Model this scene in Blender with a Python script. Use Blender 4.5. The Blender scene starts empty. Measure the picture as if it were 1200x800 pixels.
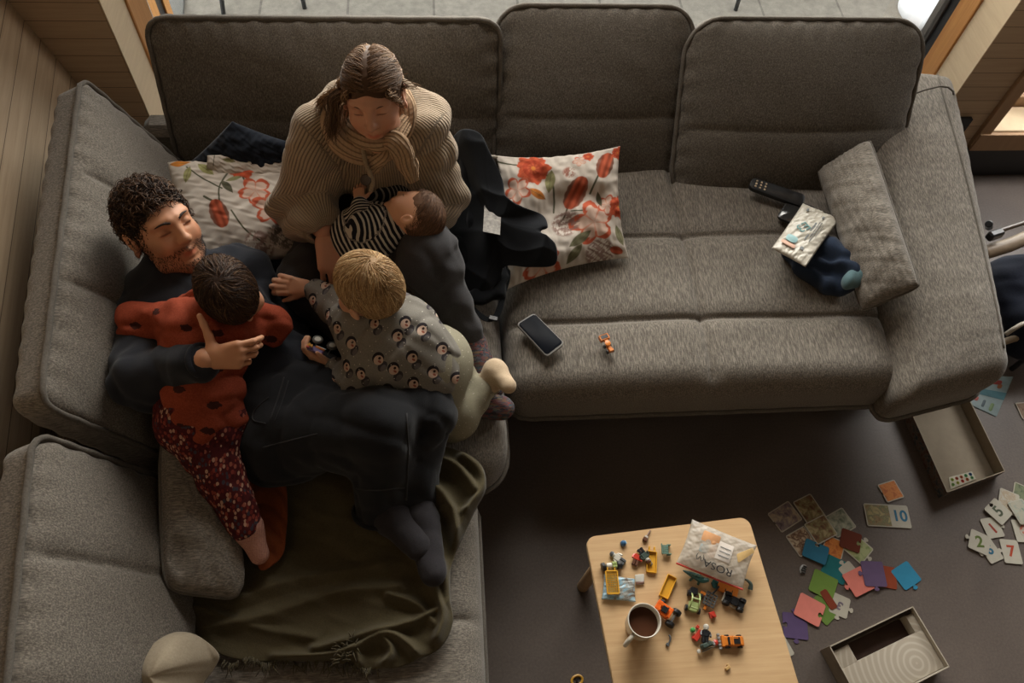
import bpy, math, random
import numpy as np
from mathutils import Vector, Matrix
random.seed(7); RNG = np.random.default_rng(7)
SC = bpy.context.scene; COL = SC.collection
# ---------------------------------------------------------------- camera geometry
F = 933.0; CH = 2.5
_D = np.array([-65., 557., F]); _D /= np.linalg.norm(_D)
_X = np.array([11400., -350., F]); _X = _X - _D*_X.dot(_D); _X /= np.linalg.norm(_X)
_Y = np.cross(_D, _X)
if _Y[1] > 0: _Y = -_Y
def ray(px, py):
    r = np.array([px-600., py-400., F]); return np.array([r.dot(_X), r.dot(_Y), -r.dot(_D)])
def at(px, py, z):
    r = ray(px, py); return np.array([0, 0, CH]) + r*((z-CH)/r[2])
def pix(p):
    v = _X*p[0] + _Y*p[1] - _D*(p[2]-CH); return 600+F*v[0]/v[2], 400+F*v[1]/v[2]
def V(*a): return np.array(a, dtype=float)
def nrm(a):
    a = np.asarray(a, float); return a/ (np.linalg.norm(a)+1e-12)

# ---------------------------------------------------------------- object helpers
def tag(o, label=None, cat=None, group=None, kind=None):
    if label: o['label'] = label
    if cat: o['category'] = cat
    if group: o['group'] = group
    if kind: o['kind'] = kind
    return o
def thing(name, label, cat, loc=(0, 0, 0), group=None, rz=0):
    o = bpy.data.objects.new(name, None); COL.objects.link(o)
    o.location = tuple(loc); o.rotation_euler = (0, 0, rz); o.empty_display_size = .05
    return tag(o, label, cat, group)
def link(name, me, mat, parent=None, world=True, smooth=True):
    o = bpy.data.objects.new(name, me); COL.objects.link(o)
    if mat is not None:
        for m in (mat if isinstance(mat, (list, tuple)) else [mat]): me.materials.append(m)
    if smooth: me.shade_smooth()
    if parent is not None:
        o.parent = parent
        if world:
            p = parent; M = Matrix.Identity(4)
            while p is not None:
                M = (Matrix.Translation(p.location) @ p.rotation_euler.to_matrix().to_4x4()) @ M; p = p.parent
            o.matrix_basis = M.inverted()
    return o
def mk(name, v, f, mat, parent=None, world=True, smooth=True, cols=None, uvw=None):
    me = bpy.data.meshes.new(name)
    v = np.asarray(v, dtype=np.float32).reshape(-1, 3)
    if isinstance(f, np.ndarray):
        n, k = f.shape
        me.vertices.add(len(v)); me.vertices.foreach_set('co', v.ravel())
        me.loops.add(n*k); me.loops.foreach_set('vertex_index', f.astype(np.int32).ravel())
        me.polygons.add(n); me.polygons.foreach_set('loop_start', np.arange(0, n*k, k, dtype=np.int32))
        me.update(calc_edges=True); me.validate()
    else:
        me.from_pydata(v.tolist(), [], f); me.update()
    if cols is not None:
        a = me.color_attributes.new('Col', 'FLOAT_COLOR', 'POINT')
        c = np.ones((len(v), 4), np.float32); c[:, :3] = cols; a.data.foreach_set('color', c.ravel())
    if uvw is not None:
        a = me.attributes.new('loc', 'FLOAT_VECTOR', 'POINT'); a.data.foreach_set('vector', np.asarray(uvw, np.float32).ravel())
    return link(name, me, mat, parent, world, smooth)
def copy_tree(o, parent=None):
    c = o.copy(); COL.objects.link(c); c.parent = parent
    for ch in list(o.children): copy_tree(ch, c)
    return c

class MB:
    """mesh builder: collects polygons"""
    def __init__(s): s.v = []; s.f = []; s.mi = []
    def add(s, v, f, mi=0):
        b = len(s.v); s.v += [tuple(float(c) for c in p) for p in v]
        s.f += [tuple(b+i for i in q) for q in f]; s.mi += [mi]*len(f); return s
    def box(s, c, h, R=None, bev=0.0, mi=0):
        """rounded-edge box, centre c, half sizes h"""
        c = np.asarray(c, float); h = np.asarray(h, float)
        R = np.eye(3) if R is None else np.asarray(R, float)
        b = min(bev, h.min()*.99)
        if b <= 0:
            vs = [(x, y, z) for z in (-1, 1) for y in (-1, 1) for x in (-1, 1)]
            v = [c + R @ (np.array(p)*h) for p in vs]
            return s.add(v, [(0, 2, 3, 1), (4, 5, 7, 6), (0, 1, 5, 4), (2, 6, 7, 3), (0, 4, 6, 2), (1, 3, 7, 5)], mi)
        v = []; idx = {}
        for sx in (-1, 1):
            for sy in (-1, 1):
                for sz in (-1, 1):
                    for a in range(3):
                        q = np.array([sx, sy, sz])*(h-b); q[a] += (sx, sy, sz)[a]*b
                        idx[(sx, sy, sz, a)] = len(v); v.append(c + R @ q)
        f = []
        for a in range(3):
            o1, o2 = [i for i in range(3) if i != a]
            for sg in (-1, 1):
                def key(p, q):
                    k = [0, 0, 0]; k[a] = sg; k[o1] = p; k[o2] = q; return idx[tuple(k)+(a,)]
                q = [key(-1, -1), key(1, -1), key(1, 1), key(-1, 1)]
                if (sg > 0) != (a != 1): q = q[::-1]
                f.append(q)
        for a in range(3):
            o1, o2 = [i for i in range(3) if i != a]
            for p in (-1, 1):
                for q in (-1, 1):
                    def key(sa, ax):
                        k = [0, 0, 0]; k[a] = sa; k[o1] = p; k[o2] = q; return idx[tuple(k)+(ax,)]
                    f.append([key(-1, o1), key(1, o1), key(1, o2), key(-1, o2)])
        for sx in (-1, 1):
            for sy in (-1, 1):
                for sz in (-1, 1): f.append([idx[(sx, sy, sz, a)] for a in range(3)])
        # consistent outward orientation
        vv = np.array(v)
        g = []
        for q in f:
            n = np.cross(vv[q[1]]-vv[q[0]], vv[q[2]]-vv[q[0]])
            m = vv[list(q)].mean(0)-c
            g.append(q if n.dot(m) > 0 else q[::-1])
        return s.add(v, g, mi)
    def tube(s, pts, r, n=8, mi=0, closed=False, cap=True):
        pts = np.asarray(pts, float); m = len(pts)
        rr = np.full(m, r, float) if np.isscalar(r) else np.asarray(r, float)
        if closed: T = np.roll(pts, -1, 0)-np.roll(pts, 1, 0)
        else: T = np.gradient(pts, axis=0)
        T /= np.linalg.norm(T, axis=1)[:, None]+1e-9
        up = np.array([0, 0, 1.]) if abs(T[0][2]) < .9 else np.array([1., 0, 0])
        N = np.cross(T[0], up); N /= np.linalg.norm(N); v = []
        for i in range(m):
            N = N-T[i]*N.dot(T[i]); N /= np.linalg.norm(N)+1e-9; B = np.cross(T[i], N)
            for k in range(n):
                a = 2*math.pi*k/n; v.append(pts[i]+rr[i]*(math.cos(a)*N+math.sin(a)*B))
        f = []
        for i in range(m if closed else m-1):
            j = (i+1) % m
            for k in range(n):
                l = (k+1) % n; f.append((i*n+k, i*n+l, j*n+l, j*n+k))
        if cap and not closed:
            f.append(tuple(range(n))[::-1]); f.append(tuple((m-1)*n+k for k in range(n)))
        return s.add(v, f, mi)
    def lathe(s, prof, c=(0, 0, 0), R=None, n=32, mi=0):
        """profile [(r, z)] about the local z axis"""
        c = np.asarray(c, float); R = np.eye(3) if R is None else np.asarray(R, float); v = []; f = []
        for (r, z) in prof:
            for k in range(n):
                a = 2*math.pi*k/n; v.append(c+R @ np.array([r*math.cos(a), r*math.sin(a), z]))
        for i in range(len(prof)-1):
            for k in range(n):
                l = (k+1) % n; f.append((i*n+k, i*n+l, (i+1)*n+l, (i+1)*n+k))
        if prof[0][0] > 1e-6: f.append(tuple(range(n))[::-1])
        if prof[-1][0] > 1e-6: f.append(tuple((len(prof)-1)*n+k for k in range(n)))
        return s.add(v, f, mi)
    def cyl(s, a, b, r, n=16, mi=0, bev=0):
        a = np.asarray(a, float); b = np.asarray(b, float); L = np.linalg.norm(b-a); R = frame(z=b-a)
        e = min(bev, r*.5, L*.5)
        prof = [(r-e, 0), (r, e), (r, L-e), (r-e, L)] if e > 0 else [(r, 0), (r, L)]
        return s.lathe(prof, a, R, n, mi)
    def prism(s, poly, z0, z1, mi=0, M=None):
        n = len(poly); v = [(x, y, z0) for x, y in poly]+[(x, y, z1) for x, y in poly]
        if M is not None: v = [tuple(M @ Vector(p)) for p in v]
        f = [tuple(range(n))[::-1], tuple(range(n, 2*n))]+[(i, (i+1) % n, n+(i+1) % n, n+i) for i in range(n)]
        return s.add(v, f, mi)
    def build(s, name, mat, parent=None, world=True, smooth=False):
        me = bpy.data.meshes.new(name); me.from_pydata(s.v, [], s.f); me.update()
        o = link(name, me, mat, parent, world, smooth)
        if isinstance(mat, (list, tuple)): me.polygons.foreach_set('material_index', s.mi)
        if smooth == 'auto':
            me.shade_smooth(); me.set_sharp_from_angle(angle=math.radians(38))
        return o
def frame(z=None, x=None, y=None):
    """orthonormal frame as columns; first given axis is exact"""
    if z is not None:
        z = nrm(z)
        if x is None: x = V(1, 0, 0) if abs(z[0]) < .9 else V(0, 1, 0)
        x = nrm(np.asarray(x, float)-z*np.dot(x, z)); y = np.cross(z, x)
    elif y is not None:
        y = nrm(y); x = nrm(np.asarray(x, float)-y*np.dot(x, y)); z = np.cross(x, y)
    return np.column_stack([x, y, z])
def rotz(a):
    c, s = math.cos(a), math.sin(a); return np.array([[c, -s, 0], [s, c, 0], [0, 0, 1.]])

# ---------------------------------------------------------------- implicit surfaces
def wob(P, fr, seed=0, n=3):
    """cheap smooth noise, roughly -1..1"""
    r = np.random.default_rng(seed); out = 0
    for i in range(n):
        k = r.normal(size=3); k = k/np.linalg.norm(k)*fr*(1+.7*i)
        k2 = r.normal(size=3); k2 = k2/np.linalg.norm(k2)*fr*(.6+.5*i)
        out = out+np.sin(P@k+r.uniform(0, 6)+1.3*np.sin(P@k2+r.uniform(0, 6)))/(1+.45*i)
    return (out/2.).astype(np.float32)
def crease(P, d, fr, seed=0, sharp=2.5, warp=1.8):
    """sharp cloth folds running across direction d, roughly -.4..1"""
    s = np.abs(np.sin(.5*((P@nrm(d))*fr+warp*wob(P, fr*.22, seed)))); m = .5+.5*wob(P, fr*.16, seed+50); return ((1-s)**sharp*1.4-.35).astype(np.float32)*np.clip(m, 0, 1)
class SDF:
    def __init__(s): s.p = []
    def add(s, fn, lo, hi, k=.02, op='u'): s.p.append((fn, np.minimum(lo, hi), np.maximum(lo, hi), k, op)); return s
    def cone(s, a, b, ra, rb=None, k=.02, flat=None, op='u'):
        """round cone a->b; flat=(axis, scale) squeezes its cross-section along axis"""
        a = np.asarray(a, float); b = np.asarray(b, float); rb = ra if rb is None else rb
        ab = b-a; L2 = ab.dot(ab)+1e-9
        fl = None
        if flat is not None: fl = (nrm(flat[0]), flat[1])
        def fn(P):
            q = P-a
            h = np.clip(q@ab/L2, 0, 1)
            w = q-h[..., None]*ab
            if fl: w = w+(w@fl[0])[..., None]*fl[0]*(1/fl[1]-1)
            d = np.sqrt((w*w).sum(-1))-(ra+(rb-ra)*h)
            return d*(min(1, fl[1]) if fl else 1)
        m = max(ra, rb)*(max(1, fl[1]) if fl else 1)+k
        return s.add(fn, np.minimum(a, b)-m, np.maximum(a, b)+m, k, op)
    def chain(s, pts, rs, k=.02, flat=None, op='u'):
        for i in range(len(pts)-1): s.cone(pts[i], pts[i+1], rs[i], rs[i+1], k, flat, op)
        return s
    def ell(s, c, r, R=None, k=.02, op='u'):
        c = np.asarray(c, float); r = np.asarray(r, float); R = np.eye(3) if R is None else np.asarray(R)
        def fn(P):
            q = (P-c)@R; k0 = np.sqrt(((q/r)**2).sum(-1)); k1 = np.sqrt(((q/(r*r))**2).sum(-1))+1e-9
            return k0*(k0-1)/k1
        m = (np.abs(R)@r)+k
        return s.add(fn, c-m, c+m, k, op)
    def rbox(s, c, h, R=None, r=.01, k=.02, op='u'):
        c = np.asarray(c, float); h = np.asarray(h, float); R = np.eye(3) if R is None else np.asarray(R)
        def fn(P):
            q = np.abs((P-c)@R)-(h-r); return np.sqrt((np.maximum(q, 0)**2).sum(-1))+np.minimum(q.max(-1), 0)-r
        m = (np.abs(R)@h)+k
        return s.add(fn, c-m, c+m, k, op)
    def mesh(s, h, disp=None, T=None):
        lo = np.min([p[1] for p in s.p if p[4] == 'u'], 0)-2*h; hi = np.max([p[2] for p in s.p if p[4] == 'u'], 0)+2*h
        n = np.ceil((hi-lo)/h).astype(int)+1
        Fd = np.full(n, 1e3, np.float32)
        for fn, a, b, k, op in s.p:
            i0 = np.clip(np.floor((a-lo)/h).astype(int)-1, 0, n-1); i1 = np.clip(np.ceil((b-lo)/h).astype(int)+2, 1, n)
            if (i1 <= i0).any(): continue
            g = np.stack(np.meshgrid(*[lo[j]+h*np.arange(i0[j], i1[j]) for j in range(3)], indexing='ij'), -1).astype(np.float32)
            d = fn(g).astype(np.float32); sl = tuple(slice(i0[j], i1[j]) for j in range(3)); A = Fd[sl]
            if op == 'u':
                hh = np.clip(.5+.5*(A-d)/k, 0, 1); Fd[sl] = np.where(A > 100, d, A+(d-A)*hh-k*hh*(1-hh))
            else:
                hh = np.clip(.5-.5*(A+d)/k, 0, 1); Fd[sl] = A+(-d-A)*hh+k*hh*(1-hh)
        if disp is not None:
            band = np.argwhere(np.abs(Fd) < 4*h+.02)
            P = lo+band*h; Fd[tuple(band.T)] += disp(P.astype(np.float32)).astype(np.float32)
        return surfnet(Fd, lo, h)
def surfnet(Fd, lo, h):
    S = Fd < 0; n = np.array(S.shape)
    c = [S[i:n[0]-1+i, j:n[1]-1+j, k:n[2]-1+k] for i in (0, 1) for j in (0, 1) for k in (0, 1)]
    allv = np.logical_and.reduce(c); anyv = np.logical_or.reduce(c); mix = anyv & ~allv
    idx = np.full(mix.shape, -1, np.int64); cells = np.argwhere(mix); idx[mix] = np.arange(len(cells))
    acc = np.zeros((len(cells), 3)); cnt = np.zeros(len(cells))
    cr = [(i, j, k) for i in (0, 1) for j in (0, 1) for k in (0, 1)]
    val = {q: Fd[cells[:, 0]+q[0], cells[:, 1]+q[1], cells[:, 2]+q[2]].astype(float) for q in cr}
    for q in cr:
        for a in range(3):
            if q[a] == 0:
                w = list(q); w[a] = 1; w = tuple(w); A = val[q]; B = val[w]; m = (A < 0) != (B < 0)
                t = np.where(m, A/(A-B+1e-20), 0)
                p = np.tile(np.array(q, float), (len(cells), 1)); p[:, a] = t
                acc += p*m[:, None]; cnt += m
    v = lo+h*(cells+acc/np.maximum(cnt, 1)[:, None])
    fs = []
    for a in range(3):
        b, c_ = (a+1) % 3, (a+2) % 3
        s0 = [slice(None)]*3; s1 = [slice(None)]*3; s0[a] = slice(0, -1); s1[a] = slice(1, None)
        A = S[tuple(s0)]; B = S[tuple(s1)]
        e = np.argwhere(A != B); e = e[(e[:, b] > 0) & (e[:, c_] > 0) & (e[:, b] < n[b]-1) & (e[:, c_] < n[c_]-1)]
        if not len(e): continue
        def cell(db, dc):
            w = e.copy(); w[:, b] -= db; w[:, c_] -= dc; return idx[w[:, 0], w[:, 1], w[:, 2]]
        q = np.stack([cell(1, 1), cell(0, 1), cell(0, 0), cell(1, 0)], 1)
        ins = A[e[:, 0], e[:, 1], e[:, 2]]
        q[~ins] = q[~ins][:, ::-1]; fs.append(q)
    f = np.concatenate(fs); f = f[(f >= 0).all(1)]
    return v, f
def join(parts):
    vs = []; fs = []; b = 0
    for v, f in parts: vs.append(v); fs.append(f+b); b += len(v)
    return np.concatenate(vs), np.concatenate(fs)

# ---------------------------------------------------------------- materials
def hexc(h):
    h = h.lstrip('#'); c = [int(h[i:i+2], 16)/255 for i in (0, 2, 4)]
    return tuple(x/12.92 if x <= .04045 else ((x+.055)/1.055)**2.4 for x in c)
class NM:
    def __init__(s, name, rough=.7, spec=.3):
        s.m = bpy.data.materials.new(name); s.m.use_nodes = True; s.t = s.m.node_tree; s.b = s.t.nodes['Principled BSDF']
        s.b.inputs['Roughness'].default_value = rough; s.b.inputs['Specular IOR Level'].default_value = spec
    def n(s, typ, **kw):
        x = s.t.nodes.new(typ)
        for k, v in kw.items():
            if k.startswith('i_'): x.inputs[k[2:].replace('_', ' ')].default_value = v
            elif k.startswith('j'): x.inputs[int(k[1:])].default_value = v
            else: setattr(x, k, v)
        return x
    def l(s, a, b): s.t.links.new(a, b)
    def coord(s, scale=(1, 1, 1), attr=None, rot=(0, 0, 0)):
        if attr: o = s.n('ShaderNodeAttribute', attribute_name=attr).outputs['Vector']
        else: o = s.n('ShaderNodeTexCoord').outputs['Object']
        mp = s.n('ShaderNodeMapping'); mp.inputs['Scale'].default_value = scale; mp.inputs['Rotation'].default_value = rot
        s.l(o, mp.inputs['Vector']); return mp.outputs['Vector']
    def noise(s, vec, scale, detail=4, rough=.6, dist=0):
        x = s.n('ShaderNodeTexNoise'); x.inputs['Scale'].default_value = scale; x.inputs['Detail'].default_value = detail
        x.inputs['Roughness'].default_value = rough; x.inputs['Distortion'].default_value = dist; s.l(vec, x.inputs['Vector']); return x.outputs['Fac']
    def ramp(s, fac, stops):
        r = s.n('ShaderNodeValToRGB'); e = r.color_ramp.elements
        while len(e) < len(stops): e.new(.5)
        for i, (p, c) in enumerate(stops): e[i].position = p; e[i].color = (*c, 1)
        s.l(fac, r.inputs['Fac']); return r.outputs['Color']
    def mix(s, fac, a, b, mode='MIX'):
        x = s.n('ShaderNodeMix', data_type='RGBA', blend_type=mode)
        for sock, val in ((x.inputs[0], fac), (x.inputs[6], a), (x.inputs[7], b)):
            if isinstance(val, (int, float)): sock.default_value = val
            elif isinstance(val, tuple): sock.default_value = (*val, 1)
            else: s.l(val, sock)
        return x.outputs[2]
    def math(s, op, a, b=0, c=0):
        x = s.n('ShaderNodeMath', operation=op)
        for i, val in enumerate((a, b, c)):
            if isinstance(val, (int, float)): x.inputs[i].default_value = val
            else: s.l(val, x.inputs[i])
        return x.outputs[0]
    def col(s, c):
        if isinstance(c, tuple): s.b.inputs['Base Color'].default_value = (*c, 1)
        else: s.l(c, s.b.inputs['Base Color'])
        return s
    def bump(s, h, strength=.3, dist=.002):
        x = s.n('ShaderNodeBump'); x.inputs['Strength'].default_value = strength; x.inputs['Distance'].default_value = dist
        s.l(h, x.inputs['Height']); s.l(x.outputs['Normal'], s.b.inputs['Normal']); return s
def plain(name, c, rough=.5, spec=.4, var=.12, sc=30, metal=0):
    m = NM(name, rough, spec); f = m.noise(m.coord(), sc, 3)
    a = tuple(x*(1-var) for x in c); b = tuple(min(1, x*(1+var)) for x in c)
    m.col(m.ramp(f, [(.3, a), (.7, b)])); m.b.inputs['Metallic'].default_value = metal; return m.m
def cloth(name, c, var=.25, sc=220, fold=.0, sheen=.1, rough=.95):
    m = NM(name, rough, .12); v = m.coord()
    f = m.noise(v, sc, 2); g = m.noise(v, 9, 3)
    c0 = m.ramp(f, [(.3, tuple(x*(1-var) for x in c)), (.7, tuple(min(1, x*(1+var)) for x in c))])
    m.col(m.mix(.35, c0, m.ramp(g, [(.3, tuple(x*.75 for x in c)), (.7, tuple(min(1, x*1.25) for x in c))])))
    m.b.inputs['Sheen Weight'].default_value = sheen
    m.bump(f, .25, .0015); return m.m
def sofa_fabric(name, ax, base):
    """heathered chenille: short fibres running along ax"""
    m = NM(name, .95, .1)
    s1 = [150, 150, 150]; s1[ax] = 18; s2 = [34, 34, 34]; s2[ax] = 340 if ax != 2 else 34
    s2 = [340, 340, 340]; s2[ax] = 900
    f = m.noise(m.coord(tuple(s1)), 2.2, 3, .65); g = m.noise(m.coord(tuple(x*.5 for x in s2)), 1., 2, .5); w = m.noise(m.coord(), 6, 3)
    c = lambda k: tuple(min(1, x*k) for x in base)
    a = m.ramp(f, [(.34, c(.34)), (.5, c(1.)), (.66, c(2.1))])
    b = m.ramp(g, [(.3, c(.6)), (.7, c(1.5))])
    q = m.mix(.28, a, b); q = m.mix(.18, q, m.ramp(w, [(.3, c(.75)), (.7, c(1.25))]))
    m.col(q); m.b.inputs['Sheen Weight'].default_value = .15; m.b.inputs['Sheen Roughness'].default_value = .5
    m.bump(m.math('ADD', f, g), .35, .0015); return m.m
def attr_col(name, rough=.9, spec=.15, bumpsc=300, sss=0):
    m = NM(name, rough, spec); a = m.n('ShaderNodeAttribute', attribute_name='Col'); f = m.noise(m.coord(), bumpsc, 2)
    m.col(m.mix(.12, a.outputs['Color'], m.ramp(f, [(.3, (.5, .5, .5)), (.7, (1, 1, 1))]), 'MULTIPLY'))
    m.bump(f, .15, .0008)
    if sss: m.b.inputs['Subsurface Weight'].default_value = sss; m.b.inputs['Subsurface Radius'].default_value = (.01, .004, .002)
    return m.m
SOFA = (.150, .133, .113)
M_SX = sofa_fabric('sofa_weave_x', 0, SOFA); M_SY = sofa_fabric('sofa_weave_y', 1, SOFA); M_SZ = sofa_fabric('sofa_weave_z_shaded', 2, tuple(x*.76 for x in SOFA))  # z weave is the same fabric with the back cushions' shade in its colour
M_PIPE = cloth('sofa_piping', tuple(x*.75 for x in SOFA), .3)

def smooth_path(pts, n=24):
    pts = np.array(pts, float); m = len(pts); P = np.vstack([2*pts[0]-pts[1], pts, 2*pts[-1]-pts[-2]]); o = []
    for t in np.linspace(0, m-1.0001, n):
        i = int(t); u = t-i; a, b, c, d = P[i:i+4]
        o.append(.5*((2*b)+(-a+c)*u+(2*a-5*b+4*c-d)*u*u+(-a+3*b-3*c+d)*u**3))
    return np.array(o)
from mathutils.bvhtree import BVHTree
def on_surf(ob, pxs, n=20, lift_=.001):
    """points on ob's surface below the given directions"""
    me = ob.data; Mx = ob.matrix_basis; q = ob.parent
    bt_ = BVHTree.FromPolygons([tuple(v.co) for v in me.vertices], [tuple(p.vertices) for p in me.polygons]); o = []
    for x, y in smooth_path([(x, y, 0) for x, y in pxs], n)[:, :2]:
        h = bt_.ray_cast(Vector((0, 0, CH)), Vector(nrm(ray(x, y))))
        if h[0] is not None: o.append(np.array(h[0])+np.array(h[1])*lift_*(1 if h[1].dot(Vector((0, 0, 1))) > -1 else 1))
    return np.array(o)
# ================================================================ the room
def boards(name, ca, cb, axis='z', w=.11, along='x'):
    m = NM(name, .6, .25); tc = m.n('ShaderNodeTexCoord'); sp = m.n('ShaderNodeSeparateXYZ'); m.l(tc.outputs['Object'], sp.inputs[0])
    z = sp.outputs[axis.upper()]; t = m.math('DIVIDE', z, w); fr = m.math('FRACT', t); fl = m.math('FLOOR', t)
    e = m.math('LESS_THAN', fr, .035)
    wn = m.n('ShaderNodeTexWhiteNoise', noise_dimensions='1D'); m.l(fl, wn.inputs['W'])
    sc = {'x': (2.5, 60, 60), 'y': (60, 2.5, 60), 'z': (60, 60, 2.5)}[along]
    g = m.noise(m.coord(sc), 1.3, 4, .6, .6)
    c = m.ramp(g, [(.25, ca), (.75, cb)]); c = m.mix(m.math('MULTIPLY', wn.outputs[0], .35), c, tuple(x*.8 for x in ca))
    c = m.mix(e, c, tuple(x*.35 for x in ca)); m.col(c); m.bump(m.math('SUBTRACT', 1, e), .5, .002); return m.m
def wood(name, ca, cb, sc=(50, 2.2, 50), k=1.4, rough=.5):
    m = NM(name, rough, .3); g = m.noise(m.coord(sc), k, 5, .6, .8); h = m.noise(m.coord(tuple(x*5 for x in sc)), k, 2)
    c = m.ramp(g, [(.25, ca), (.5, tuple((x+y)/2 for x, y in zip(ca, cb))), (.75, cb)]); m.col(m.mix(.25, c, m.ramp(h, [(.3, ca), (.7, cb)])))
    m.bump(g, .08, .001); return m.m
M_WL = boards('pale_boards', hexc('a58f76'), hexc('c0ab90'), 'z', .075, 'y')
M_WB = boards('fir_boards', hexc('b59c82'), hexc('c9b093'), 'z', .068, 'x')
M_REV = wood('reveal_ply', hexc('c2ab8d'), hexc('d3bf9f'), (4, 4, 40), 1.2)
M_FRAME = wood('larch_frame', hexc('a8713f'), hexc('c89256'), (50, 50, 2.5), 1.4)
M_ALU = plain('dark_aluminium', hexc('3a3632'), .4, .5)
M_STEEL = plain('black_metal', hexc('1a1c1f'), .4, .5)
M_LEDGE = plain('pale_ledge', hexc('b5b4b2'), .8, .2)
M_WHITE = plain('clay_plaster', hexc('7f7262'), .9, .2)
m = NM('concrete_floor', .42, .5); v = m.coord()
f1 = m.noise(v, 2.2, 6, .6, .4); f2 = m.noise(v, 140, 3, .7)
c = m.ramp(f1, [(.3, hexc('4d4541')), (.55, hexc('5d534d')), (.75, hexc('6b6059'))])
m.col(m.mix(.3, c, m.ramp(f2, [(.35, hexc('403935')), (.7, hexc('6e635c'))]))); m.bump(f2, .06, .001); M_FLOOR = m.m
m = NM('stone_pavers', .85, .2); br = m.n('ShaderNodeTexBrick'); br.offset = 0
br.inputs['Scale'].default_value = 1; br.inputs['Brick Width'].default_value = .42; br.inputs['Row Height'].default_value = .62; br.inputs['Mortar Size'].default_value = .006
br.inputs['Color1'].default_value = (*hexc('7d7870'), 1); br.inputs['Color2'].default_value = (*hexc('6e6a62'), 1); br.inputs['Mortar'].default_value = (*hexc('3a3733'), 1)
m.l(m.coord(), br.inputs['Vector']); f2 = m.noise(m.coord(), 18, 6, .7)
m.col(m.mix(.5, br.outputs['Color'], m.ramp(f2, [(.3, hexc('5c5852')), (.7, hexc('8d887f'))]), 'MIX')); M_PAVE = m.m
YB = 2.28; XL = -1.05; XR = 2.016
def struct(name, mb, mat, smooth=False):
    return tag(mb.build(name, mat, smooth=smooth), kind='structure')
struct('floor', MB().box((1.6, -.5, -.05), (3.1, 2.82, .05)), M_FLOOR)
# left wall leans outward above half a metre (boards run front to back)
mb = MB(); prof = [(-1.30, 0), (-1.245, .5), (-1.345, .92), (-1.345, 5.0), (-1.5, 5.0), (-1.5, 0)]
v = [(x, -3.3, z) for x, z in prof]+[(x, YB+.2, z) for x, z in prof]
mb.add(v, [(0, 1, 2, 3, 4, 5), (11, 10, 9, 8, 7, 6)]+[(i, i+6, (i+1) % 6+6, (i+1) % 6) for i in range(6)])
wl = struct('wall_left', mb, M_WL)
for v_ in wl.data.vertices: v_.co.x += 1.30; v_.co.y -= YB
wl.location = (-1.30, YB, 0); wl.rotation_euler = (0, 0, .13)
mb = MB().box((-1.275+.0, YB+.08, 2.5), (.2225, .08, 2.5)); struct('wall_back', mb, M_WB)
# right of the big window: pillar of boards up to the second window
XW = 2.22
mb = MB().box(((XR+XW)/2, YB+.08, 2.5), ((XW-XR)/2, .08, 2.5)); mb.box(((XW+4.7)/2, YB+.08, .11), ((4.7-XW)/2, .08, .11)); mb.box(((XW+4.7)/2, YB+.08, 3.6), ((4.7-XW)/2, .08, 1.4)); struct('wall_back', mb, M_WB)
struct('wall_right', MB().box((4.75, -.5, 2.5), (.08, 2.95, 2.5)), M_WHITE)
struct('wall_front', MB().box((1.7, -3.3, 2.5), (3.2, .08, 2.5)), M_WHITE)
struct('ceiling', MB().box((1.7, -.5, 5.05), (3.2, 2.95, .05)), M_WHITE)
struct('wall_top', MB().box((.5, YB+.08, 3.8), (1.6, .08, 1.2)), M_WB)
# big window: deep plywood reveals, larch frame, dark outer rail, glass
w = thing('window_1', None, None); w['kind'] = 'structure'
for x, sg, y1, y2, y3 in ((XL, 1, 2.457, 2.70, 2.77), (XR, -1, 2.445, 2.55, 2.60)):
    MB().box((x+sg*.001, (YB+y1)/2-.0005, 2.4), (.0026, (y1-YB)/2, 2.4), bev=.001).build('reveal', M_REV, w)
    MB().box((x-sg*.012+sg*.010, (y1+y2)/2, 2.4), (.014, (y2-y1)/2, 2.4), bev=.003).build('frame', M_FRAME, w)
    MB().box((x-sg*.012+sg*.004, (y2+y3)/2, 2.4), (.014, (y3-y2)/2, 2.4), bev=.002).build('gasket', M_STEEL, w)
    MB().box((x-sg*.012+sg*.012, y3+.03, 2.4), (.014, .03, 2.4), bev=.002).build('outer_rail', M_FRAME if sg > 0 else M_ALU, w)
MB().box((.48, 2.52, .0), (1.54, .045, .01), bev=.004).build('sill', M_FRAME, w)
MB().box((.48, 2.52, 2.64), (1.54, .045, .04), bev=.004).build('frame', M_FRAME, w)
def glass(name):
    m = bpy.data.materials.new(name); m.use_nodes = True; t = m.node_tree; t.nodes.clear(); o = t.nodes.new('ShaderNodeOutputMaterial'); mx = t.nodes.new('ShaderNodeMixShader'); tr = t.nodes.new('ShaderNodeBsdfTransparent'); gl = t.nodes.new('ShaderNodeBsdfGlossy'); fr = t.nodes.new('ShaderNodeFresnel')
    fr.inputs['IOR'].default_value = 1.35; gl.inputs['Roughness'].default_value = .02; tr.inputs[0].default_value = (.96, .98, .98, 1)
    t.links.new(fr.outputs[0], mx.inputs[0]); t.links.new(tr.outputs[0], mx.inputs[1]); t.links.new(gl.outputs[0], mx.inputs[2]); t.links.new(mx.outputs[0], o.inputs[0]); return m
M_GLASS = glass('window_glass')
MB().box((.483, 2.62, 2.3), (1.52, .003, 2.3)).build('pane', M_GLASS, w)
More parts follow.
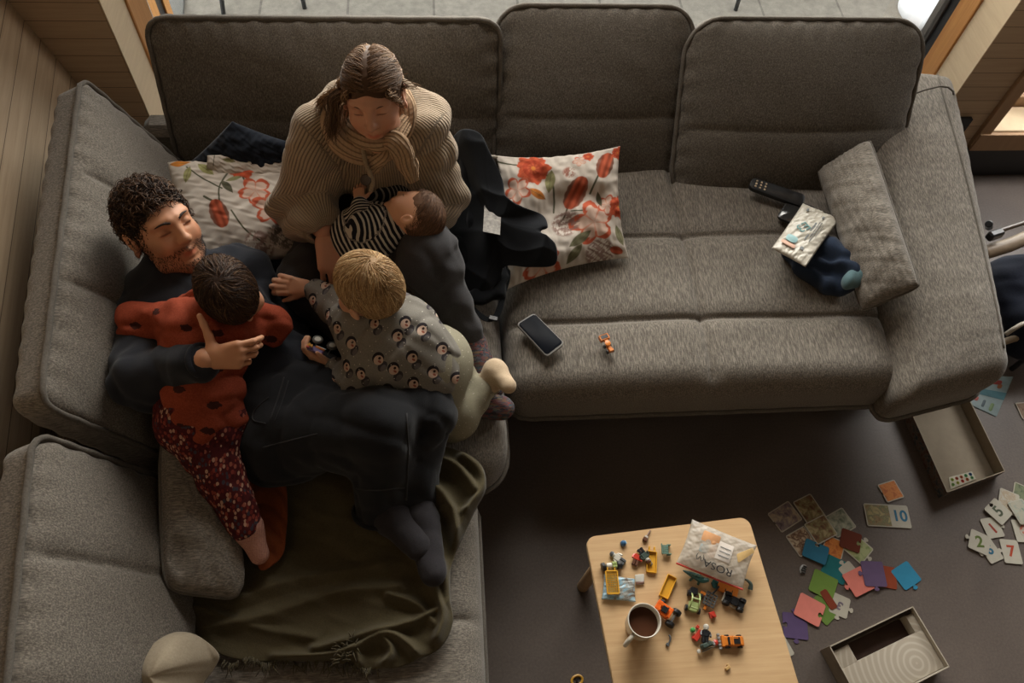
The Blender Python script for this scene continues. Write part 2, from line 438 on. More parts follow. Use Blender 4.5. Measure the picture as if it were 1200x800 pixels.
# second window, right: low sill, pale rail, glass
w2 = thing('window_2', None, None); w2['kind'] = 'structure'
M_DF = wood('brown_fir', hexc('9b7d62'), hexc('b0906f'), (50, 50, 2.5), 1.4)  # brown timber of the second window's frame
MB().box((XW+.022, YB-.008, 1.3), (.026, .012, 1.12), bev=.002).build('frame', M_DF, w2)
MB().box((3.22, YB-.012, .205), (1.0, .016, .045), bev=.002).build('frame', M_DF, w2)
MB().box((3.25, YB+.06, .245), (1.0, .07, .012), bev=.003).build('sill', M_REV, w2)
MB().box((3.25, YB+.17, .27), (1.0, .03, .03), bev=.003).build('outer_rail', M_DF, w2)
for k_ in range(3): MB().box((3.25, YB+.34+.09*k_, .20), (1.0, .034, .015), bev=.004).build('outer_ledge', M_LEDGE, w2)
MB().box((3.25, YB+.23, .27), (1.0, .02, .02), bev=.003).build('outer_rail', M_ALU, w2)
MB().box((3.25, YB+.235, 1.3), (1.0, .003, 1.02)).build('pane', M_GLASS, w2)
struct('baseboard_back', MB().box((3.3, YB-.010, .08), (1.3, .010, .078), bev=.003), M_STEEL)
# terrace
struct('floor_terrace', MB().box((1.5, 5.3, -.12), (5, 2.9, .06)), M_PAVE)
ms = NM('snow', .7, .3); ms.col((.75, .78, .83)); ms.bump(ms.noise(ms.coord(), 25, 4), .3, .01); M_SNOW = ms.m
# ---------------------------------------------------------------- light and camera
wd = bpy.data.worlds.new('overcast'); SC.world = wd; wd.use_nodes = True; bg = wd.node_tree.nodes['Background']
bg.inputs[0].default_value = (1.0, .97, .93, 1); bg.inputs[1].default_value = 3.3
def area(name, loc, rot, sx, sy, e, c, portal=False):
    l = bpy.data.lights.new(name, 'AREA'); l.shape = 'RECTANGLE'; l.size = sx; l.size_y = sy; l.energy = e; l.color = c
    o = bpy.data.objects.new(name, l); COL.objects.link(o); o.location = loc; o.rotation_euler = rot
    if portal: l.cycles.is_portal = True
    return o
area('window_daylight', (.8, 2.78, 1.75), (math.radians(-72), 0, math.radians(10)), 2.3, 1.6, 125, (1, .93, .84))
area('side_window_daylight', (3.0, 2.62, 1.2), (math.radians(-50), 0, math.radians(12)), 1.2, 1.2, 75, (1, .97, .93))
area('ceiling_fill', (2.2, -1.2, 4.6), (math.radians(12), 0, 0), 2.0, 1.6, 9, (1, .86, .70))  # added fill light under the ceiling, not a fixture of the room
cam = bpy.data.cameras.new('camera'); co = bpy.data.objects.new('camera', cam); COL.objects.link(co)
right = Vector((_X[0], _Y[0], -_D[0])); down = Vector((_X[1], _Y[1], -_D[1])); fwd = Vector((_X[2], _Y[2], -_D[2]))
Mc = Matrix((right, -down, -fwd)).transposed().to_4x4(); Mc.translation = Vector((0, 0, CH)); co.matrix_world = Mc
cam.sensor_width = 36; cam.lens = F/1200*36; cam.clip_start = .05; SC.camera = co
SC.view_settings.view_transform = 'Standard'; SC.view_settings.look = 'None'; SC.view_settings.gamma = 1; SC.view_settings.use_curve_mapping = False
SC.view_settings.exposure = 0.15
SC.cycles.max_bounces = 6; SC.cycles.diffuse_bounces = 4; SC.cycles.use_denoising = True; SC.cycles.sample_clamp_indirect = 4
SC.cycles.caustics_reflective = False; SC.cycles.caustics_refractive = False
# ================================================================ the corner sofa
def cushion(name, c, R, a, b, T0, puff, mat, parent, rc=.06, seams=(), h=.009, taper=0, gather=.004, rf=.02, seed=1, top_in=0, dipc=None, pw=1, warp=None, pin=.0):
    """boxed cushion, local u (width, half a), v (height, half b), w (normal); seams = [(axis, position, depth)]"""
    c = np.asarray(c, float); s = SDF()
    def fn(P):
        u, v, w = P[..., 0], P[..., 1], P[..., 2]
        aa = a*(1-top_in*(v/b+1)/2)
        qx = np.abs(u)*a/aa-(a-rc); qy = np.abs(v)-(b-rc)
        din = np.sqrt(np.maximum(qx, 0)**2+np.maximum(qy, 0)**2)+np.minimum(np.maximum(qx, qy), 0)-rc
        U = np.clip(u/aa, -1, 1); W = np.clip(v/b, -1, 1)
        dome = np.clip(1-np.abs(U)**2.6, 0, 1)**.6*np.clip(1-np.abs(W)**2.6, 0, 1)**.6
        T = T0/2*(1+taper*W)+puff*dome
        ed = np.clip(-din, 0, 1)
        for ax, pos, dep in seams:
            q = (u if ax == 0 else v)-pos
            T = T-dep*(np.exp(-(q/.0085)**2)+.75*np.exp(-(q/.035)**2))*np.clip(ed/.05, 0, 1)*(w > 0)
        if dipc is not None:
            for (du, dv, dr, dd) in dipc: T = T-dd*np.exp(-((u-du)**2+(v-dv)**2)/dr**2)
        g = gather*np.exp(-ed/.055)*(np.sin(u*95+3*np.sin(v*9+seed))*np.exp(-np.abs(np.abs(v)-b)/.07)+np.sin(v*88+3*np.sin(u*8+seed))*np.exp(-np.abs(np.abs(u)-a)/.07))
        T = T+g+(.005*np.sin(u*9+seed)*np.sin(v*8+2*seed)+.0025*wob(np.stack([u, v, 0*u], -1), 24, seed))*dome
        dw = np.abs(w)-T; rf_ = rf; x = np.maximum(din+rf, 0); y = np.maximum(dw+rf, 0)
        d = np.sqrt(x*x+y*y)-rf+np.minimum(np.maximum(din+rf, dw+rf), 0)
        if pw < 0:
            r2 = .012; x = np.maximum(din+r2, 0); y = np.maximum(dw+r2, 0); d = np.where(w < 0, np.sqrt(x*x+y*y)-r2+np.minimum(np.maximum(din+r2, dw+r2), 0), d)
        return d
    m = T0/2*(1+abs(taper))+puff+.02
    s.add(fn, V(-a, -b, -m), V(a, b, m), .01)
    v, f = s.mesh(h)
    if warp is not None: v = warp(v)
    v = v@R.T+c
    o = mk(name, v, f, mat, parent)
    # piping along the front face rim
    pts = []
    for k in range(120):
        t = 4*k/120; sd = int(t); q = (t-sd)*2-1
        u, w = [(q, -1), (1, q), (-q, 1), (-1, -q)][sd]
        U_, W_ = u*a, w*b
        du, dv = max(abs(U_)-(a-rc), 0), max(abs(W_)-(b-rc), 0)
        mm, ll = max(du, dv), math.hypot(du, dv)
        if ll > 0: U_ = math.copysign(a-rc+du*mm/ll, U_) if du > 0 else U_; W_ = math.copysign(b-rc+dv*mm/ll, W_) if dv > 0 else W_
        U_ *= 1-top_in*(W_/b+1)/2
        z = T0/2*(1+taper*W_/b)*pw+(.010 if pw < 0 else 0)
        q = V(U_*(1+(.004 if pw < 0 else .001)/a), W_*(1+(.004 if pw < 0 else .001)/b), z+(.001 if pw < 0 else .002)+.0015*math.sin(k*1.7+seed))
        if warp is not None: q = warp(q[None])[0]
        pts.append(c+R@q)
    MB().tube(pts, .0078, 8, closed=True).build('piping', M_PIPE, o, smooth=True)
    return o
sofa = thing('corner_sofa', 'grey brown heathered corner sofa with chaise and piped cushions, under the family', 'sofa', (0.3, 1.2, 0))
M_BASE = cloth('black_lining', (.02, .018, .017))
# frame under everything, set back from the seat fronts
mb = MB().box((.30, 1.70, .17), (1.30, .44, .10), bev=.02).box((-.50, .05, .17), (.42, 1.2, .10), bev=.02)
mb.build('base', M_BASE, sofa)
lg = []
for x, y in ((.35, 1.30), (1.28, 1.30), (1.55, 2.08), (-.12, .2), (-.85, .2), (-.85, 2.1)):
    MB().cyl((x, y, .0), (x, y, .07), .022, 14, bev=.003).build('leg', M_STEEL, sofa, smooth='auto')
# low back shelf behind the loose back cushions
MB().box((.36, 2.185, .25), (1.40, .055, .165), bev=.03).build('back_frame', M_SX, sofa, smooth='auto')
MB().box((-1.03, .62, .25), (.05, 1.5, .165), R=rotz(.1), bev=.03).build('back_frame', M_SY, sofa, smooth='auto')
# seats
Rz = np.eye(3)
def seat(name, x0, x1, y0, y1, top, mat, seams, th=.19, seed=1, puff=.02, rc=.07, dipc=None, gather=.003, rf=.085):
    c = V((x0+x1)/2, (y0+y1)/2, top-th/2-puff*.5)
    return cushion(name, c, Rz, (x1-x0)/2, (y1-y0)/2, th-puff, puff, mat, sofa, rc, seams, h=.008, gather=gather, rf=rf, seed=seed, dipc=dipc, pw=-1)
SX0, SX1, SY0, SY1 = .185, 1.42, 1.035, 2.10
cx, cy = (SX0+SX1)/2, (SY0+SY1)/2
seat('seat_cushion', SX0, SX1, SY0, SY1, .47, M_SY, [(0, .80-cx, .011), (1, 1.28-cy, .015), (1, 1.60-cy, .013)], seed=2, rc=.075)
seat('seat_cushion', -.80, .178, .80, 2.10, .465, M_SY, [(1, 1.30+.0-1.42, .01)], seed=3, rc=.12)
seat('chaise_cushion', -.80, .082, -1.0, .79, .455, M_SX, [(1, .40+.127, .009), (1, -.10+.127, .009)], seed=4, rc=.05)
# back cushions along the window side: (x0,x1 at the top, y/z of top front edge, bottom front edge)
def back(x0, x1, yt, zt, yb, zb, T0, puff, seams, seed, yaw=0, rc=.07, top_in=0, taper=-.35):
    t = V((x0+x1)/2, yt, zt); bt = V((x0+x1)/2, yb, zb); up = nrm(t-bt)
    R = frame(y=up, x=rotz(yaw)@V(1, 0, 0)); L = np.linalg.norm(t-bt)+.09
    c = t-up*L/2-R[:, 2]*T0/2*.7
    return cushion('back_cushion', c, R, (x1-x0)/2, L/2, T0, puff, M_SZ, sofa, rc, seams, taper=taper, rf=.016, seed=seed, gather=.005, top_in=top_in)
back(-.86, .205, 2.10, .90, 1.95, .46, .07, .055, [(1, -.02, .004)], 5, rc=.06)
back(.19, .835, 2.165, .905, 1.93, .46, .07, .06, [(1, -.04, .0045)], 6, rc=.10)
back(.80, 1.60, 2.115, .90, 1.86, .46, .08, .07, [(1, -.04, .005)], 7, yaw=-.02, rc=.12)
# back cushions along the left wall
def side(y0, y1, xt, zt, xb, zb, T0, puff, seams, seed, yaw=0):
    t = V(xt, (y0+y1)/2, zt); xa = rotz(yaw)@V(0, 1, 0); bt = t+rotz(yaw)@V(1, 0, 0)*(xb-xt)+V(0, 0, zb-zt); up = nrm(t-bt)
    R = frame(y=up, x=-xa)          # w points +x / up
    if R[0, 2] < 0: R = frame(y=up, x=xa)
    L = np.linalg.norm(t-bt)+.10; c = t-up*L/2-R[:, 2]*T0/2
    sg = 1 if R[1, 0] > 0 else -1
    return cushion('back_cushion', c, R, (y1-y0)/2, L/2, T0, puff, M_SX, sofa, .05, [(0, sg*p, d) for p, d in seams], taper=-.1, rf=.016, seed=seed, gather=.0045)
side(.845, 1.905, -.953, .855, -.785, .46, .09, .065, [(.17, .010), (-.19, .010)], 8, yaw=.115)
side(-.30, .785, -.818, .855, -.64, .45, .09, .065, [(.27, .010), (-.0, .010), (-.3, .01)], 9, yaw=.135)
# right arm: long rounded block flaring out towards the window, sloping down to the front
A0 = V(1.70, 2.19, .50); A1 = V(1.535, .99, .36)
d = A1-A0; R = frame(y=-d, x=V(1, 0, 0)); c = (A0+A1)/2
def armwarp(q):
    q = q.copy(); t = np.clip((-q[:, 1]-.30)/.30, 0, 1); q[:, 1] += t*(q[:, 0]/.185+1)*.5*.13; return q
arm = cushion('armrest', c+V(0, 0, .02), R, .185, np.linalg.norm(d)/2+.05, .20, .035, M_SY, sofa, .06, [], taper=0, rf=.07, seed=10, gather=.002, pw=-1, warp=armwarp)
q_ = on_surf(arm, ((1096, 74), (1104, 108), (1126, 185), (1148, 275), (1166, 355), (1176, 408)), 50)
MB().tube(q_, .0036, 6).build('seam', M_PIPE, arm, smooth=True)
MB().box((1.60, 1.66, .20), (.11, .42, .13), R=rotz(-.13), bev=.05).build('arm_base', M_SY, sofa, smooth='auto')
# pull cord lying over the arm
pts = [at(1042, 123, .60), at(1050, 120, .645), at(1065, 112, .665), at(1085, 105, .675), at(1102, 101, .675), at(1111, 102, .668), at(1117, 107, .64), at(1118, 113, .60)]
mb = MB(); tt = np.linspace(0, len(pts)-1, 40); pts = np.array(pts)
sp = np.stack([np.interp(tt, range(len(pts)), pts[:, j]) for j in range(3)], 1)
pc = MB().tube(sp, .0035, 6).build('pull_cord', M_PIPE, sofa, smooth=True)
# ================================================================ people
E_R = V(_X[0], _Y[0], -_D[0]); E_DN = V(_X[1], _Y[1], -_D[1]); E_N = -V(_X[2], _Y[2], -_D[2])
def vd(dx, dy, dn=0):
    """world direction from how it runs in the photo: right, down, towards the viewer"""
    return nrm(E_R*dx+E_DN*dy+E_N*dn)
def skin_mat(name, c, red=(.45, .16, .10)):
    m = NM(name, .52, .35); a = m.n('ShaderNodeAttribute', attribute_name='Col'); f = m.noise(m.coord(), 26, 3); g = m.noise(m.coord(), 420, 2)
    q = m.mix(1.0, c, a.outputs['Color'], 'MULTIPLY'); q = m.mix(m.math('MULTIPLY', f, .22), q, red)
    m.col(q); m.b.inputs['Subsurface Weight'].default_value = .12; m.b.inputs['Subsurface Radius'].default_value = (.012, .005, .003); m.b.inputs['Subsurface Scale'].default_value = .6
    m.bump(g, .08, .0006); return m.m
SK_MAN = skin_mat('skin_man', hexc('c08d6c')); SK_WOM = skin_mat('skin_woman', hexc('c6947a')); SK_KID = skin_mat('skin_child', hexc('d3a283'))
M_HAIR = attr_col('hair_strands', .6, .25, 60)

def head_sdf(child=False, smile=False, nose=1.0, ears=True):
    s = SDF(); L = lambda *a: V(*a)
    if not child:
        s.ell(L(0, -.012, .030), (.074, .096, .088), k=.03)
        s.ell(L(0, .028, -.030), (.060, .066, .082), k=.035)
        s.cone(L(-.040, .028, -.078), L(0, .064, -.102), .022, .020, .03).cone(L(.040, .028, -.078), L(0, .064, -.102), .022, .020, .03)
        s.cone(L(0, .062, -.098), L(0, .074, -.102), .019, .014, .02)
        for x in (-1, 1):
            s.ell(L(x*.037, .062, -.030), (.022, .020, .022), k=.02)
            s.cone(L(x*.010, .088, .026), L(x*.045, .070, .026), .010, .008, .014)
            s.ell(L(x*.031, .094, .006), (.017, .013, .012), k=.010, op='s')
            s.ell(L(x*.031, .074, .006), (.0135, .0135, .0115), k=.004)
            s.cone(L(x*.020, .0868, .0015), L(x*.043, .081, .0015), .0022, .0018, .003)
            s.cone(L(x*.0105, .096, -.028), L(x*.0135, .088, -.030), .0068, .006, .006)
            s.ell(L(x*.077, -.008, -.006), (.007, .019, .031), frame(z=L(x*.15, -.2, 1)), k=.006)
            s.ell(L(x*.084, -.004, .002), (.005, .010, .016), k=.005, op='s')
            s.ell(L(x*.082, .002, -.030), (.005, .008, .010), k=.006)
        s.cone(L(0, .089, .014), L(0, .106*nose+.0, -.022), .0075, .0095, .012)
        s.ell(L(0, .108, -.025), (.0105, .0095, .009), k=.008)
        y = .0865
        s.cone(L(-.020, y-.006, -.056+(.006 if smile else 0)), L(0, y+.004, -.0555), .0042, .0058, .006).cone(L(.020, y-.006, -.056+(.006 if smile else 0)), L(0, y+.004, -.0555), .0042, .0058, .006)
        s.cone(L(-.017, y-.006, -.068), L(.017, y-.006, -.068), .0058, .0058, .006).ell(L(0, y-.001, -.069), (.012, .0065, .0065), k=.006)
        s.cone(L(-.024, y-.002, -.0615+(.006 if smile else 0)), L(0, y+.011, -.0622), .0016, .0024, .002, op='s').cone(L(.024, y-.002, -.0615+(.006 if smile else 0)), L(0, y+.011, -.0622), .0016, .0024, .002, op='s')
    else:
        s.ell(L(0, -.010, .022), (.076, .092, .080), k=.03)
        s.ell(L(0, .030, -.030), (.058, .056, .060), k=.035)
        for x in (-1, 1):
            s.ell(L(x*.036, .052, -.038), (.026, .024, .024), k=.02)
            s.ell(L(x*.029, .088, .000), (.014, .010, .009), k=.008, op='s')
            s.ell(L(x*.029, .072, .000), (.012, .011, .010), k=.004)
            if ears:
                s.ell(L(x*.076, -.012, -.018), (.007, .017, .024), frame(z=L(x*.2, -.2, 1)), k=.006)
                s.ell(L(x*.084, -.008, -.014), (.006, .009, .013), k=.005, op='s')
            s.cone(L(x*.006, .088, -.024), L(x*.009, .084, -.025), .0055, .005, .005)
        s.cone(L(0, .083, .000), L(0, .092, -.021), .006, .0075, .008)
        s.cone(L(-.013, .080, -.046), L(.013, .080, -.046), .0045, .0045, .005).cone(L(-.010, .079, -.054), L(.010, .079, -.054), .0045, .0045, .005)
        s.cone(L(-.016, .088, -.050), L(.016, .088, -.050), .0016, .0016, .002, op='s')
        s.cone(L(0, .055, -.078), L(0, .062, -.080), .014, .014, .02)
    return s
def head_cols(v, child, beard=0.):
    c = np.ones((len(v), 3)); x, y, z = v.T
    def soft(d, w): return np.clip(1-d/w, 0, 1)[:, None]
    y0, zl = ((.086, -.062) if not child else (.08, -.050))
    d = np.sqrt((x/.022)**2+((z-zl)/.011)**2+((y-y0)/.016)**2); w = soft(np.maximum(d-.55, 0), .5); c = c*(1-w)+w*np.array([.95, .58, .55])
    ck = np.sqrt(((np.abs(x)-.042)/.022)**2+((z+.034)/.022)**2)
    w = soft(ck, 1.2)*.5*(y > .02)[:, None]; c = c*(1-w)+w*np.array([1.0, .78, .72])
    ez = .006 if not child else 0.
    d = np.sqrt(((np.abs(x)-.031)/.016)**2+((z-ez+.0045)/.0026)**2); w = soft(np.maximum(d-.6, 0), .5)*(y > .05)[:, None]*.85; c = c*(1-w)+w*np.array([.14, .10, .09])
    if beard > 0:
        jaw = np.clip((-.030-z)/.03, 0, 1)*np.clip((y+.01)/.03, 0, 1)
        near = np.clip(1-np.sqrt((x/.026)**2+((z+.062)/.010)**2), 0, 1)
        mou = np.clip(1-np.abs(z+.045)/.010, 0, 1)*(np.abs(x) < .034)*(y > .07)
        side = np.clip((np.abs(x)-.045)/.012, 0, 1)*np.clip((-.0-z)/.02, 0, 1)*np.clip((y+.03)/.02, 0, 1)
        chin = np.clip((-.076-z)/.015, 0, 1)*(y > 0)
        w = np.clip(np.maximum.reduce([jaw*.25, mou*.95, side*.75, chin*.8]), 0, 1)*np.clip(1-near*3, 0, 1)*beard
        w = (w*(0.8+.2*np.sin(x*2100)*np.sin(z*1900)))[:, None]; c = c*(1-w)+w*np.array([.22, .17, .15])
    return c
class Head:
    def __init__(s, c, fwd, up, sc=1., child=False, smile=False, beard=0., h=None, nose=1., ears=True):
        s.c = np.asarray(c, float); s.R = frame(y=fwd, x=np.cross(fwd, up)); s.sc = sc; s.child = child
        sd = head_sdf(child, smile, nose, ears); v, f = sd.mesh(h or .0026)
        s.cols = head_cols(v, child, beard); s.v = s.w(v); s.f = f
    def w(s, p): return (np.asarray(p)*s.sc)@s.R.T+s.c
    def p(s, *a): return s.w(V(*a)[None])[0]
CR = V(.074, .096, .088); CC = V(0, -.012, .030)
def hair_mask(d, child, full=1.0):
    """d: local points on the skull; True where hair grows"""
    x, y, z = d[:, 0], d[:, 1], d[:, 2]
    line = np.where(y > .045, .072-(np.abs(x))*.35, np.where(y > .005, .035-.4*(.045-y)*0+(y-.005)*.6, np.where(np.abs(x) > .05, -.01, -.055)))
    line = np.where(y < -.03, -.062, line)
    return z > line-(0 if full == 1 else full)
def strands(roots, dirs, n, L, rad, base, jit, Hd, lift=.003, curl=0, curlr=.004, follow=.8, clump=0, grav=None, seed=0, CRs=1.0, fly=0., stiff=.35, avoid=None):
    """tapered hair strands that run over the skull ellipsoid, start direction dirs (local)"""
    r = np.random.default_rng(seed); V_ = []; F_ = []; C_ = []; b = 0; K = 4
    base = np.array(base)
    for i in range(len(roots)):
        p = roots[i].copy(); d = nrm(dirs[i]); Li = L*r.uniform(.65, 1.15); st = Li/n; pts = [p.copy()]; ph = r.uniform(0, 6.28); lo = r.uniform(.3, 1.)*lift; fl = r.random() < fly
        wob_ = r.normal(size=3)*.12
        for j in range(n):
            q = (p-CC)/(CR*CRs); nn = nrm(q/(CR*CRs)); d = nrm(d-nn*d.dot(nn)*follow*(0 if fl else 1)+wob_*.25+r.normal(size=3)*.05)
            if grav is not None: d = nrm(d+grav*stiff*j/n)
            p = p+d*st
            q = (p-CC)/(CR*CRs); rr = np.linalg.norm(q); tgt = 1+(lo+.0015)/.085+(.4*j/n if fl else 0)*.3
            if rr < tgt: p = CC+(q/rr*tgt)*(CR*CRs)
            elif follow > .3 and not fl: p = p*.5+(CC+(q/rr*tgt)*(CR*CRs))*.5
            pts.append(p.copy())
        pts = np.array(pts)
        if curl:
            T = np.gradient(pts, axis=0); T /= np.linalg.norm(T, axis=1)[:, None]+1e-9
            N = np.cross(T, V(.3, .5, .8)); N /= np.linalg.norm(N, axis=1)[:, None]+1e-9; B = np.cross(T, N); t = np.linspace(0, 1, len(pts))*curl*6.28*r.uniform(.7, 1.3)+ph
            a = curlr*np.linspace(.1, 1, len(pts))*r.uniform(.6, 1.3); pts = pts+N*(np.cos(t)*a)[:, None]+B*(np.sin(t)*a)[:, None]
        if avoid is not None and avoid(pts).any(): continue
        T = np.gradient(pts, axis=0); T /= np.linalg.norm(T, axis=1)[:, None]+1e-9
        N = np.cross(T, V(.31, .52, .8)); N /= np.linalg.norm(N, axis=1)[:, None]+1e-9; B = np.cross(T, N)
        rr = rad*r.uniform(.7, 1.3)*np.linspace(1, .35, len(pts))
        ring = np.stack([pts+rr[:, None]*(math.cos(a)*N+math.sin(a)*B) for a in (0, 1.57, 3.14, 4.71)], 1).reshape(-1, 3)
        V_.append(ring); k = np.arange(len(pts)-1)[:, None]*K; a0 = np.arange(K)[None]; a1 = (a0+1) % K
        F_.append(np.stack([k+a0, k+a1, k+K+a1, k+K+a0], -1).reshape(-1, 4)+b); b += len(ring)
        cc = base[r.integers(len(base))]*(1+r.normal()*jit); C_.append(np.tile(np.clip(cc, 0, 1), (len(ring), 1)))
    v = np.concatenate(V_); return Hd.w(v), np.concatenate(F_), np.concatenate(C_)
def skull_roots(n, mask, seed, child, CRs=1.0):
    r = np.random.default_rng(seed); o = []
    while len(o) < n:
        d = r.normal(size=(400, 3)); d /= np.linalg.norm(d, axis=1)[:, None]; p = CC+d*CR*CRs; o += list(p[mask(p)])
    return np.array(o[:n])
def hair_cap(Hd, mask_cut, th=.004, child=False, CRs=1.0):
    s = SDF(); s.ell(CC, CR*CRs+th, k=.01)
    for (c, r) in mask_cut: s.ell(V(*c), r, k=.008, op='s')
    v, f = s.mesh(.004, disp=lambda P: .0012*wob(P, 160, 3)); return Hd.w(v), f
def with_cols(v, c): return np.tile(np.array(c, float), (len(v), 1))

def hand(w, d, n, side, s=1., curl=(25, 35, 25), spread=.10, thumb=(.75, .55, .15), tc=15, h=None, fcurl=None, fore=None, fat=1.):
    """open hand as SDF; w wrist, d towards fingers, n back of hand, side=+1: thumb lies along cross(d, n)"""
    d = nrm(d); n = nrm(np.asarray(n, float)-d*np.dot(n, d)); l = np.cross(d, n)*side; S = SDF(); w = np.asarray(w, float)
    kn = [(.028, .088, .0088, (.040, .025, .021)), (.0095, .092, .0090, (.044, .028, .022)), (-.0095, .088, .0084, (.041, .027, .022)), (-.0275, .080, .0074, (.032, .020, .019))]
    S.cone(w-d*.03*s, w+d*.02*s, .024*s, .023*s, .02*s, (n, .72))
    for i, (lo, dd, r, seg) in enumerate(kn):
        k = w+(l*lo+d*dd)*s
        S.cone(w+(l*lo*.55+d*.018-n*.002)*s, k-n*.003*s, .0155*s, .0118*s, .012*s)
        a = 0; p = k; fc = curl if fcurl is None else fcurl[i]
        dd_ = nrm(d+l*lo*spread*30)
        for j in range(3):
            a += math.radians(fc[j]); dr = nrm(dd_*math.cos(a)-n*math.sin(a)); q = p+dr*seg[j]*s
            S.cone(p, q, r*fat*(1-.07*j)*s, r*fat*(1-.07*(j+1))*s, .0035*s); p = q
    b = w+(l*.018+d*.018-n*.006)*s
    tl, td, tn = thumb; p = b; dr = nrm(l*tl+d*td-n*tn)
    S.cone(b, b+dr*.042*s, .0155*s, .0115*s, .014*s); p = b+dr*.042*s
    dr2 = nrm(dr+d*math.tan(math.radians(tc))); q = p+dr2*.032*s; S.cone(p, q, .0105*s, .0095*s, .006*s)
    dr3 = nrm(dr2+d*math.tan(math.radians(tc*.6))); S.cone(q, q+dr3*.024*s, .0098*s, .0078*s, .004*s)
    if fore is not None: S.cone(w, np.asarray(fore, float), .025*s, .034*s, .02*s)
    return S.mesh(h or .0028*max(s, .6))

def bonecoord(v, bones):
    """per vertex: nearest bone's cross-section coords and position along it; bones = [(a, b, r, ref, N)]"""
    best = np.full(len(v), 1e9); out = np.zeros((len(v), 3)); NN = np.zeros(len(v))
    for a, b, r, ref, N in bones:
        a = np.asarray(a, float); b = np.asarray(b, float); ab = b-a; L = np.linalg.norm(ab); R = frame(z=ab, x=ref)
        q = (v-a)@R; t = np.clip(q[:, 2], 0, L); d = np.sqrt(q[:, 0]**2+q[:, 1]**2+(q[:, 2]-t)**2)-r
        m = d < best; best[m] = d[m]; out[m] = q[m]; NN[m] = N
    return out, NN
def garment(name, sdf, h, mat, parent, disp=None, bones=None, cols=None):
    v, f = sdf.mesh(h, disp); uv = None; c = cols(v) if cols else None
    if bones:
        uv, NN = bonecoord(v, bones); c = np.zeros((len(v), 3)); c[:, 0] = NN/200
    return mk(name, v, f, mat, parent, cols=c, uvw=uv)
def knit(name, ca, cb, bmp=.004):
    m = NM(name, .95, .08); a = m.n('ShaderNodeAttribute', attribute_name='loc'); n = m.n('ShaderNodeAttribute', attribute_name='Col')
    sp = m.n('ShaderNodeSeparateXYZ'); m.l(a.outputs['Vector'], sp.inputs[0]); sc = m.n('ShaderNodeSeparateColor'); m.l(n.outputs['Color'], sc.inputs[0])
    ang = m.math('ARCTAN2', sp.outputs[1], sp.outputs[0]); N = m.math('ROUND', m.math('MULTIPLY', sc.outputs[0], 200))
    w = m.math('ABSOLUTE', m.math('SINE', m.math('MULTIPLY', m.math('MULTIPLY', ang, N), .5)))
    st = m.math('ABSOLUTE', m.math('SINE', m.math('MULTIPLY', sp.outputs[2], 500)))
    f = m.noise(m.coord(), 240, 2)
    hh = m.math('ADD', m.math('MULTIPLY', m.math('POWER', w, .6), 1.), m.math('MULTIPLY', st, .08))
    c = m.ramp(m.math('ADD', m.math('MULTIPLY', w, .75), m.math('MULTIPLY', f, .3)), [(.12, ca), (.75, cb)]); m.col(c); m.b.inputs['Sheen Weight'].default_value = .2  # grooves between the ribs get their shade painted into the yarn colour
    m.bump(hh, .75, bmp); return m.m
def tubes_mesh(name, chains, mat, parent, n=10, smooth=True):
    mb = MB()
    for pts, r in chains: mb.tube(pts, r, n)
    return mb.build(name, mat, parent, smooth=smooth)
# ---------------------------------------------------------------- woman
wo = thing('person', 'woman in ribbed beige cardigan and knitted scarf, looking down at the baby she holds', 'person', (-.20, 1.70, .45))
hd = Head(at(438, 112, 1.12), vd(.0, .78, .62), vd(-.03, -.62, .78), .92)
pel = at(440, 222, .56); che = at(440, 172, .84); nk = at(439, 128, 1.0)
shL, shR = at(380, 152, .95), at(490, 150, .95)
elL, elR = at(354, 238, .745), at(512, 226, .70)
wrL, wrR = at(379, 270, .775), at(455, 290, .655)
hipL, hipR = at(405, 250, .56), at(470, 255, .56)
knR, anR = at(500, 300, .73), at(549, 400, .52); ftR = at(575, 455, .475)
knL, anL = at(362, 335, .60), at(520, 470, .48); ftL = at(588, 478, .475)
bd = SDF()
bd.cone(pel, che, .14, .13, .05, (V(0, 1, 0), .8)).cone(che, nk, .11, .055, .05).cone(shL, shR, .05, .05, .05)
bd.cone(nk, hd.p(0, -.01, -.05), .052, .052, .03)
bd.chain([shL, elL, wrL], [.045, .037, .028]).chain([shR, elR, wrR], [.045, .037, .028])
bd.chain([hipR, knR, anR], [.08, .05, .03]).chain([hipL, knL, anL], [.08, .05, .03])
parts = [bd.mesh(.010), (hd.v, hd.f)]
h1 = hand(wrL+vd(.3, .9)*.016, vd(.22, .95, -.05), vd(.30, -.1, .9), -1, 1.02, thumb=(.80, .62, .0), fcurl=[(15, 20, 10), (12, 25, 12), (20, 25, 15), (25, 30, 15)], tc=22)
h2 = hand(wrR, vd(-.98, .05, .0), vd(-.1, .9, .4), 1, .95, curl=(30, 35, 25))
parts += [h1, h2]
v, f = join(parts); cols = np.ones((len(v), 3)); o0 = len(parts[0][0]); cols[o0:o0+len(hd.v)] = hd.cols
mk('body', v, f, SK_WOM, wo, cols=cols)
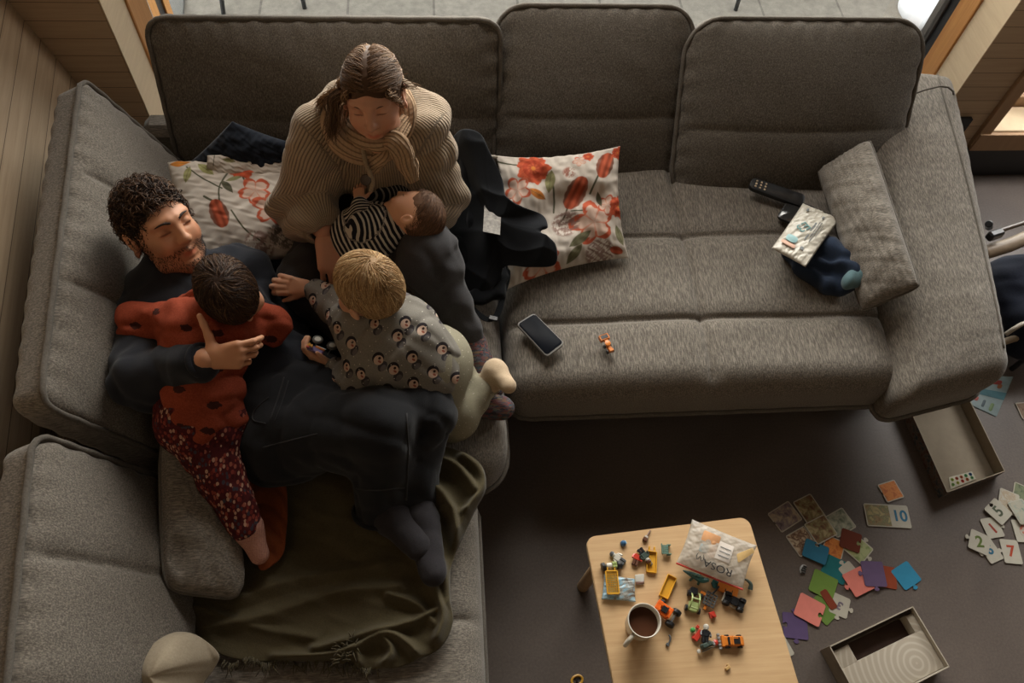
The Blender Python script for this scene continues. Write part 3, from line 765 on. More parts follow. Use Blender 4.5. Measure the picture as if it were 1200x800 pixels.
# brows
br = []
for x in (-1, 1): br.append((hd.w(smooth_path([(x*.014, .0935, .0215), (x*.030, .0895, .0265), (x*.046, .076, .0215)], 8)), np.linspace(.0022, .001, 8)))
M_BROW = plain('brown_brow', hexc('5c4030'), .8)
for b_ in br: tubes_mesh('eyebrow', [b_], M_BROW, wo, 6)
M_CARD = knit('cardigan_knit', hexc('675a4d'), hexc('a08e78'), .0035)
cd = SDF()
fw = nrm(V(0, -1, .25))
cd.cone(pel+V(0, .02, .0), che+V(0, .03, 0), .19, .185, .06, (V(0, 1, 0), .78))
cd.cone(che+V(0, .02, .0), nk+V(0, .02, -.045), .165, .085, .06, (V(0, 1, 0), .85))
cd.cone(shL, shR, .070, .070, .06)
cd.cone(shL, elL, .083, .083, .045).cone(elL, wrL+nrm(elL-wrL)*.03, .083, .052, .03)
cd.cone(shR, elR, .083, .087, .045).cone(elR, wrR+nrm(elR-wrR)*.06, .085, .060, .03)
cd.cone(elL+V(0.01, .0, -.02), elL+V(.03, -.03, -.03), .075, .06, .03)
# open front below the button: the striped top shows through
cd.cone(at(455, 213, .80), at(448, 235, .74), .02, .03, .02, op='s')
cd.cone(wrL+nrm(wrL-elL)*.04, wrL-nrm(wrL-elL)*.01, .036, .036, .008, op='s')
def wd_(P):
    a = .010*crease(P, V(.5, .2, .9), 42, 5)+.008*crease(P, V(-.6, .2, .8), 55, 9)+.013*wob(P, 15, 11)+.008*wob(P, 32, 12)
    for s_, e_, w_ in ((shL, elL, wrL), (shR, elR, wrR)):
        ax = nrm(w_-e_); t = (P-e_)@ax; d = np.linalg.norm(P-e_, axis=1); a = a+.014*np.sin(t*58+2.2*np.sin(P[:, 2]*21))*np.clip(1-d/.17, 0, 1)
        ax = nrm(e_-s_); t = (P-s_)@ax; d = np.linalg.norm(P-s_, axis=1); a = a+.013*np.sin(t*44+2*np.sin(P[:, 1]*14))*np.clip(1-d/.16, 0, 1)
    return a
bones = [(pel, che+V(0, 0, .12), .17, V(1, 0, 0), 150), (shL+V(.03, 0, 0), elL, .08, V(1, 0, 0), 68), (elL, wrL, .08, V(1, 0, 0), 62), (shR-V(.03, 0, 0), elR, .08, V(1, 0, 0), 68), (elR, wrR, .08, V(1, 0, 0), 62)]
garment('cardigan', cd, .0065, M_CARD, wo, wd_, bones)
# cuff ring at the left wrist
ax = nrm(wrL-elL); R = frame(z=ax, x=V(1, 0, 0)); c0 = wrL-ax*.012
v_, f_ = [], []
ringp = [c0+R@V(.047*math.cos(a), .040*math.sin(a), .0) for a in np.linspace(0, 2*math.pi, 40, endpoint=False)]
ringq = [p+ax*.0 for p in ringp]
mb = MB().tube(ringq, .0085, 8, closed=True); mb.build('cuff', M_CARD if 0 else cloth('cuff_knit', hexc('857660'), .3), wo, smooth=True)
# button placket edge and button
edge = smooth_path([at(425, 172, 1.03), at(428, 190, 1.0), at(433, 203, .985), at(436, 214, .95), at(434, 222, .91)], 22)
M_CUFF = cloth('knit_edge', hexc('8d7c66'), .3)
tubes_mesh('placket', [(edge-E_N*.006, .006)], M_CUFF, wo)
bt = at(430, 212, .955)
MB().lathe([(0, 0), (.013, 0), (.0145, .0025), (.013, .005), (.009, .0042), (0, .004)], bt+E_N*.012, frame(z=vd(-.1, .2, .95)), 24).build('button', plain('horn_button', hexc('3b2e26'), .35, .5), wo, smooth='auto')
# striped nursing top visible between cardigan and baby
m = NM('striped_top', .9, .1); tc = m.coord(); sp = m.n('ShaderNodeSeparateXYZ'); m.l(m.coord((1, 1, 1), None, (0, 0, .5)), sp.inputs[0])
s_ = m.math('SINE', m.math('MULTIPLY', m.math('ADD', sp.outputs[1], m.math('MULTIPLY', sp.outputs[2], -.6)), 900)); m.col(m.ramp(s_, [(.45, hexc('1d1d22')), (.75, hexc('8b857c'))]))
tp = SDF().ell(at(455, 226, .76), (.095, .06, .07), k=.02).cone(at(430, 232, .72), at(480, 222, .74), .055, .05, .03)
garment('striped_top', tp, .007, m.m, wo, lambda P: .003*wob(P, 40, 4))
# trousers
M_DEN = cloth('washed_black_denim', hexc('3c3b3d'), .35, 500)
tr = SDF().cone(hipL, hipR, .12, .12, .05).chain([hipR, knR, anR-nrm(anR-knR)*.01], [.112, .083, .050], .04).chain([hipL, knL, anL], [.112, .085, .055], .04)
def td_(P):
    a = .007*crease(P, V(.2, -.6, .6), 60, 21)+.005*crease(P, V(.8, .3, .2), 75, 22)+.004*wob(P, 26, 21)+.0025*wob(P, 60, 22)
    d = np.linalg.norm(P-knR, axis=1); a = a+.004*np.sin(P@nrm(V(.5, .3, .8))*85+2*np.sin(P[:, 0]*40))*np.exp(-(d/.12)**2)
    t = (P-knR)@nrm(anR-knR); a = a+.003*np.sin(t*75+1.5*np.sin(P[:, 0]*50))*(t > 0)
    return a
garment('trousers', tr, .007, M_DEN, wo, td_)
# socks: speckled multicolour wool
m = NM('speckled_wool', .95, .08); v1 = m.coord((70, 240, 240)); f1 = m.n('ShaderNodeTexVoronoi'); f1.inputs['Scale'].default_value = 1.; m.l(v1, f1.inputs['Vector'])
hs = m.n('ShaderNodeSeparateColor'); m.l(f1.outputs['Color'], hs.inputs[0])
m.col(m.ramp(hs.outputs[0], [(0, hexc('3d3a3f')), (.3, hexc('4c4f57')), (.45, hexc('6a4542')), (.58, hexc('71644f')), (.7, hexc('3c5661')), (.84, hexc('7f4a45')), (1, hexc('454247'))])); m.bump(hs.outputs[1], .6, .003); M_SOCKW = m.m
for a_, k_, t_ in ((anR, knR, ftR), (anL, knL, ftL)):
    up = nrm(k_-a_); s = SDF().cone(a_+up*.035, a_, .042, .042, .02).cone(a_, a_+(t_-a_)*.35-V(0, 0, .01), .044, .04, .02).cone(a_+(t_-a_)*.2, t_, .042, .036, .02, (V(0, 0, 1), .85))
    garment('sock', s, .005, M_SOCKW, wo, lambda P: .0015*wob(P, 90, 5))
    g = SDF()
mb = MB().tube([anR+nrm(knR-anR)*.045+frame(z=knR-anR)@V(.042*math.cos(a), .042*math.sin(a), 0) for a in np.linspace(0, 6.28, 24, endpoint=False)], .005, 8, closed=True)
mb.build('sock_cuff', M_SOCKW, wo, smooth=True)
# scarf: thick loop around the neck, tied, tail to the right
M_SCARF = cloth('scarf_knit', hexc('8f765c'), .35, 300)
m = NM('scarf_rib', .95, .08); a = m.n('ShaderNodeAttribute', attribute_name='loc'); sp = m.n('ShaderNodeSeparateXYZ'); m.l(a.outputs['Vector'], sp.inputs[0])
u1 = m.math('ABSOLUTE', m.math('SINE', m.math('MULTIPLY', sp.outputs[0], 8))); u2 = m.math('ABSOLUTE', m.math('SINE', m.math('ADD', m.math('MULTIPLY', sp.outputs[1], 330), m.math('MULTIPLY', sp.outputs[0], 4))))
hh = m.math('MULTIPLY', m.math('POWER', u1, .5), m.math('ADD', .75, m.math('MULTIPLY', u2, .25)))
m.col(m.ramp(hh, [(.1, hexc('6e5a48')), (.8, hexc('a68b70'))])); m.bump(hh, .8, .004); M_SCARF = m.m  # hollows of rib and stitch coloured darker, shade painted in
def ribbon_tube(name, path, w, mat, parent, fl=.6, n=28, m_=60, nrmv=E_N, seed=0, folds=.12):
    p = smooth_path(path, m_); T = np.gradient(p, axis=0); T /= np.linalg.norm(T, axis=1)[:, None]; W = np.asarray(w, float); W = np.interp(np.linspace(0, 1, m_), np.linspace(0, 1, len(W)), W) if W.ndim else np.full(m_, w)
    vs = []; uv = []; s = np.concatenate([[0], np.cumsum(np.linalg.norm(np.diff(p, axis=0), axis=1))])
    for i in range(m_):
        B = nrm(np.cross(T[i], nrmv)); N = np.cross(B, T[i]); N = N if N.dot(nrmv) > 0 else -N
        for k in range(n):
            a = 2*math.pi*k/n; r = 1+folds*math.sin(3*a+i*.12+seed)+folds*.6*math.sin(7*a-i*.21)
            vs.append(p[i]+W[i]*r*(math.cos(a)*B+fl*math.sin(a)*N)); uv.append((a/math.pi*3.1415*1.0, s[i], 0))
    f = [(i*n+k, i*n+(k+1) % n, (i+1)*n+(k+1) % n, (i+1)*n+k) for i in range(m_-1) for k in range(n)]
    f += [tuple(range(n))[::-1], tuple((m_-1)*n+k for k in range(n))]
    me_uv = np.array(uv); me_uv[:, 0] = me_uv[:, 0]
    return mk(name, vs, f, mat, parent, uvw=me_uv)
sc = ribbon_tube('scarf', [at(400, 122, 1.06), at(393, 142, 1.04), at(402, 163, 1.02), at(422, 176, 1.0), at(445, 178, .99), at(462, 168, 1.0), at(474, 150, 1.03), at(475, 128, 1.06), at(468, 112, 1.07)], [.026, .034, .036, .034, .03, .026, .026, .028, .026], M_SCARF, wo, .75)
ribbon_tube('scarf_loop', [at(398, 138, 1.02), at(418, 158, 1.04), at(442, 165, 1.05), at(460, 158, 1.055), at(475, 140, 1.05)], [.026, .03, .028, .026, .02], M_SCARF, wo, .7, seed=2)
ribbon_tube('scarf_tail', [at(450, 165, 1.05), at(462, 166, 1.07), at(472, 178, 1.05), at(478, 195, 1.0), at(484, 212, .95)], [.018, .026, .027, .026, .014], M_SCARF, wo, .6, seed=4)
ribbon_tube('scarf_tail', [at(452, 172, 1.03), at(447, 182, 1.01), at(438, 190, .985), at(430, 196, .97)], [.018, .024, .026, .022], M_SCARF, wo, .5, seed=5)
# hair: centre parting, swept back, long loose hair over her right shoulder
cutw = [((0, .115, -.035), (.074, .075, .096)), ((0, .03, -.11), (.11, .09, .07))]
def mw(p):
    x, y, z = p.T; return (z > np.where(y > .0, .040+(y)*.28-.10*np.abs(x), np.where(y > -.03, .0, -.06)))
WH = [hexc('4d3826'), hexc('634a34'), hexc('745840'), hexc('57402d')]
WHL = [hexc('86694c'), hexc('70543b'), hexc('967857'), hexc('624831')]
v0, f0 = hair_cap(hd, cutw, .0045); L = [(v0, f0)]; C = [with_cols(v0, hexc('4a3320'))]
rt = skull_roots(5200, mw, 5, False, 1.01); rt = rt[np.argsort(-rt[:, 2])]
dr = np.stack([np.sign(rt[:, 0]+1e-4)*(.75-4*np.abs(rt[:, 0])), -.65-3*np.abs(rt[:, 0]), -.1+0*rt[:, 0]], 1)
fr_ = rt[:, 1] > .01
for sel, cc, sd in ((fr_, WH, 1), (~fr_, WHL, 2)):
    a, b, c = strands(rt[sel], dr[sel], 8, .085, .0012, cc, .14, hd, .006, follow=.88, seed=sd, CRs=1.01, fly=.0); L.append((a, b)); C.append(c)
# twisted side roll on her left
r = np.random.default_rng(3)
def locks(n, path, spread, rad, cols, seed, curl=1.5, cr=.006, nseg=18):
    r = np.random.default_rng(seed); vs = []; fs = []; cs = []; b = 0
    base = smooth_path(path, nseg)
    for i in range(n):
        off = r.normal(size=3)*spread; off2 = r.normal(size=3)*spread*1.3; t = np.linspace(0, 1, nseg)[:, None]; k = r.uniform(.75, 1.)
        p = base+off*(1-t)+off2*t; p = p[:max(6, int(nseg*k))]; m = len(p)
        ph = r.uniform(0, 6.28); tt = np.linspace(0, 1, m)*curl*6.28+ph; p = p+np.stack([np.cos(tt), np.sin(tt), np.cos(tt*.7)], 1)*cr*r.uniform(.3, 1)
        mb = MB().tube(p, rad*np.linspace(1, .3, m), 4, cap=False); vs += mb.v; fs += [tuple(x+b for x in q) for q in mb.f]; b += len(mb.v)
        c = np.array(cols[r.integers(len(cols))])*(1+r.normal()*.1); cs += [np.clip(c, 0, 1)]*len(mb.v)
    return np.array(vs), np.array(fs), np.array(cs)
for args in ((150, [hd.p(-.05, -.06, .03), at(388, 112, 1.10), at(378, 124, 1.06), at(374, 132, 1.03)], .007, .0011, WHL, 1),
             (260, [hd.p(-.070, -.01, .03), at(398, 112, 1.13), at(392, 132, 1.10), at(389, 152, 1.07), at(386, 163, 1.05)], .0075, .0012, WH, 2),
             (140, [hd.p(.062, .0, .05), hd.p(.084, -.02, .02), hd.p(.075, -.05, -.02), hd.p(.05, -.085, -.02)], .006, .0012, WHL, 3),
             (30, [hd.p(.07, -.05, .0), at(480, 100, 1.06), at(492, 106, 1.04)], .006, .0007, WHL, 6),
             (60, [hd.p(-.05, .07, .055), hd.p(-.068, .055, .03), hd.p(-.074, .035, .0), hd.p(-.078, .02, -.03)], .003, .0009, WHL, 4),
             (60, [hd.p(.05, .07, .055), hd.p(.068, .055, .03), hd.p(.076, .030, .0)], .003, .0009, WHL, 5)):
    a, b, c = locks(*args); L.append((a, b)); C.append(c)
v, f = join(L); mk('hair', v, f, M_HAIR, wo, cols=np.concatenate(C))
# ---------------------------------------------------------------- man
ma = thing('person', 'bearded man with curly brown hair reclining in a dark sweatshirt and black jeans', 'person', (-.5, 1.1, .45))
hd = Head(at(187, 266, .84), vd(.74, .14, .62), vd(-.62, -.80, .15), 1.06, smile=True, beard=.8, h=.0026)
nk = at(208, 322, .71); che = at(240, 385, .645); pel = at(330, 480, .575)
shR, shL = at(172, 352, .66), at(288, 322, .63)
elR, wrR = at(174, 446, .72), at(240, 421, .875)
elL, wrL = at(330, 408, .555), at(352, 366, .56)
hipR, hipL = at(325, 508, .565), at(368, 470, .57)
knR, anR = at(448, 498, .72), at(445, 590, .52); toR = at(490, 640, .54)
knL, anL = at(492, 478, .66), at(486, 585, .50); toL = at(508, 670, .53)
bd = SDF().cone(pel, che, .12, .12, .05, (E_N, .7)).cone(che, nk, .12, .06, .05, (E_N, .75)).cone(shR, shL, .05, .05, .05).cone(nk, hd.p(0, -.01, -.06), .058, .056, .03)
bd.chain([shR, elR, wrR], [.05, .042, .028]).chain([shL, elL, wrL], [.045, .038, .028]).chain([hipR, knR, anR, toR], [.08, .055, .03, .024]).chain([hipL, knL, anL, toL], [.08, .055, .03, .024])
hR = hand(wrR+vd(.9, -.35, 0)*.006, vd(.93, -.10, .06), vd(-.04, .22, .97), -1, .86, thumb=(.93, -.10, .0), fcurl=[(30, 38, 22), (42, 46, 25), (50, 50, 30), (55, 52, 30)], tc=-6, spread=.03)
hL = hand(wrL, vd(-.15, -.75, -.1), vd(.2, .2, .9), 1, 1.0, curl=(25, 30, 20))
P_ = [bd.mesh(.011), (hd.v, hd.f), hR, hL]; v, f = join(P_); cols = np.ones((len(v), 3)); o0 = len(P_[0][0]); cols[o0:o0+len(hd.v)] = hd.cols
mk('body', v, f, SK_MAN, ma, cols=cols)
M_BROWM = plain('dark_brow', hexc('2e211a'), .8)
for x in (-1, 1):
    tubes_mesh('eyebrow', [(hd.w(smooth_path([(x*.012, .0955, .0225), (x*.028, .0925, .0275), (x*.047, .077, .0235)], 8)), np.linspace(.0042, .0016, 8))], M_BROWM, ma, 6)
# teeth line of the smile
MB().box((0, 0, 0), (.013, .0022, .0016), bev=.001).build('smile', plain('teeth', hexc('b9a590'), .3), ma) if 0 else None
M_NAVY = cloth('dark_sweatshirt', hexc('24262c'), .2, 400)
sw = SDF().cone(pel+(che-pel)*.10, che, .165, .165, .06, (E_N, .72)).cone(che, nk-nrm(nk-che)*.05, .165, .095, .06, (E_N, .78)).cone(shR, shL, .075, .075, .06)
sw.cone(shR, elR, .080, .078, .04).cone(elR, wrR-nrm(wrR-elR)*.035, .076, .042, .03).cone(shL, elL, .075, .066, .04).cone(elL, wrL, .066, .042, .03)
sw.cone(nk+nrm(nk-che)*.03, nk-nrm(nk-che)*.01, .074, .085, .03)
def md(P):
    a = .010*crease(P, V(.8, .5, .2), 50, 31)+.007*crease(P, V(.3, -.9, .2), 62, 33)+.010*wob(P, 13, 31)+.005*wob(P, 30, 32)
    ax = nrm(wrR-elR); t = (P-elR)@ax; d = np.linalg.norm(P-elR, axis=1); a = a+.0045*np.sin(t*80+2.5*np.sin(P[:, 2]*25))*np.clip(1-d/.17, 0, 1)
    ax = nrm(pel-che+V(.1, .1, 0)); a = a+.004*np.sin((P@ax)*70+2.2*np.sin(P[:, 1]*12))*(P[:, 0] > che[0])
    return a
garment('sweatshirt', sw, .0075, M_NAVY, ma, md)
c0 = wrR-nrm(wrR-elR)*.012; R = frame(z=wrR-elR, x=V(0, 0, 1))
MB().tube([c0+R@V(.034*math.cos(a), .036*math.sin(a), 0) for a in np.linspace(0, 2*math.pi, 30, endpoint=False)], .008, 8, closed=True).build('cuff', M_NAVY, ma, smooth=True)
M_JEAN = cloth('black_jeans', hexc('1f2023'), .3, 450)
tr = SDF().cone(hipR, hipL, .13, .12, .06).cone(pel, (hipR+hipL)/2, .145, .14, .06, (E_N, .85)).chain([hipR, knR, anR], [.118, .085, .062], .04).chain([hipL, knL, anL], [.110, .082, .058], .04)
def jd(P):
    a = .009*crease(P, V(.75, -.3, .3), 80, 41)+.008*crease(P, V(.35, .9, .2), 70, 43)+.009*wob(P, 17, 41)+.004*wob(P, 40, 42)
    d = np.linalg.norm(P-(hipR+hipL)/2, axis=1); a = a+.009*crease(P, V(.8, -.5, .1), 95, 44, 3, 2.2)*np.exp(-(d/.18)**2)
    for k in (knR, knL): d = np.linalg.norm(P-k, axis=1); a = a+.004*np.sin((P@nrm(V(.2, .8, .5)))*75)*np.exp(-(d/.1)**2)
    return a
jn = garment('jeans', tr, .008, M_JEAN, ma, jd)
M_STITCH = plain('jean_stitch', hexc('303032'), .9)
for (k_, a_, nm) in ((knR, anR, .066), (knL, anL, .062)):
    R = frame(z=a_-k_, x=V(1, 0, 0)); e = a_+nrm(a_-k_)*nm*.4
    mb = MB().tube([e+R@V(nm*math.cos(t), nm*math.sin(t), 0) for t in np.linspace(0, 2*math.pi, 36, endpoint=False)], .006, 8, closed=True); mb.build('hem', M_JEAN, ma, smooth=True)
for pts_, w_ in ((((333, 442), (326, 466), (317, 492)), .0022), (((315, 465), (299, 480), (297, 492), (312, 496)), .0016), (((308, 524), (335, 517), (372, 508)), .0016), (((476, 484), (478, 530), (476, 586)), .0022), (((414, 572), (440, 574), (474, 571)), .0018), (((338, 446), (331, 470), (322, 494)), .0014)):
    sp_ = on_surf(jn, pts_)
    if len(sp_) > 3: MB().tube(sp_, w_, 6).build('seam', M_STITCH, ma, smooth=True)
M_SOCKD = cloth('charcoal_socks', hexc('2c2a2d'), .3, 400)
for a_, t_, k_ in ((anR, toR, knR), (anL, toL, knL)):
    s = SDF().cone(a_+nrm(k_-a_)*.02, a_, .044, .045, .02).cone(a_+(a_-t_)*.25, a_+(t_-a_)*.3, .036, .044, .02).cone(a_+(t_-a_)*.3, t_, .046, .034, .02, (V(0, 0, 1), .8))
    garment('sock', s, .006, M_SOCKD, ma, lambda P: .002*wob(P, 60, 8))
# curly hair
def mm_(p):
    x, y, z = p.T; return (z > np.where(y > .02, .060-.25*np.abs(x)-(y < .05)*.02, np.where(np.abs(x) > .055, np.where(y > -.02, .0, -.055), -.07)))
MH = [hexc('231812'), hexc('322219'), hexc('412e21'), hexc('1e1510')]
cutm = [((0, .11, -.03), (.090, .082, .103)), ((0, .04, -.11), (.12, .08, .08))]
v0, f0 = hair_cap(hd, cutm, .002); L = [(v0, f0)]; C = [with_cols(v0, MH[0])]
rt = skull_roots(2000, mm_, 15, False, .98); r = np.random.default_rng(4); dr = (rt-CC)*6+r.normal(size=rt.shape)*.8+V(0, -.2, 0)
av = lambda q: (q[:, 1] > .072) & (q[:, 2] < .048) & (np.abs(q[:, 0]) < .055)
a, b, c = strands(rt, dr, 14, .046, .0015, MH, .22, hd, .006, curl=1.7, curlr=.0065, follow=.65, seed=8, CRs=.99, avoid=av); L.append((a, b)); C.append(c)
rt = skull_roots(650, mm_, 16, False, 1.0); dr = (rt-CC)*8+r.normal(size=rt.shape)*.7
a, b, c = strands(rt, dr, 14, .048, .0016, [hexc('3f2c20'), hexc('56402e')], .2, hd, .011, curl=1.4, curlr=.0085, follow=.55, seed=9, CRs=1.0, avoid=av); L.append((a, b)); C.append(c)
v, f = join(L); mk('hair', v, f, M_HAIR, ma, cols=np.concatenate(C))
# short beard and moustache stubble as real hairs
def bm(v):
    x, y, z = v.T
    ok = ((z < -.045-.0*x) & (z > -.115) & (y > -.005) & ((np.abs(x) > .024) | (z < -.080) | (y < .05))) | ((np.abs(z+.048) < .0065) & (np.abs(x) < .034) & (y > .07)) | ((np.abs(x) > .052) & (z < .015) & (z > -.06) & (y > .0) & (y < .045))
    return ok
lv = (hd.v-hd.c)@hd.R/hd.sc; idx = np.where(bm(lv))[0]; idx = r.choice(idx, min(2600, len(idx)))
vs = []; fs = []; b = 0
for i in idx:
    p = lv[i]; n_ = nrm(p-V(0, .01, -.03)); d_ = nrm(n_*.5+V(r.normal()*.25, .15, -.8)); q = p+d_*r.uniform(.003, .006)
    mb = MB().tube([p-n_*.001, (p+q)/2+n_*.001, q], [.0004, .00035, .0002], 3, cap=False); vs += mb.v; fs += [tuple(x+b for x in t) for t in mb.f]; b += len(mb.v)
mk('beard', hd.w(np.array(vs)), np.array(fs), plain('beard_hair', hexc('231812'), .7), ma)
# ---------------------------------------------------------------- baby in stripes on the mother's arm
ba = thing('person', 'baby in a black and white striped top lying across the lap of the seated woman', 'person', (-.1, 1.4, .62))
hd = Head(at(484, 252, .83), vd(-.30, -.90, .12), vd(.93, -.18, .05), .72, child=True, h=.0024)
nk = at(458, 263, .785); pe = at(423, 277, .755); mi = at(440, 269, .775)
hn = at(421, 236, .83); sh = at(446, 256, .82); el = at(424, 262, .835)
bd = SDF().cone(nk, pe, .05, .05).cone(nk, hd.p(0, 0, -.04), .03, .03, .02).chain([sh, el, hn], [.022, .020, .014])
hb = hand(hn-vd(-.05, -1)*.002, vd(-.1, -.9, -.2), vd(-.1, -.3, .9), 1, .42, curl=(30, 45, 30), h=.0018)
h2 = hand(at(452, 283, .74), vd(.9, .1, -.2), vd(.1, .3, .9), 1, .42, curl=(30, 45, 30), h=.0018)
P_ = [bd.mesh(.007), (hd.v, hd.f), hb, h2]; v, f = join(P_); cols = np.ones((len(v), 3)); o0 = len(P_[0][0]); cols[o0:o0+len(hd.v)] = hd.cols
mk('body', v, f, SK_KID, ba, cols=cols)
m = NM('baby_stripes', .9, .1); a = m.n('ShaderNodeAttribute', attribute_name='loc'); sp = m.n('ShaderNodeSeparateXYZ'); m.l(a.outputs['Vector'], sp.inputs[0]); f_ = m.noise(m.coord(), 22, 2)
s_ = m.math('SINE', m.math('ADD', m.math('MULTIPLY', sp.outputs[2], 6.283/.0135), m.math('MULTIPLY', f_, 3.))); m.col(m.ramp(s_, [(.20, hexc('1f2026')), (.28, hexc('b9b2a6'))]))
s = SDF().cone(nk, mi, .058, .070, .03).cone(mi, pe, .070, .078, .03).chain([sh, el, hn+nrm(el-hn)*.012], [.036, .034, .023], .012).cone(pe, at(416, 290, .70), .074, .050, .03)
garment('striped_bodysuit', s, .005, m.m, ba, lambda P: .003*wob(P, 45, 51)+.0015*wob(P, 100, 52), [(pe, nk, .07, E_N, 0), (sh, el, .036, E_N, 0), (el, hn, .034, E_N, 0)])
BH = [hexc('5c4230'), hexc('6d4f39'), hexc('4a3426')]
def bmask(p):
    x, y, z = p.T; return (z > np.where(y > .03, .068, np.where(y > -.0, .02, -.035)))
v0, f0 = hair_cap(hd, [((0, .12, -.02), (.10, .085, .095)), ((0, .0, -.11), (.12, .12, .09))], .0015); L = [(v0, f0)]; C = [with_cols(v0, hexc('6b4d38'))]
rt = skull_roots(2600, bmask, 25, True, 1.0); dr = np.stack([rt[:, 0]*4, -.6+0*rt[:, 0], -.5-2*rt[:, 2]], 1)
a, b, c = strands(rt, dr, 6, .035, .0009, BH, .15, hd, .0025, follow=.9, seed=12, CRs=.99); L.append((a, b)); C.append(c); v, f = join(L); mk('hair', v, f, M_HAIR, ba, cols=np.concatenate(C))

# ---------------------------------------------------------------- blond toddler reaching over
to = thing('person', 'blond toddler in a grey animal print top kneeling and holding a toy vehicle', 'person', (-.1, .95, .47))
hd = Head(at(432, 341, .90), vd(-.80, -.36, -.45), vd(.22, -.50, .84), .89, child=True, h=.003)
nk = at(441, 376, .81); che = at(466, 400, .775); pe = at(494, 427, .71)
shA, elA, wrA = at(420, 378, .79), at(392, 357, .715), at(366, 338, .70)
shB, elB, wrB = at(442, 424, .77), at(420, 446, .715), at(389, 430, .68)
hipA, hipB = at(514, 420, .66), at(496, 448, .65)
knB, anB, toB = at(532, 490, .51), at(575, 447, .545), at(596, 452, .60)
knA, anA = at(535, 440, .52), at(560, 420, .50)
bd = SDF().cone(nk, che, .04, .055).cone(che, pe, .06, .06, .04).cone(nk, hd.p(0, -.01, -.04), .04, .042, .02).chain([shA, elA, wrA], [.03, .026, .019]).chain([shB, elB, wrB], [.03, .026, .019]).chain([hipB, knB, anB], [.05, .04, .028])
hA = hand(wrA+vd(-.9, -.2)*.006, vd(-.98, -.12, -.02), vd(-.05, .05, 1), -1, .68, thumb=(.5, .8, .1), curl=(14, 24, 20), spread=.16, h=.0022, fat=1.7)
hB = hand(wrB+vd(-.9, -.2)*.004, vd(-.85, -.45, .1), vd(-.35, .80, .45), 1, .60, thumb=(.85, .45, -.15), curl=(22, 38, 25), h=.0022, tc=5, fat=1.6)
P_ = [bd.mesh(.008), (hd.v, hd.f), hA, hB]; v, f = join(P_); cols = np.ones((len(v), 3)); o0 = len(P_[0][0]); cols[o0:o0+len(hd.v)] = hd.cols
mk('body', v, f, SK_KID, to, cols=cols)
# print: small puffin-like birds scattered on grey jersey (dark back, pale face, reddish beak)
def bird_print(name, base, on=True):
    m = NM(name, .92, .1); a = m.n('ShaderNodeAttribute', attribute_name='loc'); f_ = m.noise(m.coord(), 300, 2); g = m.noise(m.coord(), 12, 3)
    c = m.ramp(f_, [(.3, tuple(x*.85 for x in base)), (.7, tuple(x*1.12 for x in base))]); c = m.mix(.2, c, m.ramp(g, [(.3, tuple(x*.8 for x in base)), (.7, tuple(x*1.15 for x in base))]))
    def blob(off, sx, sy, edge=.5):
        mp = m.n('ShaderNodeMapping'); mp.inputs['Location'].default_value = (off[0], off[1], 0); m.l(a.outputs['Vector'], mp.inputs['Vector'])
        vo = m.n('ShaderNodeTexVoronoi', voronoi_dimensions='2D', feature='F1'); vo.inputs['Scale'].default_value = 1; vo.inputs['Randomness'].default_value = .42; m.l(mp.outputs[0], vo.inputs['Vector'])
        d = m.n('ShaderNodeVectorMath', operation='SUBTRACT'); m.l(mp.outputs[0], d.inputs[0]); m.l(vo.outputs['Position'], d.inputs[1])
        e = m.n('ShaderNodeVectorMath', operation='MULTIPLY'); m.l(d.outputs[0], e.inputs[0]); e.inputs[1].default_value = (1/sx, 1/sy, 0)
        ln = m.n('ShaderNodeVectorMath', operation='LENGTH'); m.l(e.outputs[0], ln.inputs[0]); return m.math('LESS_THAN', ln.outputs['Value'], 1)
    if on:
        c = m.mix(blob((-.30, -.14), .16, .23), c, hexc('3f3b3e')); c = m.mix(blob((-.36, -.18), .10, .15), c, hexc('5f5b5a')); c = m.mix(blob((.03, .03), .22, .25), c, hexc('2a2629'))
        c = m.mix(blob((-.03, -.03), .18, .20), c, hexc('b99f8e')); c = m.mix(blob((-.02, .06), .05, .06), c, hexc('3a2622')); c = m.mix(blob((-.10, -.05), .07, .045), c, hexc('8d5344'))
    vo = m.n('ShaderNodeTexVoronoi', voronoi_dimensions='2D'); vo.inputs['Scale'].default_value = 2.7; m.l(a.outputs['Vector'], vo.inputs['Vector']); c = m.mix(m.math('LESS_THAN', vo.outputs['Distance'], .055), c, hexc('b8b2a6'))
    m.col(c); m.bump(f_, .15, .001); return m.m
M_PUF = bird_print('bird_print_jersey', hexc('77736c')); M_DOT = bird_print('dotted_jersey', hexc('86816f'), False)
s = SDF().cone(nk, che, .080, .098, .05, (E_N, .8)).cone(che, pe, .100, .104, .05, (E_N, .8)).cone(shA, elA, .050, .044, .03).cone(elA, wrA+nrm(elA-wrA)*.02, .044, .030, .02).cone(shB, elB, .052, .044, .03).cone(elB, wrB+nrm(elB-wrB)*.02, .044, .030, .02)
s.cone(shA, shB, .055, .055, .04)
ux, uy = vd(.8, .6), vd(-.6, .8)
def tod(P):
    a = .006*crease(P, V(.7, -.7, .2), 75, 61)+.004*crease(P, V(.6, .7, .3), 90, 63)+.006*wob(P, 22, 61)+.003*wob(P, 55, 62)
    for e_, w_ in ((elA, wrA), (elB, wrB)):
        ax = nrm(w_-e_); t = (P-e_)@ax; d = np.linalg.norm(P-e_, axis=1); a = a+.0035*np.sin(t*110+2*np.sin(P[:, 2]*40))*np.clip(1-d/.11, 0, 1)
    return a
v, f = s.mesh(.005, tod); q = np.stack([v@ux/.060, v@uy/.060, 0*v[:, 0]], 1); mk('printed_top', v, f, M_PUF, to, uvw=q)
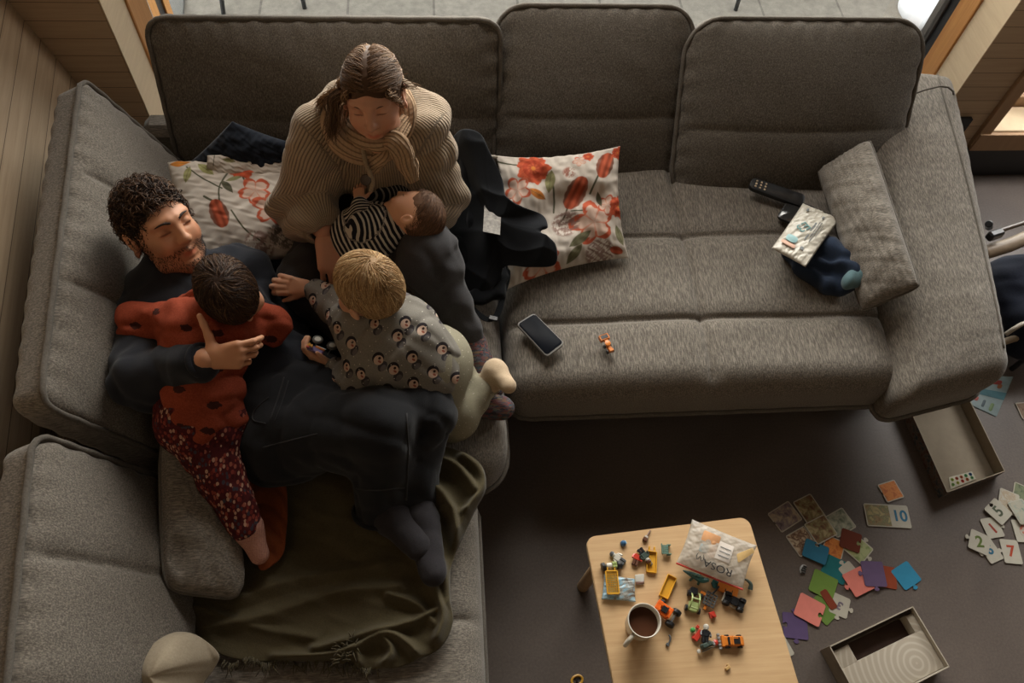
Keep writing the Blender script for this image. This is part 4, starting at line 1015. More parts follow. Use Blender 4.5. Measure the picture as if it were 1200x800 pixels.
for w_, e_ in ((wrA, elA), (wrB, elB)):
    R = frame(z=w_-e_); c0 = w_+nrm(e_-w_)*.008; MB().tube([c0+R@V(.025*math.cos(a), .025*math.sin(a), 0) for a in np.linspace(0, 2*math.pi, 24, endpoint=False)], .006, 8, closed=True).build('cuff', cloth('grey_cuff', hexc('6f6c63')), to, smooth=True)
R = frame(z=nk-che); MB().tube([nk+vd(-.1, -.3)*.03+R@V(.052*math.cos(a), .046*math.sin(a), 0) for a in np.linspace(0, 2*math.pi, 30, endpoint=False)], .007, 8, closed=True).build('collar', cloth('grey_collar', hexc('5f5c56')), to, smooth=True)
s = SDF().cone(hipA, hipB, .085, .085, .04).cone(pe, (hipA+hipB)/2, .098, .10, .04).chain([hipB, knB, anB-nrm(anB-knB)*.012], [.075, .060, .036], .03).chain([hipA, knA], [.07, .055], .03)
v, f = s.mesh(.0055, lambda P: .003*wob(P, 40, 71)+.004*np.sin(P@nrm(V(.8, .6, 0))*90+2*np.sin(P[:, 2]*50))*np.exp(-(np.linalg.norm(P-anB, axis=1)/.09)**2)+.003*np.sin(P@nrm(V(.3, .9, 0))*90)*np.exp(-(np.linalg.norm(P-knB, axis=1)/.07)**2))
mk('leggings', v, f, M_DOT, to, uvw=np.stack([v@ux/.055, v@uy/.055, 0*v[:, 0]], 1))
M_CREAM = cloth('cream_sock', hexc('b8a389'), .15, 350)
s = SDF().cone(anB-nrm(anB-knB)*.02, anB, .029, .032, .015).cone(anB, at(580, 434, .58), .030, .028, .02).cone(at(580, 434, .57), toB, .031, .022, .02)
garment('sock', s, .004, M_CREAM, to, lambda P: .0012*wob(P, 80, 5))
def kid_hair(Hd, crown, swirl, cols, n, L_, seed, mask, cap, rad=.0011, th=.006, lift=.006):
    v0, f0 = hair_cap(Hd, cap, th); L = [(v0, f0)]; C = [with_cols(v0, np.array(cols[0])*.8)]
    rt = skull_roots(n, mask, seed, True, 1.04); cr = V(*crown); d = rt-cr; nn = (rt-CC)/(CR**2); nn /= np.linalg.norm(nn, axis=1)[:, None]
    d = d/ (np.linalg.norm(d, axis=1)[:, None]+.01)+np.cross(nn, d/(np.linalg.norm(d, axis=1)[:, None]+.01))*swirl*np.exp(-np.linalg.norm(d, axis=1)/.05)[:, None]
    k = np.random.default_rng(seed+1); ph = np.sin(rt[:, 0]*90+k.uniform(0, 6))*.35+np.sin(rt[:, 1]*110)*.3; d = d+np.cross(nn, d)*ph[:, None]
    a, b, c = strands(rt, d, 9, L_, rad, cols, .14, Hd, lift, follow=.88, seed=seed, CRs=1.04); L.append((a, b)); C.append(c)
    v, f = join(L); return v, f, np.concatenate(C)
def tmask(p):
    x, y, z = p.T; return (z > np.where(y > .035, .046, np.where((y > -.035) & (np.abs(x) > .045), .018, -.045)))
capk = [((0, .115, -.03), (.095, .075, .085)), ((0, .03, -.105), (.12, .085, .085)), ((-.085, .002, -.02), (.036, .036, .040)), ((.085, .002, -.02), (.036, .036, .040))]
TH = [hexc('a38159'), hexc('bb9a6e'), hexc('8f704d'), hexc('c9ad84')]
v, f, c = kid_hair(hd, (.01, -.045, .125), 1.0, TH, 3800, .060, 31, tmask, capk, lift=.004); mk('hair', v, f, M_HAIR, to, cols=c)

# ---------------------------------------------------------------- child in red lying on the man
re = thing('person', 'brown haired child in a rust red top and flowery leggings lying on the man', 'person', (-.5, .9, .6))
hd = Head(at(272, 343, .90), vd(.45, .80, -.02), vd(-.14, -.12, .95), .78, child=True, h=.0028, ears=False)
nk = at(252, 362, .83); che = at(240, 398, .795); pe = at(238, 468, .715)
shL, elL, haL = at(222, 372, .805), at(160, 376, .755), at(166, 398, .72)
shR, elR, haR = at(272, 385, .80), at(318, 380, .765), at(290, 368, .79)
hpA, hpB = at(224, 490, .69), at(250, 492, .67)
anA, toA = at(290, 618, .565), at(304, 650, .535)
anB, toB = at(282, 600, .475), at(325, 612, .475)
bd = SDF().cone(nk, che, .045, .07).cone(che, pe, .075, .075, .04).cone(nk, hd.p(0, 0, -.04), .035, .04, .02).chain([shL, elL, haL], [.028, .024, .018]).chain([shR, elR, haR], [.028, .024, .018]).chain([hpA, anA, toA], [.05, .024, .02])
hh1 = hand(haR, vd(-.6, -.5, .1), vd(.2, .6, .6), 1, .55, curl=(30, 40, 30), h=.0022, fat=1.35)
P_ = [bd.mesh(.008), (hd.v, hd.f), hh1]; v, f = join(P_); cols = np.ones((len(v), 3)); o0 = len(P_[0][0]); cols[o0:o0+len(hd.v)] = hd.cols
mk('body', v, f, SK_KID, re, cols=cols)
m = NM('rust_jersey', .92, .1); a = m.n('ShaderNodeAttribute', attribute_name='loc'); f_ = m.noise(m.coord(), 300, 2); g = m.noise(m.coord(), 90, 2, .7)
c = m.ramp(f_, [(.3, hexc('7a3524')), (.7, hexc('914530'))]); mp = a.outputs['Vector']
vo = m.n('ShaderNodeTexVoronoi', voronoi_dimensions='2D'); vo.inputs['Scale'].default_value = 1; vo.inputs['Randomness'].default_value = .5; m.l(mp, vo.inputs['Vector'])
d = m.n('ShaderNodeVectorMath', operation='SUBTRACT'); m.l(mp, d.inputs[0]); m.l(vo.outputs['Position'], d.inputs[1]); e = m.n('ShaderNodeVectorMath', operation='MULTIPLY'); m.l(d.outputs[0], e.inputs[0]); e.inputs[1].default_value = (4.2, 7., 0)
ln = m.n('ShaderNodeVectorMath', operation='LENGTH'); m.l(e.outputs[0], ln.inputs[0]); bl = m.math('LESS_THAN', m.math('ADD', ln.outputs['Value'], m.math('MULTIPLY', g, 1.1)), 1.25)
m.col(m.mix(bl, c, hexc('3d211d'))); m.bump(f_, .15, .001)
s = SDF().cone(nk, che, .070, .092, .04, (E_N, .85)).cone(che, pe, .092, .088, .04, (E_N, .9)).cone(shL, shR, .05, .05, .04).chain([shL, elL], [.052, .046], .03).cone(elL, haL, .046, .038, .02).chain([shR, elR], [.052, .044], .03).cone(elR, haR, .044, .03, .02).cone(pe, (hpA+hpB)/2+vd(.1, -1)*.012, .092, .104, .03)
def rd(P):
    a = .007*crease(P, E_DN, 95, 81)+.005*crease(P, V(.8, .5, .2), 85, 83)+.006*wob(P, 24, 81)+.0032*wob(P, 55, 82)+.003*np.sin((P@E_DN)*85+2.5*np.sin(P[:, 0]*22))
    for s_, e_ in ((shL, elL), (shR, elR)):
        ax = nrm(e_-s_); t = (P-s_)@ax; d = np.linalg.norm(P-(s_+e_)/2, axis=1); a = a+.0042*np.sin(t*120+2.5*np.sin(P@E_DN*35))*np.clip(1-d/.12, 0, 1)
    return a
v, f = s.mesh(.005, rd); mk('rust_top', v, f, m.m, re, uvw=np.stack([v@vd(1, .1)/.085, v@vd(-.1, 1)/.085, 0*v[:, 0]], 1))
m = NM('ditsy_floral', .92, .1); vo = m.n('ShaderNodeTexVoronoi'); vo.inputs['Scale'].default_value = 135; m.l(m.coord((1, .62, .8)), vo.inputs['Vector']); sc_ = m.n('ShaderNodeSeparateColor'); m.l(vo.outputs['Color'], sc_.inputs[0])
c = m.ramp(sc_.outputs[0], [(0, hexc('3e1a1c')), (.22, hexc('6a2a26')), (.4, hexc('8f5646')), (.55, hexc('3c3942')), (.68, hexc('a98672')), (.84, hexc('7e3a30'))]); c.node.color_ramp.interpolation = 'CONSTANT'
k = m.math('LESS_THAN', vo.outputs['Distance'], .5); m.col(m.mix(k, hexc('4a1e20'), c)); m.bump(m.noise(m.coord(), 60, 3), .4, .003)
s = SDF().cone(hpA, hpB, .085, .085, .04).cone(hpA, anA-nrm(anA-hpA)*.01, .080, .041, .03).cone(hpB-V(.03, 0, .03), anB, .065, .032, .03).cone(pe, (hpA+hpB)/2, .08, .09, .03)
garment('flowery_leggings', s, .0055, m.m, re, lambda P: .005*crease(P, V(.3, -.8, .3), 85, 91)+.003*wob(P, 30, 91)+.0025*np.sin(P@nrm(V(.3, -1, 0))*70+2*np.sin(P[:, 0]*30)))
M_PINK = cloth('pink_sock', hexc('b08072'), .12, 350)
m = NM('ribbed_pink', .95, .1); m.col(m.ramp(m.noise(m.coord(), 300, 2), [(.3, hexc('a5766a')), (.7, hexc('bd8d7e'))])); w_ = m.n('ShaderNodeTexWave'); w_.inputs['Scale'].default_value = 90; m.l(m.coord(), w_.inputs['Vector']); m.bump(w_.outputs['Fac'], .6, .002); M_PINK = m.m
for a_, t_, k_ in ((anA, toA, hpA), (anB, toB, hpB)):
    s = SDF().cone(a_+nrm(k_-a_)*.015, a_, .033, .034, .015).cone(a_, t_, .034, .024, .02, (V(0, 0, 1), .85)); garment('sock', s, .0045, M_PINK, re, lambda P: .001*wob(P, 80, 9))
RH = [hexc('3b2a20'), hexc('4e382a'), hexc('60472f'), hexc('2f211a')]
def rmask(p):
    x, y, z = p.T; return (z > np.where(y > .05, .020, np.where(y > .0, -.02, -.055)))
capr = [((0, .12, -.05), (.085, .07, .085)), ((0, .03, -.125), (.12, .085, .085))]
v, f, c = kid_hair(hd, (-.02, -.035, .12), .9, RH, 3600, .075, 41, rmask, capr, th=.009, lift=.010); mk('hair', v, f, M_HAIR, re, cols=c)
# ================================================================ soft things on the sofa
def quad_pt(c, u, v):
    """bilinear point, u right 0..1, v down 0..1; c = TL, TR, BR, BL"""
    u = np.asarray(u)[..., None]; v = np.asarray(v)[..., None]
    return (1-v)*((1-u)*c[0]+u*c[1])+v*((1-u)*c[3]+u*c[2])
def pillow(name, cs, th, mat, parent=None, N=90, paint=None, puff=.5, pinch=.06, wr=.004, seed=1, dents=(), back=.6, corner=0.):
    cs = [np.asarray(p, float) for p in cs]; n = nrm(np.cross(cs[3]-cs[0], cs[1]-cs[0])); n = n if n[2] > 0 else -n
    g = np.linspace(0, 1, N); U, W = np.meshgrid(g, g); u = U*2-1; w = W*2-1
    pu = U+pinch*(-u)*(1-w**2)*np.abs(u)*.5*1.; pw = W+pinch*(-w)*(1-u**2)*np.abs(w)*.5
    k_ = corner*(u**4)*(w**4); pu = .5+(pu-.5)*(1-k_); pw = .5+(pw-.5)*(1-k_)
    P0 = quad_pt(cs, pu, pw); env = np.clip((1-u**2)*(1-w**2), 0, 1)**puff
    P2 = np.stack([U*.45, W*.45, 0*U], -1)
    edge = np.exp(-np.minimum(1-np.abs(u), 1-np.abs(w))/.18)
    r1 = wr*(wob(P2, 38, seed)+.8*wob(P2, 80, seed+1))*np.clip(env*6, 0, 1)
    gat = wr*.7*edge*(np.sin(U*70+3*wob(P2, 20, seed+3))*(1-np.abs(u))+np.sin(W*66+3*wob(P2, 22, seed+4))*(1-np.abs(w)))*np.clip(env*8, 0, 1)
    T = th*env+r1+gat
    for (du, dv, r, d) in dents: T = T-d*np.exp(-((U-du)**2+(W-dv)**2)/r**2)
    F_ = P0+n*T[..., None]; B_ = P0-n*(th*back*env)[..., None]
    v = np.concatenate([F_.reshape(-1, 3), B_.reshape(-1, 3)]); i, j = np.meshgrid(np.arange(N-1), np.arange(N-1), indexing='ij'); a = (i*N+j).ravel()
    f1 = np.stack([a, a+N, a+N+1, a+1], 1); f2 = np.stack([a+1, a+N+1, a+N, a], 1)+N*N
    # weld rims
    idx = np.arange(2*N*N); rim = np.zeros((N, N), bool); rim[0] = rim[-1] = True; rim[:, 0] = rim[:, -1] = True; rr = np.where(rim.ravel())[0]; idx[rr+N*N] = rr
    f = idx[np.concatenate([f1, f2])]; nn = np.cross(v[f[0, 1]]-v[f[0, 0]], v[f[0, 2]]-v[f[0, 0]])
    if nn.dot(n) < 0: f = f[:, ::-1]
    cols = None
    if paint is not None:
        c = paint(U, W).reshape(-1, 3); cols = np.concatenate([c, c])
    o = mk(name, v, np.ascontiguousarray(f), mat, parent, cols=cols)
    rim_i = [(0, k) for k in range(N)]+[(k, N-1) for k in range(1, N)]+[(N-1, k) for k in range(N-2, -1, -1)]+[(k, 0) for k in range(N-2, 0, -1)]
    o['_'] = 0; del o['_']
    return o, np.array([P0[i, j] for i, j in rim_i])
def floral(feats, base=hexc('b9b0a6')):
    def paint(U, W):
        c = np.tile(np.array(base), U.shape+(1,)); P3 = np.stack([U, W, 0*U], -1); nz = wob(P3, 60, 5); n2 = wob(P3, 140, 6)
        c = c*(1+.03*nz[..., None])
        def put(mask, col, k=1.):
            nonlocal c; m = (np.clip(mask, 0, 1)*k)[..., None]; c = c*(1-m)+m*np.asarray(col)
        for ft in feats:
            t = ft[0]
            if t == 'stem':
                pts = np.array(ft[1], float); w = ft[2] if len(ft) > 2 else .009
                pts = smooth_path(np.column_stack([pts, np.zeros(len(pts))]), 24)[:, :2]; d = np.full(U.shape, 9.)
                for a, b in zip(pts[:-1], pts[1:]):
                    ab = b-a; h = np.clip(((U-a[0])*ab[0]+(W-a[1])*ab[1])/(ab@ab+1e-9), 0, 1); d = np.minimum(d, np.hypot(U-a[0]-h*ab[0], W-a[1]-h*ab[1]))
                put((w-d)/.004, hexc('4c4c3c')); continue
            x, y, r = ft[1:4]; rot = ft[4] if len(ft) > 4 else 0
            dx = (U-x); dy = (W-y); a_ = math.radians(rot); qx = dx*math.cos(a_)+dy*math.sin(a_); qy = -dx*math.sin(a_)+dy*math.cos(a_); R = np.hypot(qx, qy)+1e-6; th = np.arctan2(qy, qx)
            if t == 'poppy':
                b = r*(1+.07*np.sin(5*th+1)+.06*np.sin(9*th+2)+.03*np.sin(19*th)+.05*nz); m = (b-R)/.008; col = np.array(hexc('ab4e34'))*(1+.35*np.sin(th*9+R*60)[..., None]*.5+.15*n2[..., None]); put(m, col); put((r*.45-np.abs(R-r*.5)*3)/.01, hexc('8a2c1c'), .5); put((r*.16-R)/.006, hexc('d08a3c'), .7)
            elif t == 'lily':
                b = r*(.62+.38*np.abs(np.sin(2.5*th+.4))+.05*nz); m = (b-R)/.008; put(m, hexc('bda293')); put(np.minimum(m, (R-b*.70-.012*nz)/.012), hexc('a85038')); put(np.minimum(m, (np.cos(2.5*th+.4)**8-.6)*3), hexc('bb6a4e'), .6)
            elif t == 'tulip':
                b = r*(1-.35*np.abs(qy/r)**1.5); m = np.minimum((r-np.abs(qx)*1.0)/.008, (r*.62*np.sqrt(np.clip(1-(qx/r)**2, 0, 1))*(1+.03*np.sin(qx*120))-np.abs(qy))/.008); put(m, np.array(hexc('9c4c35'))*(1+.3*np.sin(qy*110)[..., None])); put(np.minimum(m, (np.abs(qy)-r*.34)/.01), hexc('6b5145'), .8)
            elif t == 'leaf':
                m = (r*.42*np.clip(1-(qx/r)**2, 0, 1)-np.abs(qy))/.006; put(m, np.array(hexc(ft[5] if len(ft) > 5 else '7d7a57'))*(1+.15*n2[..., None])); put(np.minimum(m, (.004-np.abs(qy))/.003), hexc('57543c'), .8)
            elif t == 'cluster':
                m = (r-R)/.02; bl = wob(P3, 150, int(x*100)+3)+.3; put(np.minimum(m, bl*3), hexc(ft[5] if len(ft) > 5 else '7b6058'), .85)
        return c
    return paint
M_FLOR = attr_col('floral_cotton', .9, .12, 500)
FR = [('stem', [(.27, .10), (.10, .08), (.0, .05)]), ('stem', [(.30, .15), (.40, .22), (.43, .40), (.42, .50)]), ('stem', [(.84, .18), (.76, .32), (.72, .40)], .011), ('stem', [(.55, .52), (.70, .56), (.85, .60), (.95, .62)], .007), ('stem', [(.55, .42), (.50, .55), (.45, .60)]),
      ('poppy', .27, .13, .135), ('tulip', .60, .38, .14, -60), ('tulip', .86, .17, .13, 110), ('lily', .72, .66, .20, 20), ('lily', .86, .52, .10, 60), ('poppy', .98, .55, .10), ('cluster', .50, .62, .12), ('cluster', .76, .93, .13), ('cluster', .55, .20, .06, 0, '8a5040'), ('leaf', .28, .35, .09, 30, 'a8672f'), ('leaf', .40, .25, .10, 100), ('leaf', .60, .78, .11, -30, '65624c'), ('leaf', .55, .90, .10, -50, '65624c'), ('leaf', .80, .46, .07, 80, '4f4d3e'), ('lily', .12, .30, .12, 0), ('lily', .30, .93, .16, 0), ('poppy', .98, .06, .06), ('tulip', .90, .93, .06, 20), ('poppy', .72, .06, .05), ('lily', .64, .10, .06), ('leaf', .95, .80, .1, 80, '77745a')]
FL = [('stem', [(.60, .14), (.45, .35), (.42, .55)]), ('stem', [(.62, .22), (.66, .40), (.70, .52)]), ('stem', [(.30, .45), (.42, .55)], .012), ('stem', [(.50, .60), (.58, .78), (.70, .9)]), ('stem', [(.18, .12), (.30, .26), (.46, .40)]),
      ('poppy', .64, .16, .15), ('leaf', .34, .17, .10, 50, '8f8d5e'), ('leaf', .18, .20, .09, 110, '8a875c'), ('leaf', .50, .38, .08, 60, '4f4d3e'), ('leaf', .56, .31, .07, -10, '7d7a57'), ('lily', .72, .44, .15, 0), ('lily', .82, .60, .16, 40), ('tulip', .40, .62, .13, 80), ('cluster', .86, .84, .12, 0, '4c443e'), ('cluster', .66, .90, .12), ('poppy', .98, .1, .08), ('leaf', .12, .05, .10, 0, 'b5722f')]
o, _ = pillow('throw_pillow', [at(581, 182, .66), at(727, 171, .66), at(737, 302, .49), at(590, 341, .49)], .055, M_FLOR, None, 230, floral(FR), .5, .10, .004, 3, dents=((.42, .45, .13, .045), (.52, .62, .10, .035), (.62, .42, .10, .030), (.80, .46, .08, .024), (.36, .22, .09, .02), (.3, .6, .12, .02)))
tag(o, 'crumpled white throw pillow with orange flowers, standing between dark jacket and empty seat', 'pillow', 'flowery pillows')
MB().tube([at(562, 181, .665), at(572, 183, .67), at(583, 184, .665)], .005, 6).build('corner_tie', cloth('white_tie', hexc('a39b90')), o, smooth=True)
o, _ = pillow('throw_pillow', [at(196, 190, .66), at(338, 178, .70), at(360, 302, .585), at(216, 318, .60)], .065, M_FLOR, None, 230, floral(FL), .45, .05, .003, 7)
tag(o, 'plump white throw pillow with poppies, wedged beside the head of the reclining man', 'pillow', 'flowery pillows')
o, _ = pillow('throw_pillow', [at(243, 182, .735), at(330, 176, .74), at(345, 240, .62), at(236, 240, .62)], .03, M_FLOR, None, 120, floral([('poppy', .92, .05, .12), ('leaf', .3, .1, .1, 20), ('leaf', .55, .12, .1, -10), ('stem', [(.1, .0), (.1, .2)])]), .5, .03, .002, 8)
tag(o, 'flowery throw pillow of which only the top edge peeks out behind the plump one', 'pillow', 'flowery pillows')
M_NV = cloth('navy_linen', hexc('171c25'), .25, 350)
o, _ = pillow('throw_pillow', [at(272, 142, .80), at(345, 168, .76), at(320, 235, .60), at(215, 196, .66)], .045, M_NV, None, 70, None, .5, .04, .003, 9); tag(o, 'plain navy throw pillow standing behind the flowery ones', 'pillow')
o, rim = pillow('throw_pillow', [at(957, 199, .56), at(1020, 161, .68), at(1080, 338, .64), at(1010, 368, .50)], .075, M_SX, None, 90, None, .38, .03, .004, 11, corner=.05)
tag(o, 'small grey brown pillow in the sofa fabric leaning on the right armrest', 'pillow', 'pillows in the sofa fabric')
MB().tube(rim, .004, 6, closed=True).build('seam', M_PIPE, o, smooth=True)
o, rim = pillow('throw_pillow', [at(186, 508, .64), at(255, 500, .53), at(288, 706, .50), at(190, 694, .575)], .062, M_SX, None, 90, None, .30, .02, .003, 12, corner=.12, dents=((.12, .78, .10, .03),))
tag(o, 'small grey brown pillow in the sofa fabric beside the flowery leggings', 'pillow', 'pillows in the sofa fabric')
MB().tube(rim, .004, 6, closed=True).build('seam', M_PIPE, o, smooth=True)

def drape(name, outline, centre, mat, parent=None, dome=0., folds=None, nr=44, na=200, th=.005, edge=.0, world_z=None, ncl=1.0):
    """cloth spread over a star-shaped outline of (px, py, z)"""
    O = np.array([at(*p) for p in outline]); O = np.vstack([O, O[:1]]); P = smooth_path(O, na+1)[:-1]; c = at(*centre)
    R_ = np.linspace(0, 1, nr); v = [c]; 
    G = c[None, None]+(P[None]-c)*(R_[1:, None, None]**ncl); rr = R_[1:, None]*np.ones((1, na))
    z = G[..., 2]+dome*(1-rr**2)
    if folds is not None: z = z+folds(G, rr)
    if edge: z = z-edge*np.clip((rr-.92)/.08, 0, 1)**2
    G[..., 2] = z; v = np.concatenate([[c+V(0, 0, dome+(folds(c[None, None], np.zeros((1, 1)))[0, 0] if folds else 0))], G.reshape(-1, 3)])
    f = [(0, 1+k, 1+(k+1) % na) for k in range(na)]
    for i in range(nr-2):
        for k in range(na):
            l = (k+1) % na; f.append((1+i*na+k, 1+(i+1)*na+k, 1+(i+1)*na+l, 1+i*na+l))
    e1 = v[f[0][1]]-v[0]; e2 = v[f[0][2]]-v[0]
    if np.cross(e1, e2)[2] < 0: f = [q[::-1] for q in f]
    o = mk(name, v, f, mat, parent); m = o.modifiers.new('thickness', 'SOLIDIFY'); m.thickness = th; m.offset = -1; return o
# olive throw under the man's feet
M_OLIVE = cloth('olive_throw', hexc('4a4331'), .25, 260)
RID = [(((540, 540), (563, 560), (566, 580), (550, 604)), .040, .016), (((500, 540), (530, 552), (556, 580)), .036, .015), (((470, 560), (505, 575), (530, 600), (538, 640)), .042, .016), (((470, 610), (498, 640), (520, 675), (528, 705)), .038, .015),
       (((488, 650), (508, 690), (518, 725), (514, 752)), .030, .012), (((370, 757), (430, 742), (480, 734), (515, 716)), .024, .012), (((320, 773), (400, 762), (448, 744), (476, 756), (492, 772)), .028, .012), (((240, 738), (320, 718), (400, 694), (470, 690)), .016, .018),
       (((285, 700), (360, 676), (450, 664)), .012, .018), (((446, 745), (458, 762), (448, 780)), .026, .010), (((400, 752), (420, 762), (424, 782)), .020, .009), (((520, 600), (545, 610), (540, 628)), .026, .010), (((455, 700), (490, 712), (510, 735)), .022, .012), (((230, 712), (300, 735), (370, 745)), .012, .014)]
RID = [(smooth_path([at(x, y, .475) for x, y in p], 16), h, w) for p, h, w in RID]
def ofold(G, rr):
    P = G.copy(); P[..., 2] = 0; Q = P+np.stack([.008*wob(P, 16, 7), .008*wob(P, 16, 8), 0*rr], -1); z = np.zeros(rr.shape)
    for path, h, w in RID:
        d = np.full(rr.shape, 9.)
        for a, b in zip(path[:-1], path[1:]):
            ab = (b-a)[:2]; t = np.clip(((Q[..., 0]-a[0])*ab[0]+(Q[..., 1]-a[1])*ab[1])/(ab@ab), 0, 1); d = np.minimum(d, np.hypot(Q[..., 0]-a[0]-t*ab[0], Q[..., 1]-a[1]-t*ab[1]))
        z = np.maximum(z, h*np.exp(-(d/w)**1.6))+.25*h*np.exp(-(d/w/1.5)**2)
    return (z+.004*wob(P, 26, 6)+.002*wob(P, 70, 5))*np.clip((1-rr)/.06, 0, 1)**.6
ol = drape('throw_blanket', [(440, 520, .475), (520, 523, .49), (560, 540, .50), (570, 570, .50), (556, 600, .49), (540, 635, .485), (529, 665, .485), (528, 700, .48), (531, 728, .475), (518, 757, .475), (492, 772, .475), (460, 783, .475), (425, 784, .472), (396, 777, .472), (350, 776, .47), (300, 774, .47), (262, 768, .47), (236, 748, .47), (213, 722, .47), (213, 696, .47), (250, 660, .47), (275, 610, .47), (300, 560, .47), (370, 530, .47)], (400, 660, .475), M_OLIVE, dome=.004, folds=ofold, nr=90, na=320, th=.006)
tag(ol, 'rumpled olive fringed throw spread over the chaise under the legs of the man', 'blanket')
mb = MB(); r = np.random.default_rng(5)
for k in range(95):
    x = 262+180*k/95+r.uniform(-2, 2); y = 776+4*math.sin(k*.3)+(6 if x > 400 else 0); p0 = at(x, y-3, .474); dx = r.normal()*.008
    L_ = r.uniform(.012, .034); mb.tube([p0, p0+V(dx*.5, -L_*.5, .001+.006*r.random()), p0+V(dx+r.normal()*.006, -L_, -.003)], [.0016, .0018, .0008], 4)
for k in range(36):
    x = 396+r.uniform(0, 22); y = 748+r.uniform(0, 28); p0 = at(x, y, .50); a = r.uniform(0, 6.28); L_ = r.uniform(.012, .028); mb.tube([p0, p0+V(math.cos(a)*L_*.5, math.sin(a)*L_*.5, .008), p0+V(math.cos(a)*L_, math.sin(a)*L_, .0)], [.0016, .0018, .0008], 4)
tag(mb.build('fringe', M_OLIVE, ol, smooth=True), kind='stuff')
# rust cloth under the child's foot
M_RUST = cloth('rust_muslin', hexc('7a3f22'), .2, 300)
ru = drape('muslin_cloth', [(290, 545, .50), (330, 560, .50), (337, 590, .505), (335, 630, .505), (330, 652, .50), (309, 668, .497), (299, 655, .50), (285, 600, .50)], (312, 605, .503), M_RUST, dome=.006, folds=lambda G, rr: .010*np.abs(np.sin(G[..., 1]*55+2*np.sin(G[..., 0]*30)))*np.clip((1-rr)/.2, 0, 1), nr=30, na=90, th=.003)
tag(ru, 'rust orange muslin cloth under the pink socks', 'cloth')
ru = drape('burp_cloth', [(268, 482, .66), (290, 480, .66), (300, 492, .64), (290, 512, .62), (276, 508, .62)], (284, 494, .645), M_RUST, dome=.006, nr=10, na=40, th=.003); tag(ru, 'corner of rust cloth tucked between the jeans and flowery leggings', 'cloth')
# cream blanket at the lower left corner
M_CRM = cloth('cream_fleece', hexc('a39783'), .12, 200)
def cf(G, rr): P = G.copy(); P[..., 2] = 0; return (.035*np.abs(np.sin((G[..., 0]*1.0+G[..., 1]*.6)*17+1.4*wob(P, 7, 3)))**.8+.008*wob(P, 22, 8))*np.clip((1-rr)/.15, 0, 1)**.5
cr = drape('fleece_blanket', [(120, 810, .53), (160, 775, .56), (198, 744, .56), (222, 741, .57), (243, 752, .55), (257, 768, .52), (250, 785, .50), (236, 810, .49), (225, 880, .48), (120, 880, .48)], (190, 800, .56), M_CRM, dome=.05, folds=cf, nr=50, na=160, th=.012)
tag(cr, 'cream fleece blanket bunched on the chaise at the lower left corner', 'blanket')
# dark jacket between the woman and the flowery pillow
M_JK = cloth('black_jacket', hexc('191b1f'), .2, 420)
def jf(G, rr): P = G.copy(); P[..., 2] *= .3; return (.016*(1-np.abs(np.sin((G[..., 0]*1.1-G[..., 1]*.5)*17+1.6*wob(P, 8, 13))))**1.5+.010*(1-np.abs(np.sin((G[..., 0]*.5+G[..., 1])*24+1.6*wob(P, 9, 17))))**2+.003*wob(P, 34, 14))*np.clip((1-rr)/.12, 0, 1)**.5
jk = drape('jacket', [(524, 170, .68), (540, 152, .78), (562, 156, .79), (574, 178, .76), (588, 208, .72), (594, 232, .69), (612, 242, .68), (636, 252, .66), (642, 266, .655), (634, 272, .65), (651, 286, .64), (650, 310, .60), (620, 313, .575), (592, 312, .56), (584, 330, .52), (560, 348, .49), (540, 330, .49), (522, 260, .52)], (576, 262, .635), M_JK, dome=.006, folds=jf, nr=60, na=260, th=.010)
tag(jk, 'black jacket lying open between the woman and the flowery pillow', 'jacket')
# standing part of the jacket against the back cushion, tucked pocket flap
s = SDF().cone(at(560, 300, .50), at(546, 175, .70), .05, .035, .03, (V(1, 0, .2), .6))
garment('collar', s, .008, M_JK, jk, lambda P: .007*wob(P, 20, 15)+.003*wob(P, 60, 16))
m_t = plain('silver_label', hexc('77736d'), .5, .4, .45, 90, .15); q = [at(568, 235, .664), at(588, 238, .664), at(586, 275, .655), at(566, 271, .655)]
MB().add([*q, *[p-V(0, 0, .002) for p in q]], [(3, 2, 1, 0), (4, 5, 6, 7), (0, 1, 5, 4), (1, 2, 6, 5), (2, 3, 7, 6), (3, 0, 4, 7)]).build('reflective_label', m_t, jk)
q = [at(573, 230, .668), at(582, 231, .668), at(582, 238, .668), at(573, 237, .668)]
MB().add([*q, *[p-V(0, 0, .002) for p in q]], [(3, 2, 1, 0), (4, 5, 6, 7), (0, 1, 5, 4), (1, 2, 6, 5), (2, 3, 7, 6), (3, 0, 4, 7)]).build('care_label', plain('cloth_label', hexc('aaa59b'), .8), jk)
